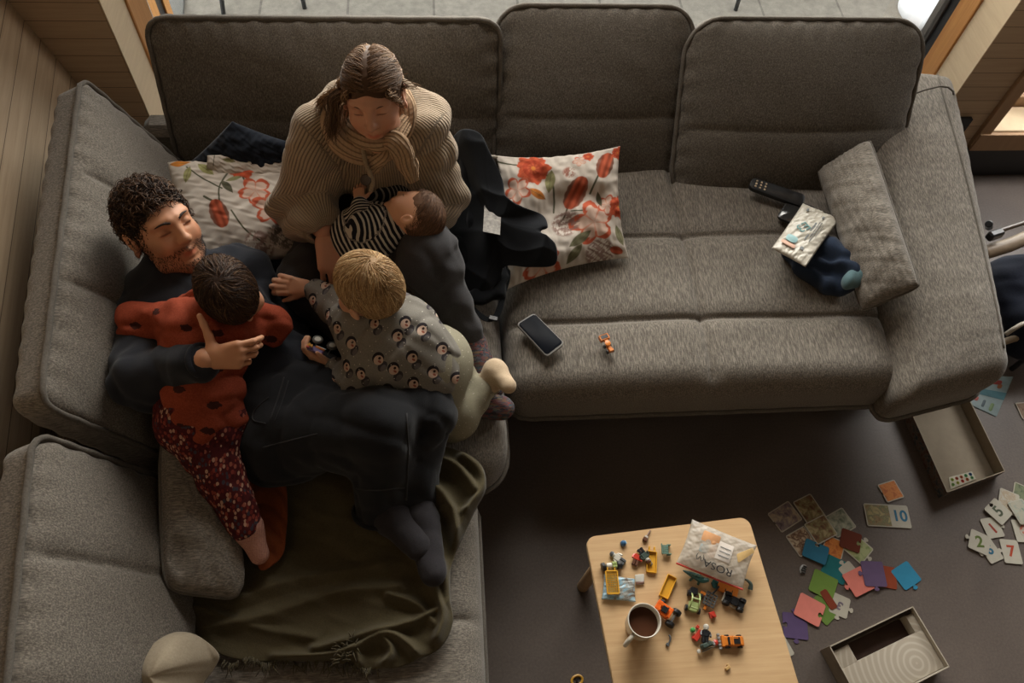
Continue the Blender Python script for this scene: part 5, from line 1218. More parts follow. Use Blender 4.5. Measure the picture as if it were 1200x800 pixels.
# carrier with straps below the jacket
M_CR = cloth('carrier_canvas', hexc('15171a'), .2, 420)
s = SDF().cone(at(542, 285, .53), at(566, 345, .495), .030, .026, .03, (V(0, 0, 1), .6)).cone(at(550, 300, .51), at(586, 322, .51), .034, .026, .03, (V(0, 0, 1), .6)).cone(at(545, 352, .485), at(586, 340, .488), .020, .016, .02, (V(0, 0, 1), .7)).cone(at(590, 305, .53), at(588, 345, .50), .012, .012, .02)
ca = tag(garment('baby_carrier', s, .007, M_CR, None, lambda P: .007*wob(P, 28, 23)+.004*wob(P, 60, 24)), 'black fabric baby carrier with strap lying beside the knee of the woman', 'carrier')
def strap(name, pts, w, t, mat, parent):
    p = smooth_path([at(*q) for q in pts], 26); T = np.gradient(p, axis=0); vs = []; fs = []
    for i, c in enumerate(p):
        B = nrm(np.cross(T[i], V(0, 0, 1))); vs += [c+B*w/2, c-B*w/2, c-B*w/2-V(0, 0, t), c+B*w/2-V(0, 0, t)]
    for i in range(len(p)-1):
        for k in range(4): fs.append((4*i+k, 4*i+(k+1) % 4, 4*i+4+(k+1) % 4, 4*i+4+k))
    fs += [(3, 2, 1, 0), (len(vs)-4, len(vs)-3, len(vs)-2, len(vs)-1)]
    return MB().add(vs, fs).build(name, mat, parent)
strap('strap', [(545, 345, .50), (555, 362, .485), (572, 374, .478), (584, 366, .485), (590, 345, .50)], .016, .003, M_CR, ca)
strap('strap', [(592, 300, .54), (596, 322, .52), (590, 345, .50), (580, 372, .478)], .012, .003, M_CR, ca)
MB().box(at(578, 373, .482), (.014, .008, .004), R=rotz(-.3), bev=.002).build('buckle', M_STEEL, ca)
# dark blanket bunched between the two adults
def bf(G, rr): P = G.copy(); P[..., 2] = 0; return (.02*np.abs(np.sin((G[..., 0]*.4+G[..., 1])*20+1.5*wob(P, 8, 33)))+.005*wob(P, 25, 34))*np.clip((1-rr)/.12, 0, 1)
db = drape('dark_blanket', [(300, 275, .50), (360, 262, .52), (400, 300, .52), (430, 380, .50), (450, 440, .49), (380, 470, .49), (330, 420, .50), (290, 320, .50)], (370, 350, .52), cloth('ink_blanket', hexc('14161a'), .2, 350), dome=.01, folds=bf, nr=40, na=140, th=.008)
tag(db, 'almost black blanket bunched on the seat between the two adults', 'blanket')
# navy garment with teal cuff, right
s = SDF().ell(at(948, 303, .50), (.075, .05, .035), rotz(-.3), k=.03).cone(at(962, 290, .52), at(985, 300, .53), .045, .04, .03).cone(at(985, 300, .53), at(1005, 318, .55), .040, .032, .02).cone(at(930, 300, .485), at(975, 335, .485), .03, .03, .03).cone(at(975, 335, .49), at(1000, 330, .52), .03, .025, .02)
nv = garment('navy_hoodie', s, .006, cloth('navy_jersey', hexc('232d3e'), .2, 350), None, lambda P: .007*wob(P, 32, 43)+.006*np.sin(P@nrm(V(1, .6, 0))*95+2.5*np.sin(P[:, 1]*40)))
tag(nv, 'crumpled navy garment with a teal cuff under the wipes packet', 'sweater')
s = SDF().cone(at(1000, 325, .555), at(1022, 312, .585), .020, .022, .01).cone(at(996, 330, .55), at(1010, 322, .555), .026, .020, .01)
garment('cuff', s, .004, cloth('teal_rib', hexc('4f666b'), .15, 300), nv, lambda P: .003*np.sin(P@nrm(V(1, -.4, 0))*150))
# ================================================================ small things on the sofa
def slab(name, cs, t, mat, parent=None, bev=.15, n=5, smooth='auto', group=None):
    """rounded flat slab from 4 world corners (TL, TR, BR, BL); bev = corner radius as share of the short side"""
    cs = [np.asarray(c, float) for c in cs]; nn = nrm(np.cross(cs[3]-cs[0], cs[1]-cs[0])); nn = nn if nn[2] > 0 else -nn
    w = np.linalg.norm(cs[1]-cs[0]); h = np.linalg.norm(cs[3]-cs[0]); r = bev*min(w, h); pts = []
    for (cx_, cy_, a0) in ((w-r, r, -90), (w-r, h-r, 0), (r, h-r, 90), (r, r, 180)):
        for k in range(n+1): a = math.radians(a0+90*k/n); pts.append(((cx_+r*math.cos(a))/w, (cy_+r*math.sin(a))/h))
    P = np.array([quad_pt(cs, u, v) for u, v in pts]); m = P.mean(0); k = len(P); e = min(t*.3, .0015); q = m+(P-m)*(1-e*2/min(w, h))
    v = [*(q-nn*t), *(P-nn*(t-e)), *(P-nn*e), *q]; f = [tuple(range(k)), tuple(3*k+i for i in range(k))[::-1]]
    for l in range(3): f += [(l*k+i, (l+1)*k+i, (l+1)*k+(i+1) % k, l*k+(i+1) % k) for i in range(k)]
    return MB().add(v, f).build(name, mat, parent, smooth=smooth)
def lift(cs, d, inset=0, sh=None):
    cs = [np.asarray(c, float) for c in cs]; nn = nrm(np.cross(cs[3]-cs[0], cs[1]-cs[0])); nn = nn if nn[2] > 0 else -nn; m = sum(cs)/4
    return [m+(c-m)*(1-inset)+nn*d for c in cs]
def sub(cs, u0, v0, u1, v1, d=.0005):
    c = lift(cs, d); return [quad_pt(c, u, v) for u, v in ((u0, v0), (u1, v0), (u1, v1), (u0, v1))]
ZS = .478
M_SCR = NM('black_glass', .35, .03).col((.006, .007, .010)).m
cs = [at(626, 366, .492), at(662, 402, .492), at(641, 418, .492), at(605, 379, .492)]
ph = thing('smartphone', 'smartphone with dark screen in a pale grey case lying on the empty seat', 'phone', at(633, 391, ZS))
slab('case', cs, .012, plain('grey_silicone', hexc('7b7976'), .6), ph, .17); slab('screen', lift(cs, .0006, .07), .001, M_SCR, ph, .14)
cs = [at(925, 231, .50), at(958, 243, .50), at(946, 268, .495), at(910, 254, .495)]
p2 = thing('smartphone', 'black smartphone reflecting the window, half under the wipes packet', 'phone', at(930, 248, ZS))
slab('case', cs, .011, M_STEEL, p2, .17); slab('screen', lift(cs, .0006, .1), .001, NM('glossy_screen', .06, .8).col((.03, .03, .03)).m, p2, .14)
cs = [at(882, 207, .525), at(945, 228, .51), at(941, 242, .505), at(878, 219, .52)]
rc = thing('remote_control', 'black remote control with light buttons by the back cushion', 'remote control', at(910, 222, ZS))
slab('body', cs, .018, M_STEEL, rc, .35); mB = plain('remote_button', hexc('b8a488'), .5)
for i in range(3):
    for j in range(3):
        p = quad_pt(lift(cs, .001), .10+.085*i, .24+.25*j); MB().lathe([(0, .0012), (.0032, .001), (.0036, 0), (.0036, -.002)], p, None, 10).build('button', mB, rc)
# wipes packet
cs = [at(941, 238, .562), at(984, 257, .565), at(944, 313, .575), at(904, 291, .560)]
mW = NM('wipes_film', .3, .5); mW.col(mW.ramp(mW.noise(mW.coord(), 30, 4), [(.3, hexc('aba69a')), (.7, hexc('bdb8ac'))])); mW.bump(mW.noise(mW.coord(), 45, 3), .5, .004)
wp, _ = pillow('wipes_packet', cs, .016, mW.m, None, 60, None, .32, .02, .0018, 21, back=.9); tag(wp, 'white plastic packet of baby wipes with teal print on the navy garment', 'packet')
def decal(name, text, cs, u, v, size, ang, col, parent, t=.0004, d=.001, font_mat=None, sx=1.):
    """flat lettering laid on a quad; size in metres"""
    cu = bpy.data.curves.new(name, 'FONT'); cu.body = text; cu.size = size; cu.extrude = t; cu.align_x = 'CENTER'; cu.align_y = 'CENTER'
    tmp = bpy.data.objects.new('tmp', cu); COL.objects.link(tmp); dg = bpy.context.evaluated_depsgraph_get(); me = bpy.data.meshes.new_from_object(tmp.evaluated_get(dg)); bpy.data.objects.remove(tmp); bpy.data.curves.remove(cu)
    c = [np.asarray(q, float) for q in cs]; nn = nrm(np.cross(c[3]-c[0], c[1]-c[0])); nn = nn if nn[2] > 0 else -nn; x = nrm(c[1]-c[0]); y = np.cross(nn, x)
    a = math.radians(ang); x2 = x*math.cos(a)+y*math.sin(a); y2 = np.cross(nn, x2); o = quad_pt(c, u, v)+nn*d
    vv = np.array([list(p.co) for p in me.vertices]); 
    for i, p in enumerate(me.vertices): p.co = o+x2*vv[i, 0]*sx+y2*vv[i, 1]+nn*vv[i, 2]
    me.materials.clear(); return link(name, me, font_mat or col, parent, True, False)
mT = plain('teal_print', hexc('5d8a8a'), .5); mT2 = plain('aqua_print', hexc('8fb5b8'), .5); mP = plain('peach_print', hexc('c09a86'), .5); mGp = plain('grey_print', hexc('6b6f70'), .6)
decal('lettering', 'E3', lift(cs, .019), .36, .48, .042, 240, mT, wp, sx=1.1)
for (ua, va, ub, vb) in ((.56, .30, .60, .66), (.64, .26, .66, .58), (.69, .26, .71, .66), (.76, .30, .775, .54)):
    a_ = [quad_pt(lift(cs, .0175), u, v) for u, v in ((ua, va), (ub, va), (ub, vb), (ua, vb))]; slab('print', a_, .0006, mGp, wp, .3)
c2 = lift(cs, .0168)
for (u0, v0, u1, v1, mm_) in ((.15, .68, .45, .80, mT2), (.10, .82, .5, .88, mP), (.60, .78, .70, .84, mGp), (.62, .14, .68, .19, mGp), (.18, .12, .24, .18, mGp)):
    a = [quad_pt(c2, u, v) for u, v in ((u0, v0), (u1, v0), (u1, v1), (u0, v1))]; slab('print', a, .0006, mm_, wp, .4)
# toy builder ------------------------------------------------------------
PL = {}
def plast(h, r=.32):
    if h not in PL: PL[h] = plain('plastic_'+{'c7742a': 'orange', 'd8611f': 'bright_orange', 'c9962f': 'yellow', '1c1d20': 'black', '8c8d8c': 'grey', 'b9b5ab': 'white', '5d7d72': 'sea_green', '9fae72': 'lime', '2f5f5e': 'teal', 'b5382a': 'red', '2f5a80': 'blue', '5b3b2c': 'brown', '3f8f4a': 'green', 'b08e5c': 'tan', '4b4845': 'tyre_grey', '55585a': 'dark_grey', '3d4a44': 'moss', '6a5a8a': 'violet', 'ae3f77': 'pink', 'a9c2cc': 'clear'}.get(h, 'misc'), hexc(h), r, .5, .05)
    return PL[h]
TOY_S = 1.0
class Toy:
    """tiny toy built in local millimetres on a plane at z, rotated by ang (degrees)"""
    def __init__(s, name, label, cat, px, py, z, ang, group=None, tilt=(0, 0), parent=None):
        p = at(px, py, z); s.root = thing(name, label, cat, p, group, math.radians(ang)) if parent is None else parent; s.M = s.root
    def part(s, name, col, build, smooth=False):
        mb = MB(); build(mb); k = TOY_S/1000; mb.v = [(x*k, y*k, z*k) for x, y, z in mb.v]
        return mb.build(name, col if not isinstance(col, str) else plast(col), s.root, world=False, smooth=smooth)
def wheel(mb, x, y, z, r, w, ax=(0, 1, 0)):
    mb.lathe([(r*.35, -w/2), (r*.9, -w/2), (r, -w*.35), (r, w*.35), (r*.9, w/2), (r*.35, w/2)], (x, y, z), frame(z=V(*ax)), 16)
def studs(mb, xs, ys, z, r=2.4):
    for x in xs:
        for y in ys: mb.lathe([(r, 0), (r, 1.7), (0, 1.7)], (x, y, z), None, 10)
def vehicle(t, L, W, body, cab, glass='1c1d20', wr=5, ww=5, low=4, axles=(-.32, .32), engine=None):
    t.part('body', body, lambda m: (m.box((0, 0, low+4), (L/2, W/2*.8, 3.5), bev=1), m.box((L*.28, 0, low+9), (L*.2, W/2*.75, 3), bev=1), studs(m, (L*.2, L*.36), (-3, 3), low+12)))
    t.part('cabin', cab, lambda m: (m.box((-L*.12, 0, low+17), (L*.17, W/2*.72, 1), bev=.6), *[m.box((-L*.12+sx*L*.15, sy*W/2*.62, low+12), (1, 1, 5), bev=.3) for sx in (-1, 1) for sy in (-1, 1)]))
    t.part('windscreen', glass, lambda m: m.box((-L*.12, 0, low+12), (L*.13, W/2*.55, 4), bev=1))
    for a in axles:
        for sy in (-1, 1): t.part('wheel', '1c1d20', lambda m: wheel(m, a*L, sy*W/2, wr, wr, ww)), 
# loader on the seat
TOY_S = 1.25
t = Toy('toy_loader', 'small orange and black toy loader on the empty seat beside the phone', 'toy', 712, 408, .474, 110)
t.part('body', 'c7742a', lambda m: (m.box((-6, 0, 10), (10, 5, 4), bev=1.5), m.box((-14, 0, 12), (4, 5.5, 5), bev=1)))
t.part('boom', 'c7742a', lambda m: (m.box((8, 0, 15), (7, 5, 2), bev=1), m.lathe([(0, 0), (7, 0), (7, 3), (0, 4)], (5, 0, 15), None, 16)))
t.part('bucket', 'c7742a', lambda m: (m.box((17, 0, 12), (1.5, 12, 5), bev=.8), m.box((23, 0, 17), (7, 12, 1), bev=.5), m.box((29, 0, 13), (1.5, 12, 5), bev=.8), m.box((23, 11, 12), (6, 1, 5), bev=.5), m.box((23, -11, 12), (6, 1, 5), bev=.5)))
t.part('bucket_lining', '1c1d20', lambda m: m.box((23, 0, 18), (4.5, 9, .8), bev=.3))
for x, y in ((-12, 7), (-12, -7), (4, 7), (4, -7)): t.part('wheel', '1c1d20', lambda m: wheel(m, x, y, 5, 5, 4))
# truck in the toddler's hand
TOY_S = 1.0
c0 = at(365, 417, .72); t = Toy('toy_truck', 'toy truck with big ridged wheels held in the hand of the blond toddler', 'toy', 371, 412, .715, -28)
t.part('body', '6a5a8a', lambda m: (m.box((0, -2, 12), (22, 7, 5), bev=1.5), m.box((-14, -2, 19), (6, 6, 4), bev=1)))
t.part('engine', 'c9962f', lambda m: [m.box((-20+3*i, -2+4*(i % 2), 21+2*(i % 3)), (2, 2.5, 3), bev=.5) for i in range(5)])
t.part('front_block', 'b5382a', lambda m: (m.box((-18, -4, 18), (5, 4, 4), bev=1), studs(m, (-20, -16), (-6, -2), 22)))
t.part('side_panel', 'c7742a', lambda m: m.box((10, 5, 16), (13, 2.5, 3), bev=1)); t.part('side_rail', 'a9c2cc', lambda m: m.box((10, 9, 16), (15, 1, 1.5), bev=.5))
for x in (-8, 34):
    for y in (24, ):
        w_ = t.part('wheel', '4b4845', lambda m: m.lathe([(0, -4), (11, -4), (13.5, -2.5), (14, 0), (13.5, 2.5), (11, 4), (9, 4), (8.5, 2.6), (0, 2.6)], (x, y, 18), frame(z=V(.05, .35, .93)), 28))
        t.part('hub', 'b9b5ab', lambda m: (m.lathe([(2, 2.7), (4.6, 2.7), (4.6, 3.6), (2, 3.6)], (x, y, 18), frame(z=V(.05, .35, .93)), 16), m.lathe([(7.4, 2.7), (8.2, 2.7), (8.2, 3.3), (7.4, 3.3)], (x, y, 18), frame(z=V(.05, .35, .93)), 24)))
        t.part('axle', '55585a', lambda m: m.cyl((x, 0, 12), (x, y, 13), 1.6, 8))
# ================================================================ the low table and what is on it
TOY_S = 1.38
ZT = .40; R_t = rotz(.0663)
tl = at(686, 629, ZT); tr_ = at(877, 605, ZT); W_T = np.linalg.norm(tr_-tl); ex = nrm(tr_-tl); ey = np.cross(V(0, 0, 1), ex); L_T = .62
tb = thing('low_table', 'low pale beech table with rounded corners, covered in small toys', 'table', (tl+tr_)/2*V(1, 1, 0)-ey*L_T/2)
M_BEECH = wood('beech_veneer', hexc('b3916a'), hexc('c9aa82'), (2.2, 42, 42), 1.3, .42)
ctr = (tl+tr_)/2-ey*L_T/2
def rrect(w, h, r, n=8):
    o = []
    for cx_, cy_, a0 in ((w/2-r, h/2-r, 0), (-w/2+r, h/2-r, 90), (-w/2+r, -h/2+r, 180), (w/2-r, -h/2+r, 270)):
        for k in range(n+1): a = math.radians(a0+90*k/n); o.append((cx_+r*math.cos(a), cy_+r*math.sin(a)))
    return o
Mt = Matrix(((ex[0], ey[0], 0, ctr[0]), (ex[1], ey[1], 0, ctr[1]), (0, 0, 1, 0), (0, 0, 0, 1)))
top = MB().prism(rrect(W_T, L_T, .028), ZT-.020, ZT-.0015, M=Mt).prism(rrect(W_T-.003, L_T-.003, .0265), ZT-.0015, ZT, M=Mt).build('table_top', M_BEECH, tb)
MB().prism(rrect(W_T+.001, L_T+.001, .0285), ZT-.017, ZT-.004, M=Mt).build('edge_band', plain('edge_band', hexc('c9b08a'), .5), top)
for sx in (-1, 1):
    for sy in (-1, 1):
        p = ctr+ex*sx*(W_T/2-.05)+ey*sy*(L_T/2-.05); MB().cyl((p[0]+sx*.01, p[1]+sy*.01, 0), (p[0], p[1], ZT-.02), .018, 16, bev=.003).build('leg', M_BEECH, tb, smooth='auto')
# mug
c = at(757, 731, ZT)+V(0, 0, 0); c = V(at(755, 727, ZT+.085)[0], at(755, 727, ZT+.085)[1], ZT)
mu = thing('mug', 'white mug of dark tea standing on the low table', 'mug', c); M_CER = plain('white_glaze', hexc('c4beb2'), .18, .5, .03)
MB().lathe([(0, 0), (.029, 0), (.031, .002), (.038, .03), (.0415, .085), (.0418, .088), (.0405, .089), (.0385, .087), (.0365, .040), (.030, .008), (0, .006)], c, None, 40).build('cup', M_CER, mu, smooth=True)
hd_ = nrm(V(-.75, -.75, 0)); MB().tube(smooth_path([c+hd_*.037+V(0, 0, .072), c+hd_*.055+V(0, 0, .076), c+hd_*.068+V(0, 0, .058), c+hd_*.062+V(0, 0, .034), c+hd_*.036+V(0, 0, .022)], 18), .0055, 10).build('handle', M_CER, mu, smooth=True)
MB().lathe([(0, .066), (.0385, .066), (.0385, .060), (0, .060)], c, None, 32).build('tea', NM('dark_tea', .08, .6).col(hexc('4a2f22')).m, mu)
def mini(name, label, cat, px, py, ang, parts, z=ZT, group=None):
    t = Toy(name, label, cat, px, py, z, ang, group)
    for (nm, col, fn) in parts: t.part(nm, col, fn)
    return t
G = 'toy bricks and parts on the low table'
t = mini('toy_tractor', 'bright orange toy tractor with black wheels beside the mug', 'toy', 779, 719, -40, [], group=G)
t.part('body', 'd8611f', lambda m: (m.box((-8, 0, 14), (15, 11, 5), bev=1), m.box((-18, 0, 20), (5, 10, 3), bev=1), m.box((6, 0, 20), (3, 10, 3), bev=1), studs(m, (-20, -14), (-5, 5), 22)))
t.part('seat', '1c1d20', lambda m: (m.box((-6, 0, 20), (5, 6, 3), bev=1), m.box((-1, 0, 24), (1, 6, 4), bev=.5)))
t.part('axle', '8c8d8c', lambda m: m.cyl((16, -16, 9), (16, 16, 9), 2, 8))
for x, y, r_ in ((16, 13, 9), (16, -13, 9), (-14, 13, 6), (-14, -13, 6)): t.part('wheel', '1c1d20', lambda m: wheel(m, x, y, r_, r_, 8))
def tray(m, L=22, W=8.5):
    m.box((0, 0, 1.2), (L, W, 1), bev=.4)
    for s_ in (-1, 1): m.box((0, s_*W, 4), (L, .9, 3.6), bev=.4); m.box((s_*L, 0, 4), (.9, W, 3.6), bev=.4)
t = mini('toy_tray', 'yellow toy flatbed tray lying near the bright orange tractor', 'toy', 782, 688, 58, [('tray', 'c9962f', lambda m: tray(m)), ('hitch', 'c9962f', lambda m: m.box((-25, 3, 3), (3, 2, 2), bev=.5))], group=G)
t = mini('toy_tray', 'yellow toy trailer bed with forked end beside the mixed figures', 'toy', 763, 659, 80, [('tray', 'c9962f', lambda m: tray(m, 20, 9)), ('fork', 'c9962f', lambda m: (m.box((25, 5, 5), (5, 1.5, 2), bev=.4), m.box((25, -5, 5), (5, 1.5, 2), bev=.4))), ('hook', '55585a', lambda m: m.tube([(-8, 2, 4), (-4, -1, 6), (0, 1, 5), (-1, 4, 4)], 1.2, 6))], group=G)
t = mini('toy_grate', 'yellow toy grating lying on the blue printed bag', 'toy', 717, 683, 88, [('tray', 'c9962f', lambda m: (m.box((0, 11, 5), (21, 1.2, 2.5), bev=.4), m.box((0, -11, 5), (21, 1.2, 2.5), bev=.4), m.box((21, 0, 5), (1.2, 11, 2.5), bev=.4), m.box((-21, 0, 5), (1.2, 11, 2.5), bev=.4), m.box((25, 7, 5), (3, 1, 2)), m.box((25, -7, 5), (3, 1, 2)))), ('mesh', 'c9962f', lambda m: [m.box((0, y, 5), (20, .5, .8), R=rotz(0)) for y in (-7, -3.5, 0, 3.5, 7)]+[m.box((x, 0, 5), (.5, 10, .8)) for x in range(-18, 19, 4)])], z=ZT+.012, group=G)
t = mini('toy_bench', 'sea green toy bench with thin legs', 'toy', 778, 645, 85, [('seat', '5d7d72', lambda m: [m.box((x, 0, 10), (1.2, 6.5, 1), bev=.3) for x in (-8, -5, -2, 1, 4, 7)]+[m.box((0, 5.5, 9), (10, .8, 1.2))]), ('leg', '5d7d72', lambda m: m.box((-9, -8, 6), (1, 4, 5), bev=.3)), ('leg', '5d7d72', lambda m: m.box((9, -8, 6), (1, 4, 5), bev=.3)), ('backrest', '5d7d72', lambda m: [m.box((0, 7, z), (10, .8, 1), bev=.3) for z in (12, 15)])], group=G)
mini('toy_helmet', 'tiny blue toy helmet near the far left corner of the table', 'toy', 730, 637, 20, [('shell', '2f5a80', lambda m: m.lathe([(5.5, 0), (6, 3), (5, 7), (2.5, 9), (0, 9.5)], (0, 0, 0), None, 14)), ('visor', 'a9c2cc', lambda m: m.box((5, 0, 4), (1.5, 3.5, 2), bev=.5))], group=G)
mini('toy_broom', 'tiny brown and white toy broom lying on the table', 'toy', 757, 630, 52, [('handle', '5b3b2c', lambda m: m.cyl((2, 0, 3), (17, 0, 3), 1.4, 8)), ('head', '5b3b2c', lambda m: m.box((-5, 0, 4), (4, 4.5, 3.5), bev=1)), ('bristles', 'b9b5ab', lambda m: m.box((0, 0, 4), (2.5, 3.5, 2.5), bev=.6))], group=G)
def figure(m_parts, px, py, ang, label, legs, torso, head, hat=None, z=ZT):
    t = Toy('toy_figure', label, 'toy', px, py, z, ang, G)
    t.part('legs', legs, lambda m: (m.box((-9, -3.2, 4), (6, 2.8, 3.5), bev=1), m.box((-9, 3.2, 4), (6, 2.8, 3.5), bev=1)))
    t.part('torso', torso, lambda m: (m.box((2, 0, 4.5), (6, 6.5, 3.6), bev=1.2), m.tube([(6, 7, 5), (1, 9, 6), (-3, 8.5, 8)], 2, 8), m.tube([(6, -7, 5), (1, -9, 6), (-3, -8.5, 8)], 2, 8)))
    t.part('head', head, lambda m: m.lathe([(0, 8), (3.5, 8), (4.6, 9.2), (4.6, 15), (3.5, 16.2), (0, 16.2)], (0, 0, 5), frame(z=V(1, 0, 0)), 14))
    if hat: t.part('hat', hat, lambda m: m.lathe([(5.3, 12), (5.3, 16), (3, 18.5), (0, 19)], (0, 0, 5), frame(z=V(1, 0, 0)), 14))
    return t
figure(0, 724, 655, 140, 'grey and white toy figure near the left edge of the table', '55585a', 'b9b5ab', 'b9b5ab', '55585a')
figure(0, 746, 655, 60, 'brown and red toy figure in the mixed heap beside the trailer bed', '5b3b2c', 'b5382a', 'b08e5c', '5b3b2c')
figure(0, 754, 651, 300, 'dark green toy figure in the mixed heap beside the trailer bed', '1c1d20', '3d4a44', 'b9b5ab', '5b3b2c', ZT+.004)
mini('toy_axle', 'black wheeled toy axle with white and lime parts above the printed bag', 'toy', 716, 664, 4, [('wheel', '1c1d20', lambda m: wheel(m, -16, 0, 8, 8, 7, (1, .2, 0))), ('wheel', '1c1d20', lambda m: wheel(m, 15, 0, 8, 8, 9, (1, 0, 0))), ('hub', 'b9b5ab', lambda m: m.lathe([(0, -6), (5.5, -5), (6, 0), (5.5, 5), (0, 6)], (-5, 0, 9), frame(z=V(1, 0, 0)), 14)), ('block', '9fae72', lambda m: (m.box((5, 0, 9), (4.5, 6, 6), bev=1), studs(m, (3, 7), (-3, 3), 15, 2)))], group=G)
# printed polybag
cs = [at(708, 672, ZT+.008), at(744, 678, ZT+.010), at(745, 705, ZT+.008), at(705, 702, ZT+.008)]
mb_ = NM('printed_film', .22, .5); f_ = mb_.noise(mb_.coord(), 28, 3, .6, 1.5); mb_.col(mb_.ramp(f_, [(.30, hexc('5c4d42')), (.42, hexc('8d8f8a')), (.5, hexc('7fa3b5')), (.62, hexc('a5bcc6')), (.72, hexc('c5c4bd'))])); mb_.bump(mb_.noise(mb_.coord(), 60, 2), .5, .003)
pb, _ = pillow('printed_bag', cs, .007, mb_.m, None, 40, None, .35, .03, .001, 5, back=.9); tag(pb, 'crumpled blue printed plastic bag under the yellow grating', 'bag')
cs = [at(744, 673, ZT+.006), at(755, 672, ZT+.006), at(755, 684, ZT+.006), at(745, 685, ZT+.006)]
bk = slab('toy_box', cs, .005, plast('b9b5ab'), None, .1); tag(bk, 'tiny white toy block with brown edge beside the printed bag', 'toy', G); slab('edge', sub(cs, .0, .70, 1, .98, .0006), .001, plast('5b3b2c'), bk, .1)
# buggy, grating, chassis, dinosaur and friends
t = mini('toy_buggy', 'toy buggy with a lime tubular cage near the plastic bag', 'toy', 812, 706, 70, [], group=G)
for pts in ([(-16, -9, 6), (-14, -8, 18), (2, -7, 24), (16, -8, 10)], [(-16, 9, 6), (-14, 8, 18), (2, 7, 24), (16, 8, 10)], [(-14, -8, 18), (-14, 8, 18)], [(2, -7, 24), (2, 7, 24)], [(16, -8, 10), (18, 0, 9), (16, 8, 10)], [(-16, -9, 6), (-18, 0, 5), (-16, 9, 6)]): t.part('cage_bar', '9fae72', lambda m: m.tube(smooth_path(pts, 12) if len(pts) > 2 else pts, 1.6, 8))
t.part('floor_pan', '9fae72', lambda m: m.box((-9, 0, 7), (9, 9, 2), bev=1)); t.part('engine', '1c1d20', lambda m: (m.box((18, 4, 9), (7, 7, 6), bev=1.5), m.box((12, 8, 12), (4, 4, 4), bev=1)))
for x, y in ((14, 12), (14, -12), (-14, 12), (-14, -12)): t.part('wheel', '1c1d20', lambda m: wheel(m, x, y, 6, 6, 5))
mini('toy_rack', 'dark grey toy rack with square holes beside the lime buggy', 'toy', 831, 703, 58, [('rack', '55585a', lambda m: [m.box((x, 0, 9), (1, 10, 1.5), bev=.3) for x in (-13, -7, -1, 5, 11)]+[m.box((-1, y, 9), (13, 1, 1.5), bev=.3) for y in (-10, -3, 4, 10)]), ('arm', '1c1d20', lambda m: m.tube([(11, 0, 9), (22, -4, 12), (30, -6, 8)], 1.8, 8)), ('plate', 'c7742a', lambda m: (m.box((4, 15, 7), (3, 6, 1.5), bev=.5), m.box((-17, 3, 6), (6, 2.5, 1.5), bev=.5)))], group=G)
t = mini('toy_chassis', 'black toy chassis with four wheels lying near the right table edge', 'toy', 859, 706, -30, [('frame', '1c1d20', lambda m: (m.box((0, 0, 8), (19, 5, 3), bev=1), m.box((0, 0, 12), (6, 8, 3), bev=1))), ('bumper', 'b9b5ab', lambda m: (m.box((-21, 0, 7), (1.5, 9, 2), bev=.5), m.box((0, -10, 4), (12, 1, 1.5), bev=.5)))], group=G)
for x, y in ((-14, 9), (-14, -9), (14, 9), (14, -9)): t.part('wheel', '1c1d20', lambda m: wheel(m, x, y, 7, 7, 7))
t = mini('toy_dinosaur', 'dark teal toy dinosaur standing below the plastic bag', 'toy', 814, 678, -20, [('body', '2f5f5e', lambda m: (m.tube(smooth_path([(-26, 6, 10), (-14, 3, 13), (0, 0, 15), (12, -3, 17), (22, -1, 22)], 16), np.interp(np.linspace(0, 1, 16), [0, .3, .6, .85, 1], [1.2, 5, 7.5, 5, 3.5]), 10))), ('spine_plate', '5d7d72', lambda m: [m.box((x, -.2*x*.2, 22-abs(x)*.12), (2.5, .8, 3), R=rotz(.3)) for x in (-10, -4, 2, 8)])], group=G)
for x, y in ((-8, 7), (-8, -5), (8, 6), (8, -8)): t.part('leg', '2f5f5e', lambda m: m.cyl((x, y, 0), (x*.8, y*.6, 12), 2.6, 8))
mini('toy_leaf', 'small teal toy leaf half under the plastic bag edge', 'toy', 839, 684, 10, [('leaf', '2f5f5e', lambda m: m.prism([(-9, -7), (2, -9), (11, -2), (6, 6), (-3, 9), (-9, 4)], 1, 4)), ('stem', '2f5f5e', lambda m: m.cyl((0, 0, 3), (2, 1, 9), 1.8, 8))], group=G)
mini('toy_crate', 'flat orange toy plate poking out under the red zip of the bag', 'toy', 852, 691, -25, [('plate', 'c7742a', lambda m: m.box((0, 0, 3), (20, 9, 2.5), bev=.8)), ('marking', '1c1d20', lambda m: (m.box((3, -4, 5.7), (4, .8, .3)), m.box((9, -2, 5.7), (.8, 3, .3)), m.box((-4, -3, 5.7), (.8, 2.5, .3))))], group=G)
mini('toy_tail', 'dark curved toy tail sticking out at the right side of the bag', 'toy', 876, 686, 100, [('tail', '3d4a44', lambda m: m.tube(smooth_path([(-9, 0, 5), (0, -4, 8), (9, 0, 7), (12, 5, 4)], 12), np.linspace(5, 1.2, 12), 10))], group=G)
mini('toy_stud', 'single small red toy brick below the buggy', 'toy', 834, 721, 15, [('brick', 'b5382a', lambda m: (m.box((0, 0, 4), (5.5, 5.5, 4), bev=.6), studs(m, (0,), (0,), 8, 3)))], group=G)
mini('toy_hook', 'tiny grey toy hook lying right of the mug', 'toy', 784, 751, 55, [('hook', '55585a', lambda m: m.tube(smooth_path([(-8, 0, 2), (0, -1, 3), (6, 1, 4), (9, 5, 3)], 10), 1.6, 8)), ('clip', '55585a', lambda m: m.box((-8, 0, 3), (2.5, 3, 2.5), bev=.6))], group=G)
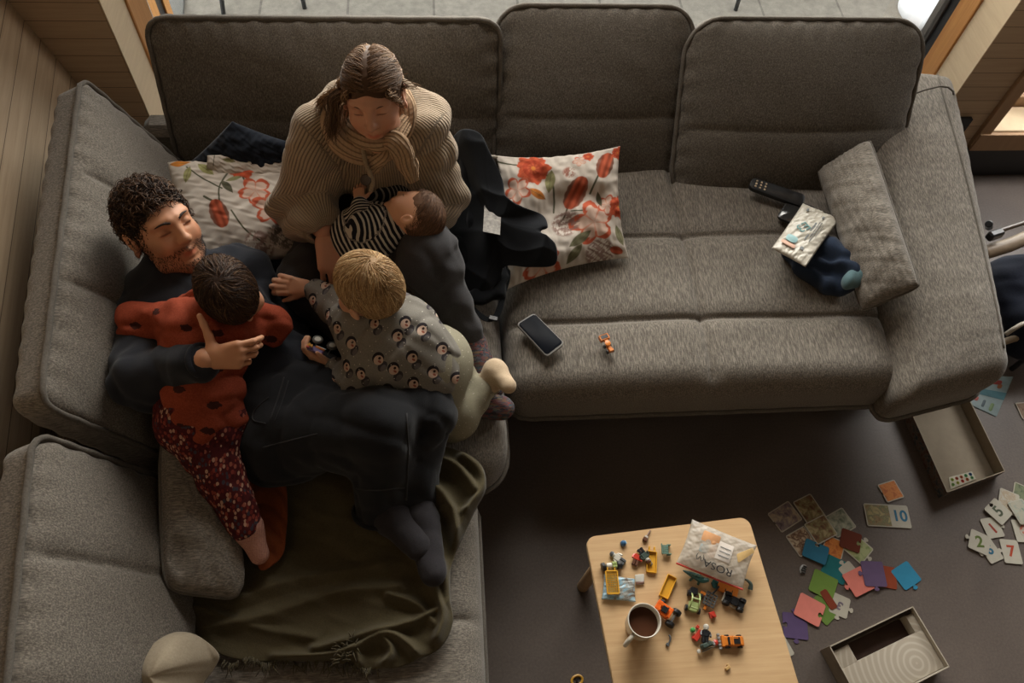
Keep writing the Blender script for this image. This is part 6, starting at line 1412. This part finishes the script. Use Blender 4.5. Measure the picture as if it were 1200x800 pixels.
mini('toy_beret', 'tiny tan toy beret alone near the lower table edge', 'toy', 852, 783, 30, [('cap', 'b08e5c', lambda m: (m.box((0, 0, 3), (5, 3, 3), bev=1), m.box((4, 3, 3), (2, 3, 2), bev=.8)))], group=G)
t = mini('toy_car', 'small yellow orange toy car with black roof', 'toy', 858, 752, -3, [], group=G)
t.part('body', 'c7742a', lambda m: (m.box((0, 0, 7), (19, 9, 4), bev=2), m.box((2, 0, 12), (11, 8, 3), bev=1.5), m.box((-20, 0, 8), (3, 10, 4), bev=1))); t.part('roof', '1c1d20', lambda m: m.box((4, 0, 15.5), (6.5, 6, 1), bev=.5)); t.part('windscreen', '1c1d20', lambda m: m.box((-9, 0, 12), (2.5, 7, 2.5), bev=.8)); t.part('roof_bar', 'c7742a', lambda m: (m.box((-3, 0, 16), (1, 8, 1)), m.box((1, 4, 16.5), (6, .8, .6))))
for x, y in ((-11, 9.5), (-11, -9.5), (12, 9.5), (12, -9.5)): t.part('wheel', '1c1d20', lambda m: wheel(m, x, y, 5, 5, 4))
mini('toy_ladder', 'grey slotted toy bar standing in front of the yellow orange car', 'toy', 842, 752, 90, [('bar', '8c8d8c', lambda m: [m.box((x, 0, 5), (2, 2.5, 3), bev=.6) for x in (-12, -6, 0, 6, 12)]+[m.box((0, 0, 3), (13, 1, 1))]), ('lamp', 'b5382a', lambda m: m.lathe([(5, 0), (5, 3), (0, 5)], (-1, 7, 2), None, 12))], group=G)
t = mini('toy_bike', 'moss green toy motorbike in the group below the table middle', 'toy', 826, 757, 18, [('tank', '3d4a44', lambda m: (m.box((0, 0, 10), (12, 5, 5), bev=2.5), m.box((-4, 0, 16), (6, 4, 3), bev=1.5))), ('exhaust', '8c8d8c', lambda m: (m.box((2, -7, 7), (13, 1.2, 3), bev=.8), m.box((14, -2, 9), (2, 4, 4), bev=1))), ('lamp', 'b9b5ab', lambda m: m.lathe([(0, 0), (3.5, 0), (3.5, 4), (0, 5)], (-17, -4, 5), None, 12))], group=G)
figure(0, 826, 744, 75, 'white helmeted toy figure seated on the moss green motorbike', '1c1d20', '1c1d20', 'b9b5ab', 'b9b5ab', ZT+.012)
mini('toy_flag', 'red toy plate with bright green stud beside the motorbike', 'toy', 817, 745, 45, [('plate', 'b5382a', lambda m: (m.box((0, 0, 6), (11, 5, 2), bev=.8), m.box((-6, 2, 3), (5, 5, 2), bev=.8))), ('stud', '3f8f4a', lambda m: m.lathe([(0, 4), (4.5, 4), (4.5, 9), (2, 11), (0, 11)], (1, 13, 0), None, 12)), ('clip', 'b5382a', lambda m: m.box((12, 9, 5), (3, 3, 3), bev=.8))], group=G)
# zip bag with writing
cs = [at(811, 608, ZT+.05), at(887, 639, ZT+.045), at(870, 691, ZT+.035), at(792, 660, ZT+.035)]
mz = NM('frosted_film', .35, .5); mz.b.inputs['Alpha'].default_value = .62; mz.col(mz.ramp(mz.noise(mz.coord(), 24, 4, .6, .8), [(.3, hexc('a9a297')), (.7, hexc('cbc4b8'))])); mz.bump(mz.noise(mz.coord(), 20, 3, .5, 1), .3, .003)
zb, _ = pillow('zip_bag', cs, .022, mz.m, None, 80, None, .38, .04, .001, 31, back=.9); tag(zb, 'frosted plastic zip bag with handwritten letters and red zip on the table', 'bag')
red = plast('b5382a'); a, b = cs[3], cs[2]; MB().tube([a+V(0, 0, .004), a*.66+b*.34+V(0, 0, .001), a*.33+b*.67+V(0, 0, .001), b+V(0, 0, .004)], .0026, 8).build('zip', red, zb)
up = lift(cs, .0205)
# the contents show through the film: orange card, grey label, yellow strip
for (q, mm_, nm) in (((.20, .16, .46, .38), plain('orange_card', hexc('d09a6c'), .8), 'insert'), ((.36, .30, .46, .66), plain('orange_card_b', hexc('c99468'), .8), 'insert'), ((.22, .44, .34, .62), plain('grey_card', hexc('8e9694'), .8), 'insert')):
    slab(nm, sub(lift(cs, .016), *q, .004), .0008, mm_, zb, .15)
slab('paper_label', sub(lift(cs, .019), .46, .26, .68, .64, .004), .0008, plain('label_paper', hexc('bfb6ad'), .8), zb, .04)
for k in range(3): slab('label_line', sub(lift(cs, .0236), .49, .36+.09*k, .65, .375+.09*k, .0006), .0004, mGp, zb, .1)
ys = [quad_pt(lift(cs, .021), *p) for p in ((.74, .38), (.93, .12), (.97, .20), (.80, .55))]; slab('insert', ys, .002, plain('straw_strip', hexc('c0a06a'), .8), zb, .2)
decal('handwriting', 'ROSA', lift(cs, .0195), .55, .80, .027, 180, M_STEEL, zb, d=.003, sx=1.15); decal('handwriting', '(V)', lift(cs, .0185), .27, .74, .019, 180, M_STEEL, zb, d=.004)
# ================================================================ games on the floor
def jig(w, h, tabs=(0, 0, 0, 0), r=.004, q=.010):
    """rectangle outline with jigsaw tabs: bottom, right, top, left; +1 knob, -1 notch"""
    P = []; cs = [(-w/2, -h/2), (w/2, -h/2), (w/2, h/2), (-w/2, h/2)]
    for i in range(4):
        a = np.array(cs[i]); b = np.array(cs[(i+1) % 4]); d = (b-a)/np.linalg.norm(b-a); n = np.array([d[1], -d[0]]); L = np.linalg.norm(b-a); t = tabs[i]
        P += [a+d*r]
        if t:
            m = a+d*L/2; k = q*t
            P += [m-d*q*.45, m-d*q*.45+n*k*.35, m-d*q*.85+n*k*.75, m-d*q*.6+n*k*1.25, m+n*k*1.4, m+d*q*.6+n*k*1.25, m+d*q*.85+n*k*.75, m+d*q*.45+n*k*.35, m+d*q*.45]
        P += [b-d*r]
    return [tuple(p) for p in P]
CARD = {}
def card_mat(k):
    if k in CARD: return CARD[k]
    if isinstance(k, str): m = plain('card_'+k, hexc(k), .75, .2, .06)
    else:
        m = NM('picture_card', .6, .3); f = m.noise(m.coord((1, 1, .1)), 42, 3, .6, .6)
        m.col(m.ramp(f, [(.28+.11*i, hexc(c)) for i, c in enumerate(k)])); m = m.m
    CARD[k] = m; return m
GP = 'jigsaw pieces scattered on the floor'; LV = 0
def piece(px, py, w, h, ang, col, label, tabs=(0, 0, 0, 0), z=0., pic=None, num=None, numcol='4a4a48', numsz=.036, numang=0, th=.0022, group=GP, border=.0035, nx=0, name='puzzle_piece', picbox=None):
    global LV; LV += 1
    z = z+.00005*(LV % 40); p = at(px, py, z+th); sc = .001; o = MB().prism(jig(w*sc, h*sc, tabs), -th, 0)
    ob = o.build(name, card_mat(col), None, world=False); ob.location = tuple(p); ob.rotation_euler = (0, 0, math.radians(ang)); tag(ob, label, 'puzzle piece' if 'puzzle' in name else 'card', group)
    if pic:
        x0, x1 = (-w/2, w/2) if picbox is None else picbox; b = border*1000
        MB().prism([(x*sc, y*sc) for x, y in ((x0+b, -h/2+b), (x1-b, -h/2+b), (x1-b, h/2-b), (x0+b, h/2-b))], -.0004, .0003).build('picture', card_mat(pic), ob, world=False)
    if num:
        cu = bpy.data.curves.new('n', 'FONT'); cu.body = num; cu.size = numsz; cu.extrude = .0003; cu.offset = .0012; cu.align_x = 'CENTER'; cu.align_y = 'CENTER'
        tmp = bpy.data.objects.new('tmp', cu); COL.objects.link(tmp); me = bpy.data.meshes.new_from_object(tmp.evaluated_get(bpy.context.evaluated_depsgraph_get())); bpy.data.objects.remove(tmp)
        a = math.radians(numang)
        for v in me.vertices: x, y = v.co.x, v.co.y; v.co.x = x*math.cos(a)-y*math.sin(a)+nx*sc; v.co.y = x*math.sin(a)+y*math.cos(a); v.co.z += .0003
        me.materials.clear(); link('number', me, plain('ink_'+numcol, hexc(numcol), .6, .2, .05), ob, False, False)
    return ob
WH_ = 'aaa598'
PA = ('4b3f3c', '6f6068', '8a7d78', 'a89a86'); PB = ('3c3a28', '6f4b36', '7c7350', 'a39471'); PC = ('4d5340', '6e7565', '8d8f80', 'a5a590'); PO = ('8a4d22', 'b5672c', 'c27a3a', 'a55a28'); PD = ('53432f', '8b7350', '6a6a4c', '9b8c62')
piece(920, 605, 92, 74, 27, WH_, 'lilac picture piece with a notch, leftmost of the picture pieces', (0, 0, 0, -1), pic=PA)
piece(949, 597, 74, 92, 22, WH_, 'upright picture piece of jungle animals touching the lilac one', pic=PB, z=.0024)
piece(984, 612, 84, 76, 24, WH_, 'greenish picture piece at the right end of the picture pieces', pic=PC)
piece(940, 634, 78, 78, 24, WH_, 'picture piece with a brown animal beside the upper blue piece', pic=('c0b09a', 'a8937a', '5b3d2c', 'b5a48c'), z=.0)
piece(962, 620, 84, 76, 22, WH_, 'picture piece of animals in the middle of the overlapping picture pieces', pic=PB, z=.0048)
piece(977, 641, 66, 66, -30, WH_, 'orange picture piece partly hidden by the brown one', (1, 0, 0, 0), pic=PO, z=.0)
piece(1006, 643, 74, 72, 40, WH_, 'white and green picture piece under the brown one', (1, 1, 1, 0), pic=('5c6b3f', '7d8a58', '9aa074'), z=.0)
piece(997, 633, 66, 66, -25, '5e2b1b', 'dark brown jigsaw piece lying on the white and green one', (0, -1, 0, 0), z=.0048)
piece(956, 646, 78, 62, -28, '2e6a86', 'blue jigsaw piece next to the overlapping picture pieces', (0, 0, -1, 0), z=.0075)
piece(980, 666, 78, 76, -38, '1d6468', 'teal jigsaw piece between blue and green ones', (0, -1, 0, 0), z=.0)
piece(965, 685, 78, 76, -32, '66823a', 'green jigsaw piece joined to the teal one', (0, 0, 0, 0), z=.0024)
piece(994, 668, 50, 44, 30, WH_, 'white jigsaw piece mostly under the upper pink one', (0, 0, 1, 0))
piece(1006, 681, 76, 76, 20, 'c97468', 'pink jigsaw piece beside the purple one at the upper right', (0, -1, 0, 1), z=.0048)
piece(1024, 672, 72, 80, -5, '5b4a68', 'purple jigsaw piece overlapping the pink and rust ones', (1, 0, 0, 1), z=.0072)
piece(1041, 676, 52, 70, -14, '823a20', 'rust brown jigsaw piece between purple and blue ones', (0, 0, 0, 0), z=.0)
piece(1062, 674, 72, 70, 25, '2e7d9e', 'bright blue jigsaw piece alone at the right end of the coloured row', (1, 0, 0, 0))
piece(966, 712, 74, 80, 35, '5f7a38', 'green jigsaw piece under the lower pink one', (0, 0, 0, 0), z=.0)
piece(971, 702, 26, 62, 22, '743320', 'rust strip of a jigsaw piece lying across the lower green one', (0, 0, 0, 0), z=.0024)
piece(949, 714, 82, 76, -33, 'cf7a6e', 'pink jigsaw piece beside the lower purple one', (0, -1, 0, 0), z=.0048)
piece(984, 709, 58, 66, -28, WH_, 'white jigsaw piece with a grey 3 beside the lower green one', (1, 1, 0, 0), num='3', numcol='6a5f6c', numang=165)
piece(932, 733, 76, 76, -10, '56466a', 'purple jigsaw piece near the right table edge', (1, 0, 1, -1))
piece(914, 757, 60, 74, 20, WH_, 'white jigsaw piece with a gold 2 half under the table edge', (0, 0, 1, 0), num='2', numcol='a8803c', numang=120)
piece(1044, 575, 68, 66, 14, WH_, 'orange picture piece lying alone above the 10 card', (0, 0, 0, -1), pic=PO)
piece(1040, 604, 150, 78, -6, WH_, 'long white card with a picture and blue 10', (0, 0, 0, 0), pic=PD, picbox=(-75, 12), num='10', numcol='2e6480', numsz=.052, nx=42, name='number_card')
# group at the right edge
piece(1198, 577, 60, 60, -30, 'a09b8c', 'dark green picture piece behind the leaf one at the right edge', pic=('2f3a2c', '4c5640', '6b7256'))
piece(1182, 588, 66, 84, -28, WH_, 'white jigsaw piece with pale leaves above the 5', pic=('a39c8c', 'aca596', 'a08f78', 'aaa598'), z=.0024)
piece(1170, 599, 66, 72, 35, WH_, 'white jigsaw piece with a dark green 5', (0, 0, -1, 0), num='5', numcol='4a5040', numsz=.05, z=.0048)
piece(1163, 618, 60, 68, 6, WH_, 'white jigsaw piece with an upside down red 1', (0, 1, 0, 0), num='1', numcol='8f3326', numsz=.048, numang=200)
piece(1160, 644, 54, 80, 18, WH_, 'white jigsaw piece with a blue 6 under the 2', (0, 0, 0, 1), num='6', numcol='2e5f78', numsz=.045, numang=-20)
piece(1148, 635, 66, 70, -30, WH_, 'white jigsaw piece with a green 2', (0, 0, 0, 1), num='2', numcol='55652f', numsz=.052, z=.0026, numang=22)
piece(1185, 646, 60, 80, -8, WH_, 'white jigsaw piece with an orange red 7', (0, 0, 0, 1), num='7', numcol='a0402a', numsz=.052)
piece(1199, 622, 62, 76, -6, WH_, 'white jigsaw piece with a pinkish 6 at the right edge', (0, 0, -1, 0), num='6', numcol='b06a5c', numsz=.052)
piece(1197, 599, 60, 80, 12, WH_, 'picture piece with green stripes on top of the right edge heap', (0, 0, 0, 0), pic=('4f5c4c', '8d958a', 'a39c8c', '9da093'), z=.0074)
piece(1200, 481, 40, 66, 2, WH_, 'brown picture card at the right edge beside the booklet', pic=('3c2a22', '5b4436', '7b6552'), name='picture_card', group=None)
# booklet under the armrest
bkc = [at(1140, 440, .003), at(1188, 441, .003), at(1168, 488, .003), at(1128, 470, .003)]
bk = slab('booklet', bkc, .0028, plain('pale_blue_cover', hexc('7a8a8c'), .6), None, .03); tag(bk, 'pale blue illustrated booklet half under the right armrest', 'booklet')
slab('print', sub(bkc, .0, .42, 1, .60), .0005, plain('teal_band', hexc('3b6670'), .6), bk, .02)
for (u, v, w_, h_, cc) in ((.5, .12, .28, .12, '8f3c38'), (.70, .22, .12, .12, '8f5a3a'), (.25, .68, .12, .14, '93453c'), (.5, .72, .08, .2, '3b4a52'), (.72, .74, .1, .2, '5a7048'), (.12, .70, .07, .10, 'a08848'), (.35, .25, .1, .1, '6a7a50')):
    slab('print', sub(bkc, u, v, u+w_, v+h_, .0004), .0005, plain('print_'+cc, hexc(cc), .6), bk, .45)
# game box lid, open tray
def open_box(name, cs, h, t, m_in, m_out, label, walls_col=None):
    """tray standing on the floor from 4 floor corners (TL, TR, BR, BL)"""
    c = sum(np.asarray(q, float) for q in cs)/4; th_ = thing(name, label, 'box', (c[0], c[1], 0))
    up = V(0, 0, 1); slab('bottom', [np.asarray(q)+up*.003 for q in cs], .003, m_in, th_, .01)
    for i in range(4):
        a, b = np.asarray(cs[i], float), np.asarray(cs[(i+1) % 4], float); d = nrm(b-a); n_ = np.cross(up, d); n_ = n_ if n_.dot(c-a) > 0 else -n_
        v = [a, b, b+n_*t, a+n_*t]; v = [p*V(1, 1, 0)+up*.0 for p in v]+[p*V(1, 1, 0)+up*h for p in v]
        w = MB().add(v, [(3, 2, 1, 0), (4, 5, 6, 7), (0, 1, 5, 4), (1, 2, 6, 5), (2, 3, 7, 6), (3, 0, 4, 7)]).build('side', m_in, th_)
        o = a-n_*.0006; o2 = b-n_*.0006; v = [o, o2, a, b]; v = [o+up*.001, o2+up*.001, o2+up*(h-.001), o+up*(h-.001)]; v = [p*V(1, 1, 1) for p in v]; v2 = [p+n_*.0004 for p in v]
        MB().add([*v, *v2], [(0, 1, 2, 3), (7, 6, 5, 4), (0, 4, 5, 1), (1, 5, 6, 2), (2, 6, 7, 3), (3, 7, 4, 0)]).build('print', m_out, w)
    return th_
M_CARD_IN = plain('grey_board', hexc('8d8272'), .85, .15, .06); m = NM('box_print', .6, .3); m.col(m.ramp(m.noise(m.coord(), 45, 3), [(.35, hexc('2c3f4a')), (.5, hexc('6e6259')), (.62, hexc('57342e')), (.75, hexc('807668'))])); M_BP = m.m
hb = .055; A_ = at(1178, 552, hb); B_ = at(1110, 577, hb); C_ = at(1062, 470, hb); D_ = C_+(A_-B_)
ob = open_box('game_box', [C_*V(1, 1, 0), D_*V(1, 1, 0), A_*V(1, 1, 0), B_*V(1, 1, 0)], hb, .003, M_CARD_IN, M_BP, 'open cardboard game box with bare grey inside under the armrest')
# sheet of small coloured signs in its corner
sc_ = [at(1112, 559, .006), at(1139, 552, .006), at(1144, 561, .006), at(1114, 573, .006)]
sh = slab('sticker_sheet', sc_, .0012, plain('sheet_paper', hexc('a8a292'), .8), None, .06); tag(sh, 'small sheet of coloured round symbols in a corner of the open game box', 'card')
for i in range(5):
    for j in range(2):
        p = quad_pt(lift(sc_, .0002), .12+.19*i, .28+.42*j); MB().lathe([(.0035, 0), (.0035, .0008), (.0058, .0008), (.0058, 0)], p, None, 14).build('symbol', card_mat(['7d8a3c', '8f3c2a', 'a35a3a', '3f7a4a', '2e4a6a', '6a8a4a', '8a8a3a', 'a03a2e', '8f4a2a', '5a8a5a'][i+5*j]), sh)
# second box with insert and swirl print
h2 = .07; A_ = at(1070, 710, h2); B_ = at(1113, 781, h2); C_ = at(972, 757, h2); D_ = C_+(B_-A_)
m = NM('swirl_board', .75, .2); tc = m.n('ShaderNodeTexCoord'); sb = m.n('ShaderNodeVectorMath', operation='SUBTRACT'); pc_ = at(1074, 777, .05); sb.inputs[1].default_value = tuple(pc_); m.l(tc.outputs['Object'], sb.inputs[0]); ln = m.n('ShaderNodeVectorMath', operation='LENGTH'); m.l(sb.outputs[0], ln.inputs[0])
s_ = m.math('SINE', m.math('ADD', m.math('MULTIPLY', ln.outputs['Value'], 330), m.math('MULTIPLY', m.noise(m.coord(), 8, 3), 3))); g_ = m.noise(m.coord(), 5, 3); c = m.ramp(s_, [(0, hexc('948a7c')), (1, hexc('a39b8d'))]); m.col(m.mix(m.math('MULTIPLY', m.math('GREATER_THAN', g_, .62), .3), c, hexc('7b6552'))); M_SW = m.m
M_BOX2 = plain('pale_board', hexc('a89f90'), .8, .15, .05)
ob2 = open_box('game_box', [C_*V(1, 1, 0), A_*V(1, 1, 0), B_*V(1, 1, 0), D_*V(1, 1, 0)], h2, .0028, M_BOX2, plain('box_side', hexc('8d7f6c'), .7), 'pale open game box with swirl patterned insert at the bottom of the scene')
ux_ = nrm((A_-C_)*V(1, 1, 0)); uy_ = nrm((D_-C_)*V(1, 1, 0)); LX = np.linalg.norm((A_-C_)*V(1, 1, 0)); LY = np.linalg.norm((D_-C_)*V(1, 1, 0)); O_ = C_*V(1, 1, 0)
def inn(u, v, z): return O_+ux_*u+uy_*v+V(0, 0, z)
e = .004
slab('insert', [inn(e, .068, .052), inn(LX-e, .068, .052), inn(LX-e, LY-e, .052), inn(e, LY-e, .052)], .002, M_SW, ob2, .01)
for (u0, u1) in ((e, .065), (LX-.028, LX-e)): slab('insert', [inn(u0, .016, .052), inn(u1, .016, .052), inn(u1, .068, .052), inn(u0, .068, .052)], .002, M_SW, ob2, .01)
slab('insert', [inn(e, e, .052), inn(LX-e, e, .052), inn(LX-e, .012, .052), inn(e, .012, .052)], .002, plain('dark_slot', hexc('3a302b'), .8), ob2, .01)
slab('tray_floor', [inn(.065, .016, .012), inn(LX-.028, .016, .012), inn(LX-.028, .068, .012), inn(.065, .068, .012)], .002, plain('brown_board', hexc('3f2d25'), .8), ob2, .01)
for (p, q) in ((inn(.065, .068, .0), inn(LX-.028, .068, .0)), (inn(.065, .014, 0), inn(.065, .068, 0)), (inn(LX-.028, .014, 0), inn(LX-.028, .068, 0))):
    d = nrm(q-p); n_ = np.cross(V(0, 0, 1), d)*.0008; v = [p-n_, q-n_, q+n_, p+n_]; v = [x+V(0, 0, .012) for x in v]+[x+V(0, 0, .0515) for x in v]
    MB().add(v, [(3, 2, 1, 0), (4, 5, 6, 7), (0, 1, 5, 4), (1, 2, 6, 5), (2, 3, 7, 6), (3, 0, 4, 7)]).build('divider', M_BOX2, ob2)
# little grey toy on the floor, yellow one at the lower edge
t = Toy('toy_clip', 'tiny grey toy clip lying on the floor left of the teal piece', 'toy', 941, 668, 0, 60)
t.part('jaw', '8c8d8c', lambda m: (m.tube(smooth_path([(-10, 4, 4), (-2, 8, 6), (8, 5, 6), (11, -2, 4)], 12), 2.2, 8))); t.part('teeth', '55585a', lambda m: [m.box((x, 0, 5), (1, 5, 2.5), bev=.4) for x in (-6, -1, 4, 9)])
t = Toy('toy_ring', 'small yellow toy part on the floor left of the table, cut by the frame', 'toy', 676, 797, 0, 20)
t.part('ring', 'c9962f', lambda m: m.tube([(12*math.cos(a), 9*math.sin(a), 3) for a in np.linspace(0, 6.28, 20, endpoint=False)], 2.6, 8, closed=True)); t.part('peg', '1c1d20', lambda m: m.cyl((0, 0, 0), (0, 0, 8), 3, 10))
# ---------------------------------------------------------------- behind the armrest: baby bouncer
bo = thing('baby_bouncer', 'baby bouncer with beige tube, black joint and dark seat behind the right armrest', 'baby bouncer', (2.35, 1.55, 0))
M_BEI = plain('beige_tube', hexc('8d7c68'), .5, .4)
MB().tube(smooth_path([at(1150, 297, .30), at(1180, 288, .30), at(1240, 268, .30), at(1290, 290, .28)], 24), .026, 14).build('frame_tube', M_BEI, bo, smooth=True)
MB().tube(smooth_path([at(1160, 274, .36), at(1185, 266, .36), at(1240, 248, .36)], 16), .008, 10).build('bar', plain('bronze_bar', hexc('4a3d34'), .35), bo, smooth=True)
MB().box(at(1166, 275, .35), (.030, .014, .018), R=rotz(.3), bev=.006).build('joint', M_STEEL, bo); MB().cyl(at(1159, 266, .34), at(1159, 262, .38), .013, 16, bev=.003).build('knob', M_STEEL, bo, smooth='auto')
s = SDF().ell(at(1215, 350, .16), (.17, .20, .10), k=.04).cone(at(1180, 320, .14), at(1230, 330, .2), .06, .06, .05).cone(at(1200, 400, .10), at(1240, 390, .12), .07, .07, .05)
garment('seat', s, .011, cloth('midnight_cloth', hexc('1c202c'), .3, 200), bo, lambda P: .012*wob(P, 18, 63)+.004*wob(P, 50, 64))
MB().tube(smooth_path([at(1178, 392, .16), at(1190, 384, .19), at(1205, 378, .20), at(1240, 380, .18)], 16), .008, 10).build('trim', plain('white_trim', hexc('a8a093'), .5), bo, smooth=True)
MB().tube(smooth_path([at(1172, 402, .12), at(1195, 395, .14), at(1240, 388, .14)], 16), .013, 10).build('hoop', M_BEI, bo, smooth=True)
for x, y in ((2.12, 1.30), (2.6, 1.30), (2.12, 1.75), (2.6, 1.75)): MB().cyl((x, y, 0), (x, y, .10), .010, 10).build('leg', M_STEEL, bo, smooth='auto')
# socket recess on the pillar by the second window
so = thing('wall_outlet', 'black box with a pale plug low on the boarded pillar behind the armrest', 'outlet', (2.12, 2.26, .26))
MB().box((2.095, 2.268, .285), (.048, .010, .045), bev=.003).build('housing', M_STEEL, so); MB().box((2.075, 2.250, .262), (.010, .012, .022), bev=.004).build('plug', plain('brown_plug', hexc('7d5c46'), .5), so)
# ---------------------------------------------------------------- terrace furniture and snow
def chair_out(name, label, legs, seat_c, hs):
    t = thing(name, label, 'garden chair', (seat_c[0], seat_c[1], -.06))
    for a in legs: MB().tube([a, (seat_c[0]+(a[0]-seat_c[0])*.8, seat_c[1]+(a[1]-seat_c[1])*.8, .40)], .011, 8).build('leg', M_STEEL, t)
    MB().box((seat_c[0], seat_c[1], .41), (hs, hs, .012), bev=.006).build('seat', M_ALU, t)
    MB().box((seat_c[0], seat_c[1]+hs, .68), (hs, .012, .20), bev=.006).build('backrest', M_ALU, t)
a = at(262, 17, -.06); chair_out('garden_chair', 'dark metal garden chair leg seen outside above the long back cushion', [(a[0], a[1], -.06), (a[0]+.38, a[1]+.05, -.06), (a[0]+.38, a[1]+.5, -.06), (a[0], a[1]+.5, -.06)], (a[0]+.19, a[1]+.62, .4), .22)
a = at(862, 12, -.06); chair_out('garden_chair', 'dark metal garden chair leg seen outside above the gap between back cushions', [(a[0], a[1], -.06), (a[0]+.42, a[1]+.1, -.06), (a[0]+.42, a[1]+.5, -.06), (a[0], a[1]+.5, -.06)], (a[0]+.21, a[1]+.66, .4), .22)
s = SDF().ell(at(1082, 14, -.05), (.12, .16, .07), k=.03).ell(at(1096, 6, -.05), (.12, .18, .08), k=.03); v, f = s.mesh(.015, lambda P: .01*wob(P, 16, 71)); sn = mk('snow_patch', v, f, M_SNOW); tag(sn, 'small heap of snow on the terrace outside the window corner', 'snow', kind='stuff')
pl = thing('stone_slab', 'dark grey slab on the terrace at the left end of the window', 'slab', at(206, 8, -.05)); slab('pad', [at(196, -30, -.04), at(216, -30, -.04), at(214, 24, -.04), at(194, 24, -.04)], .02, plain('slate_pad', hexc('5b5b58'), .8), pl, .02)
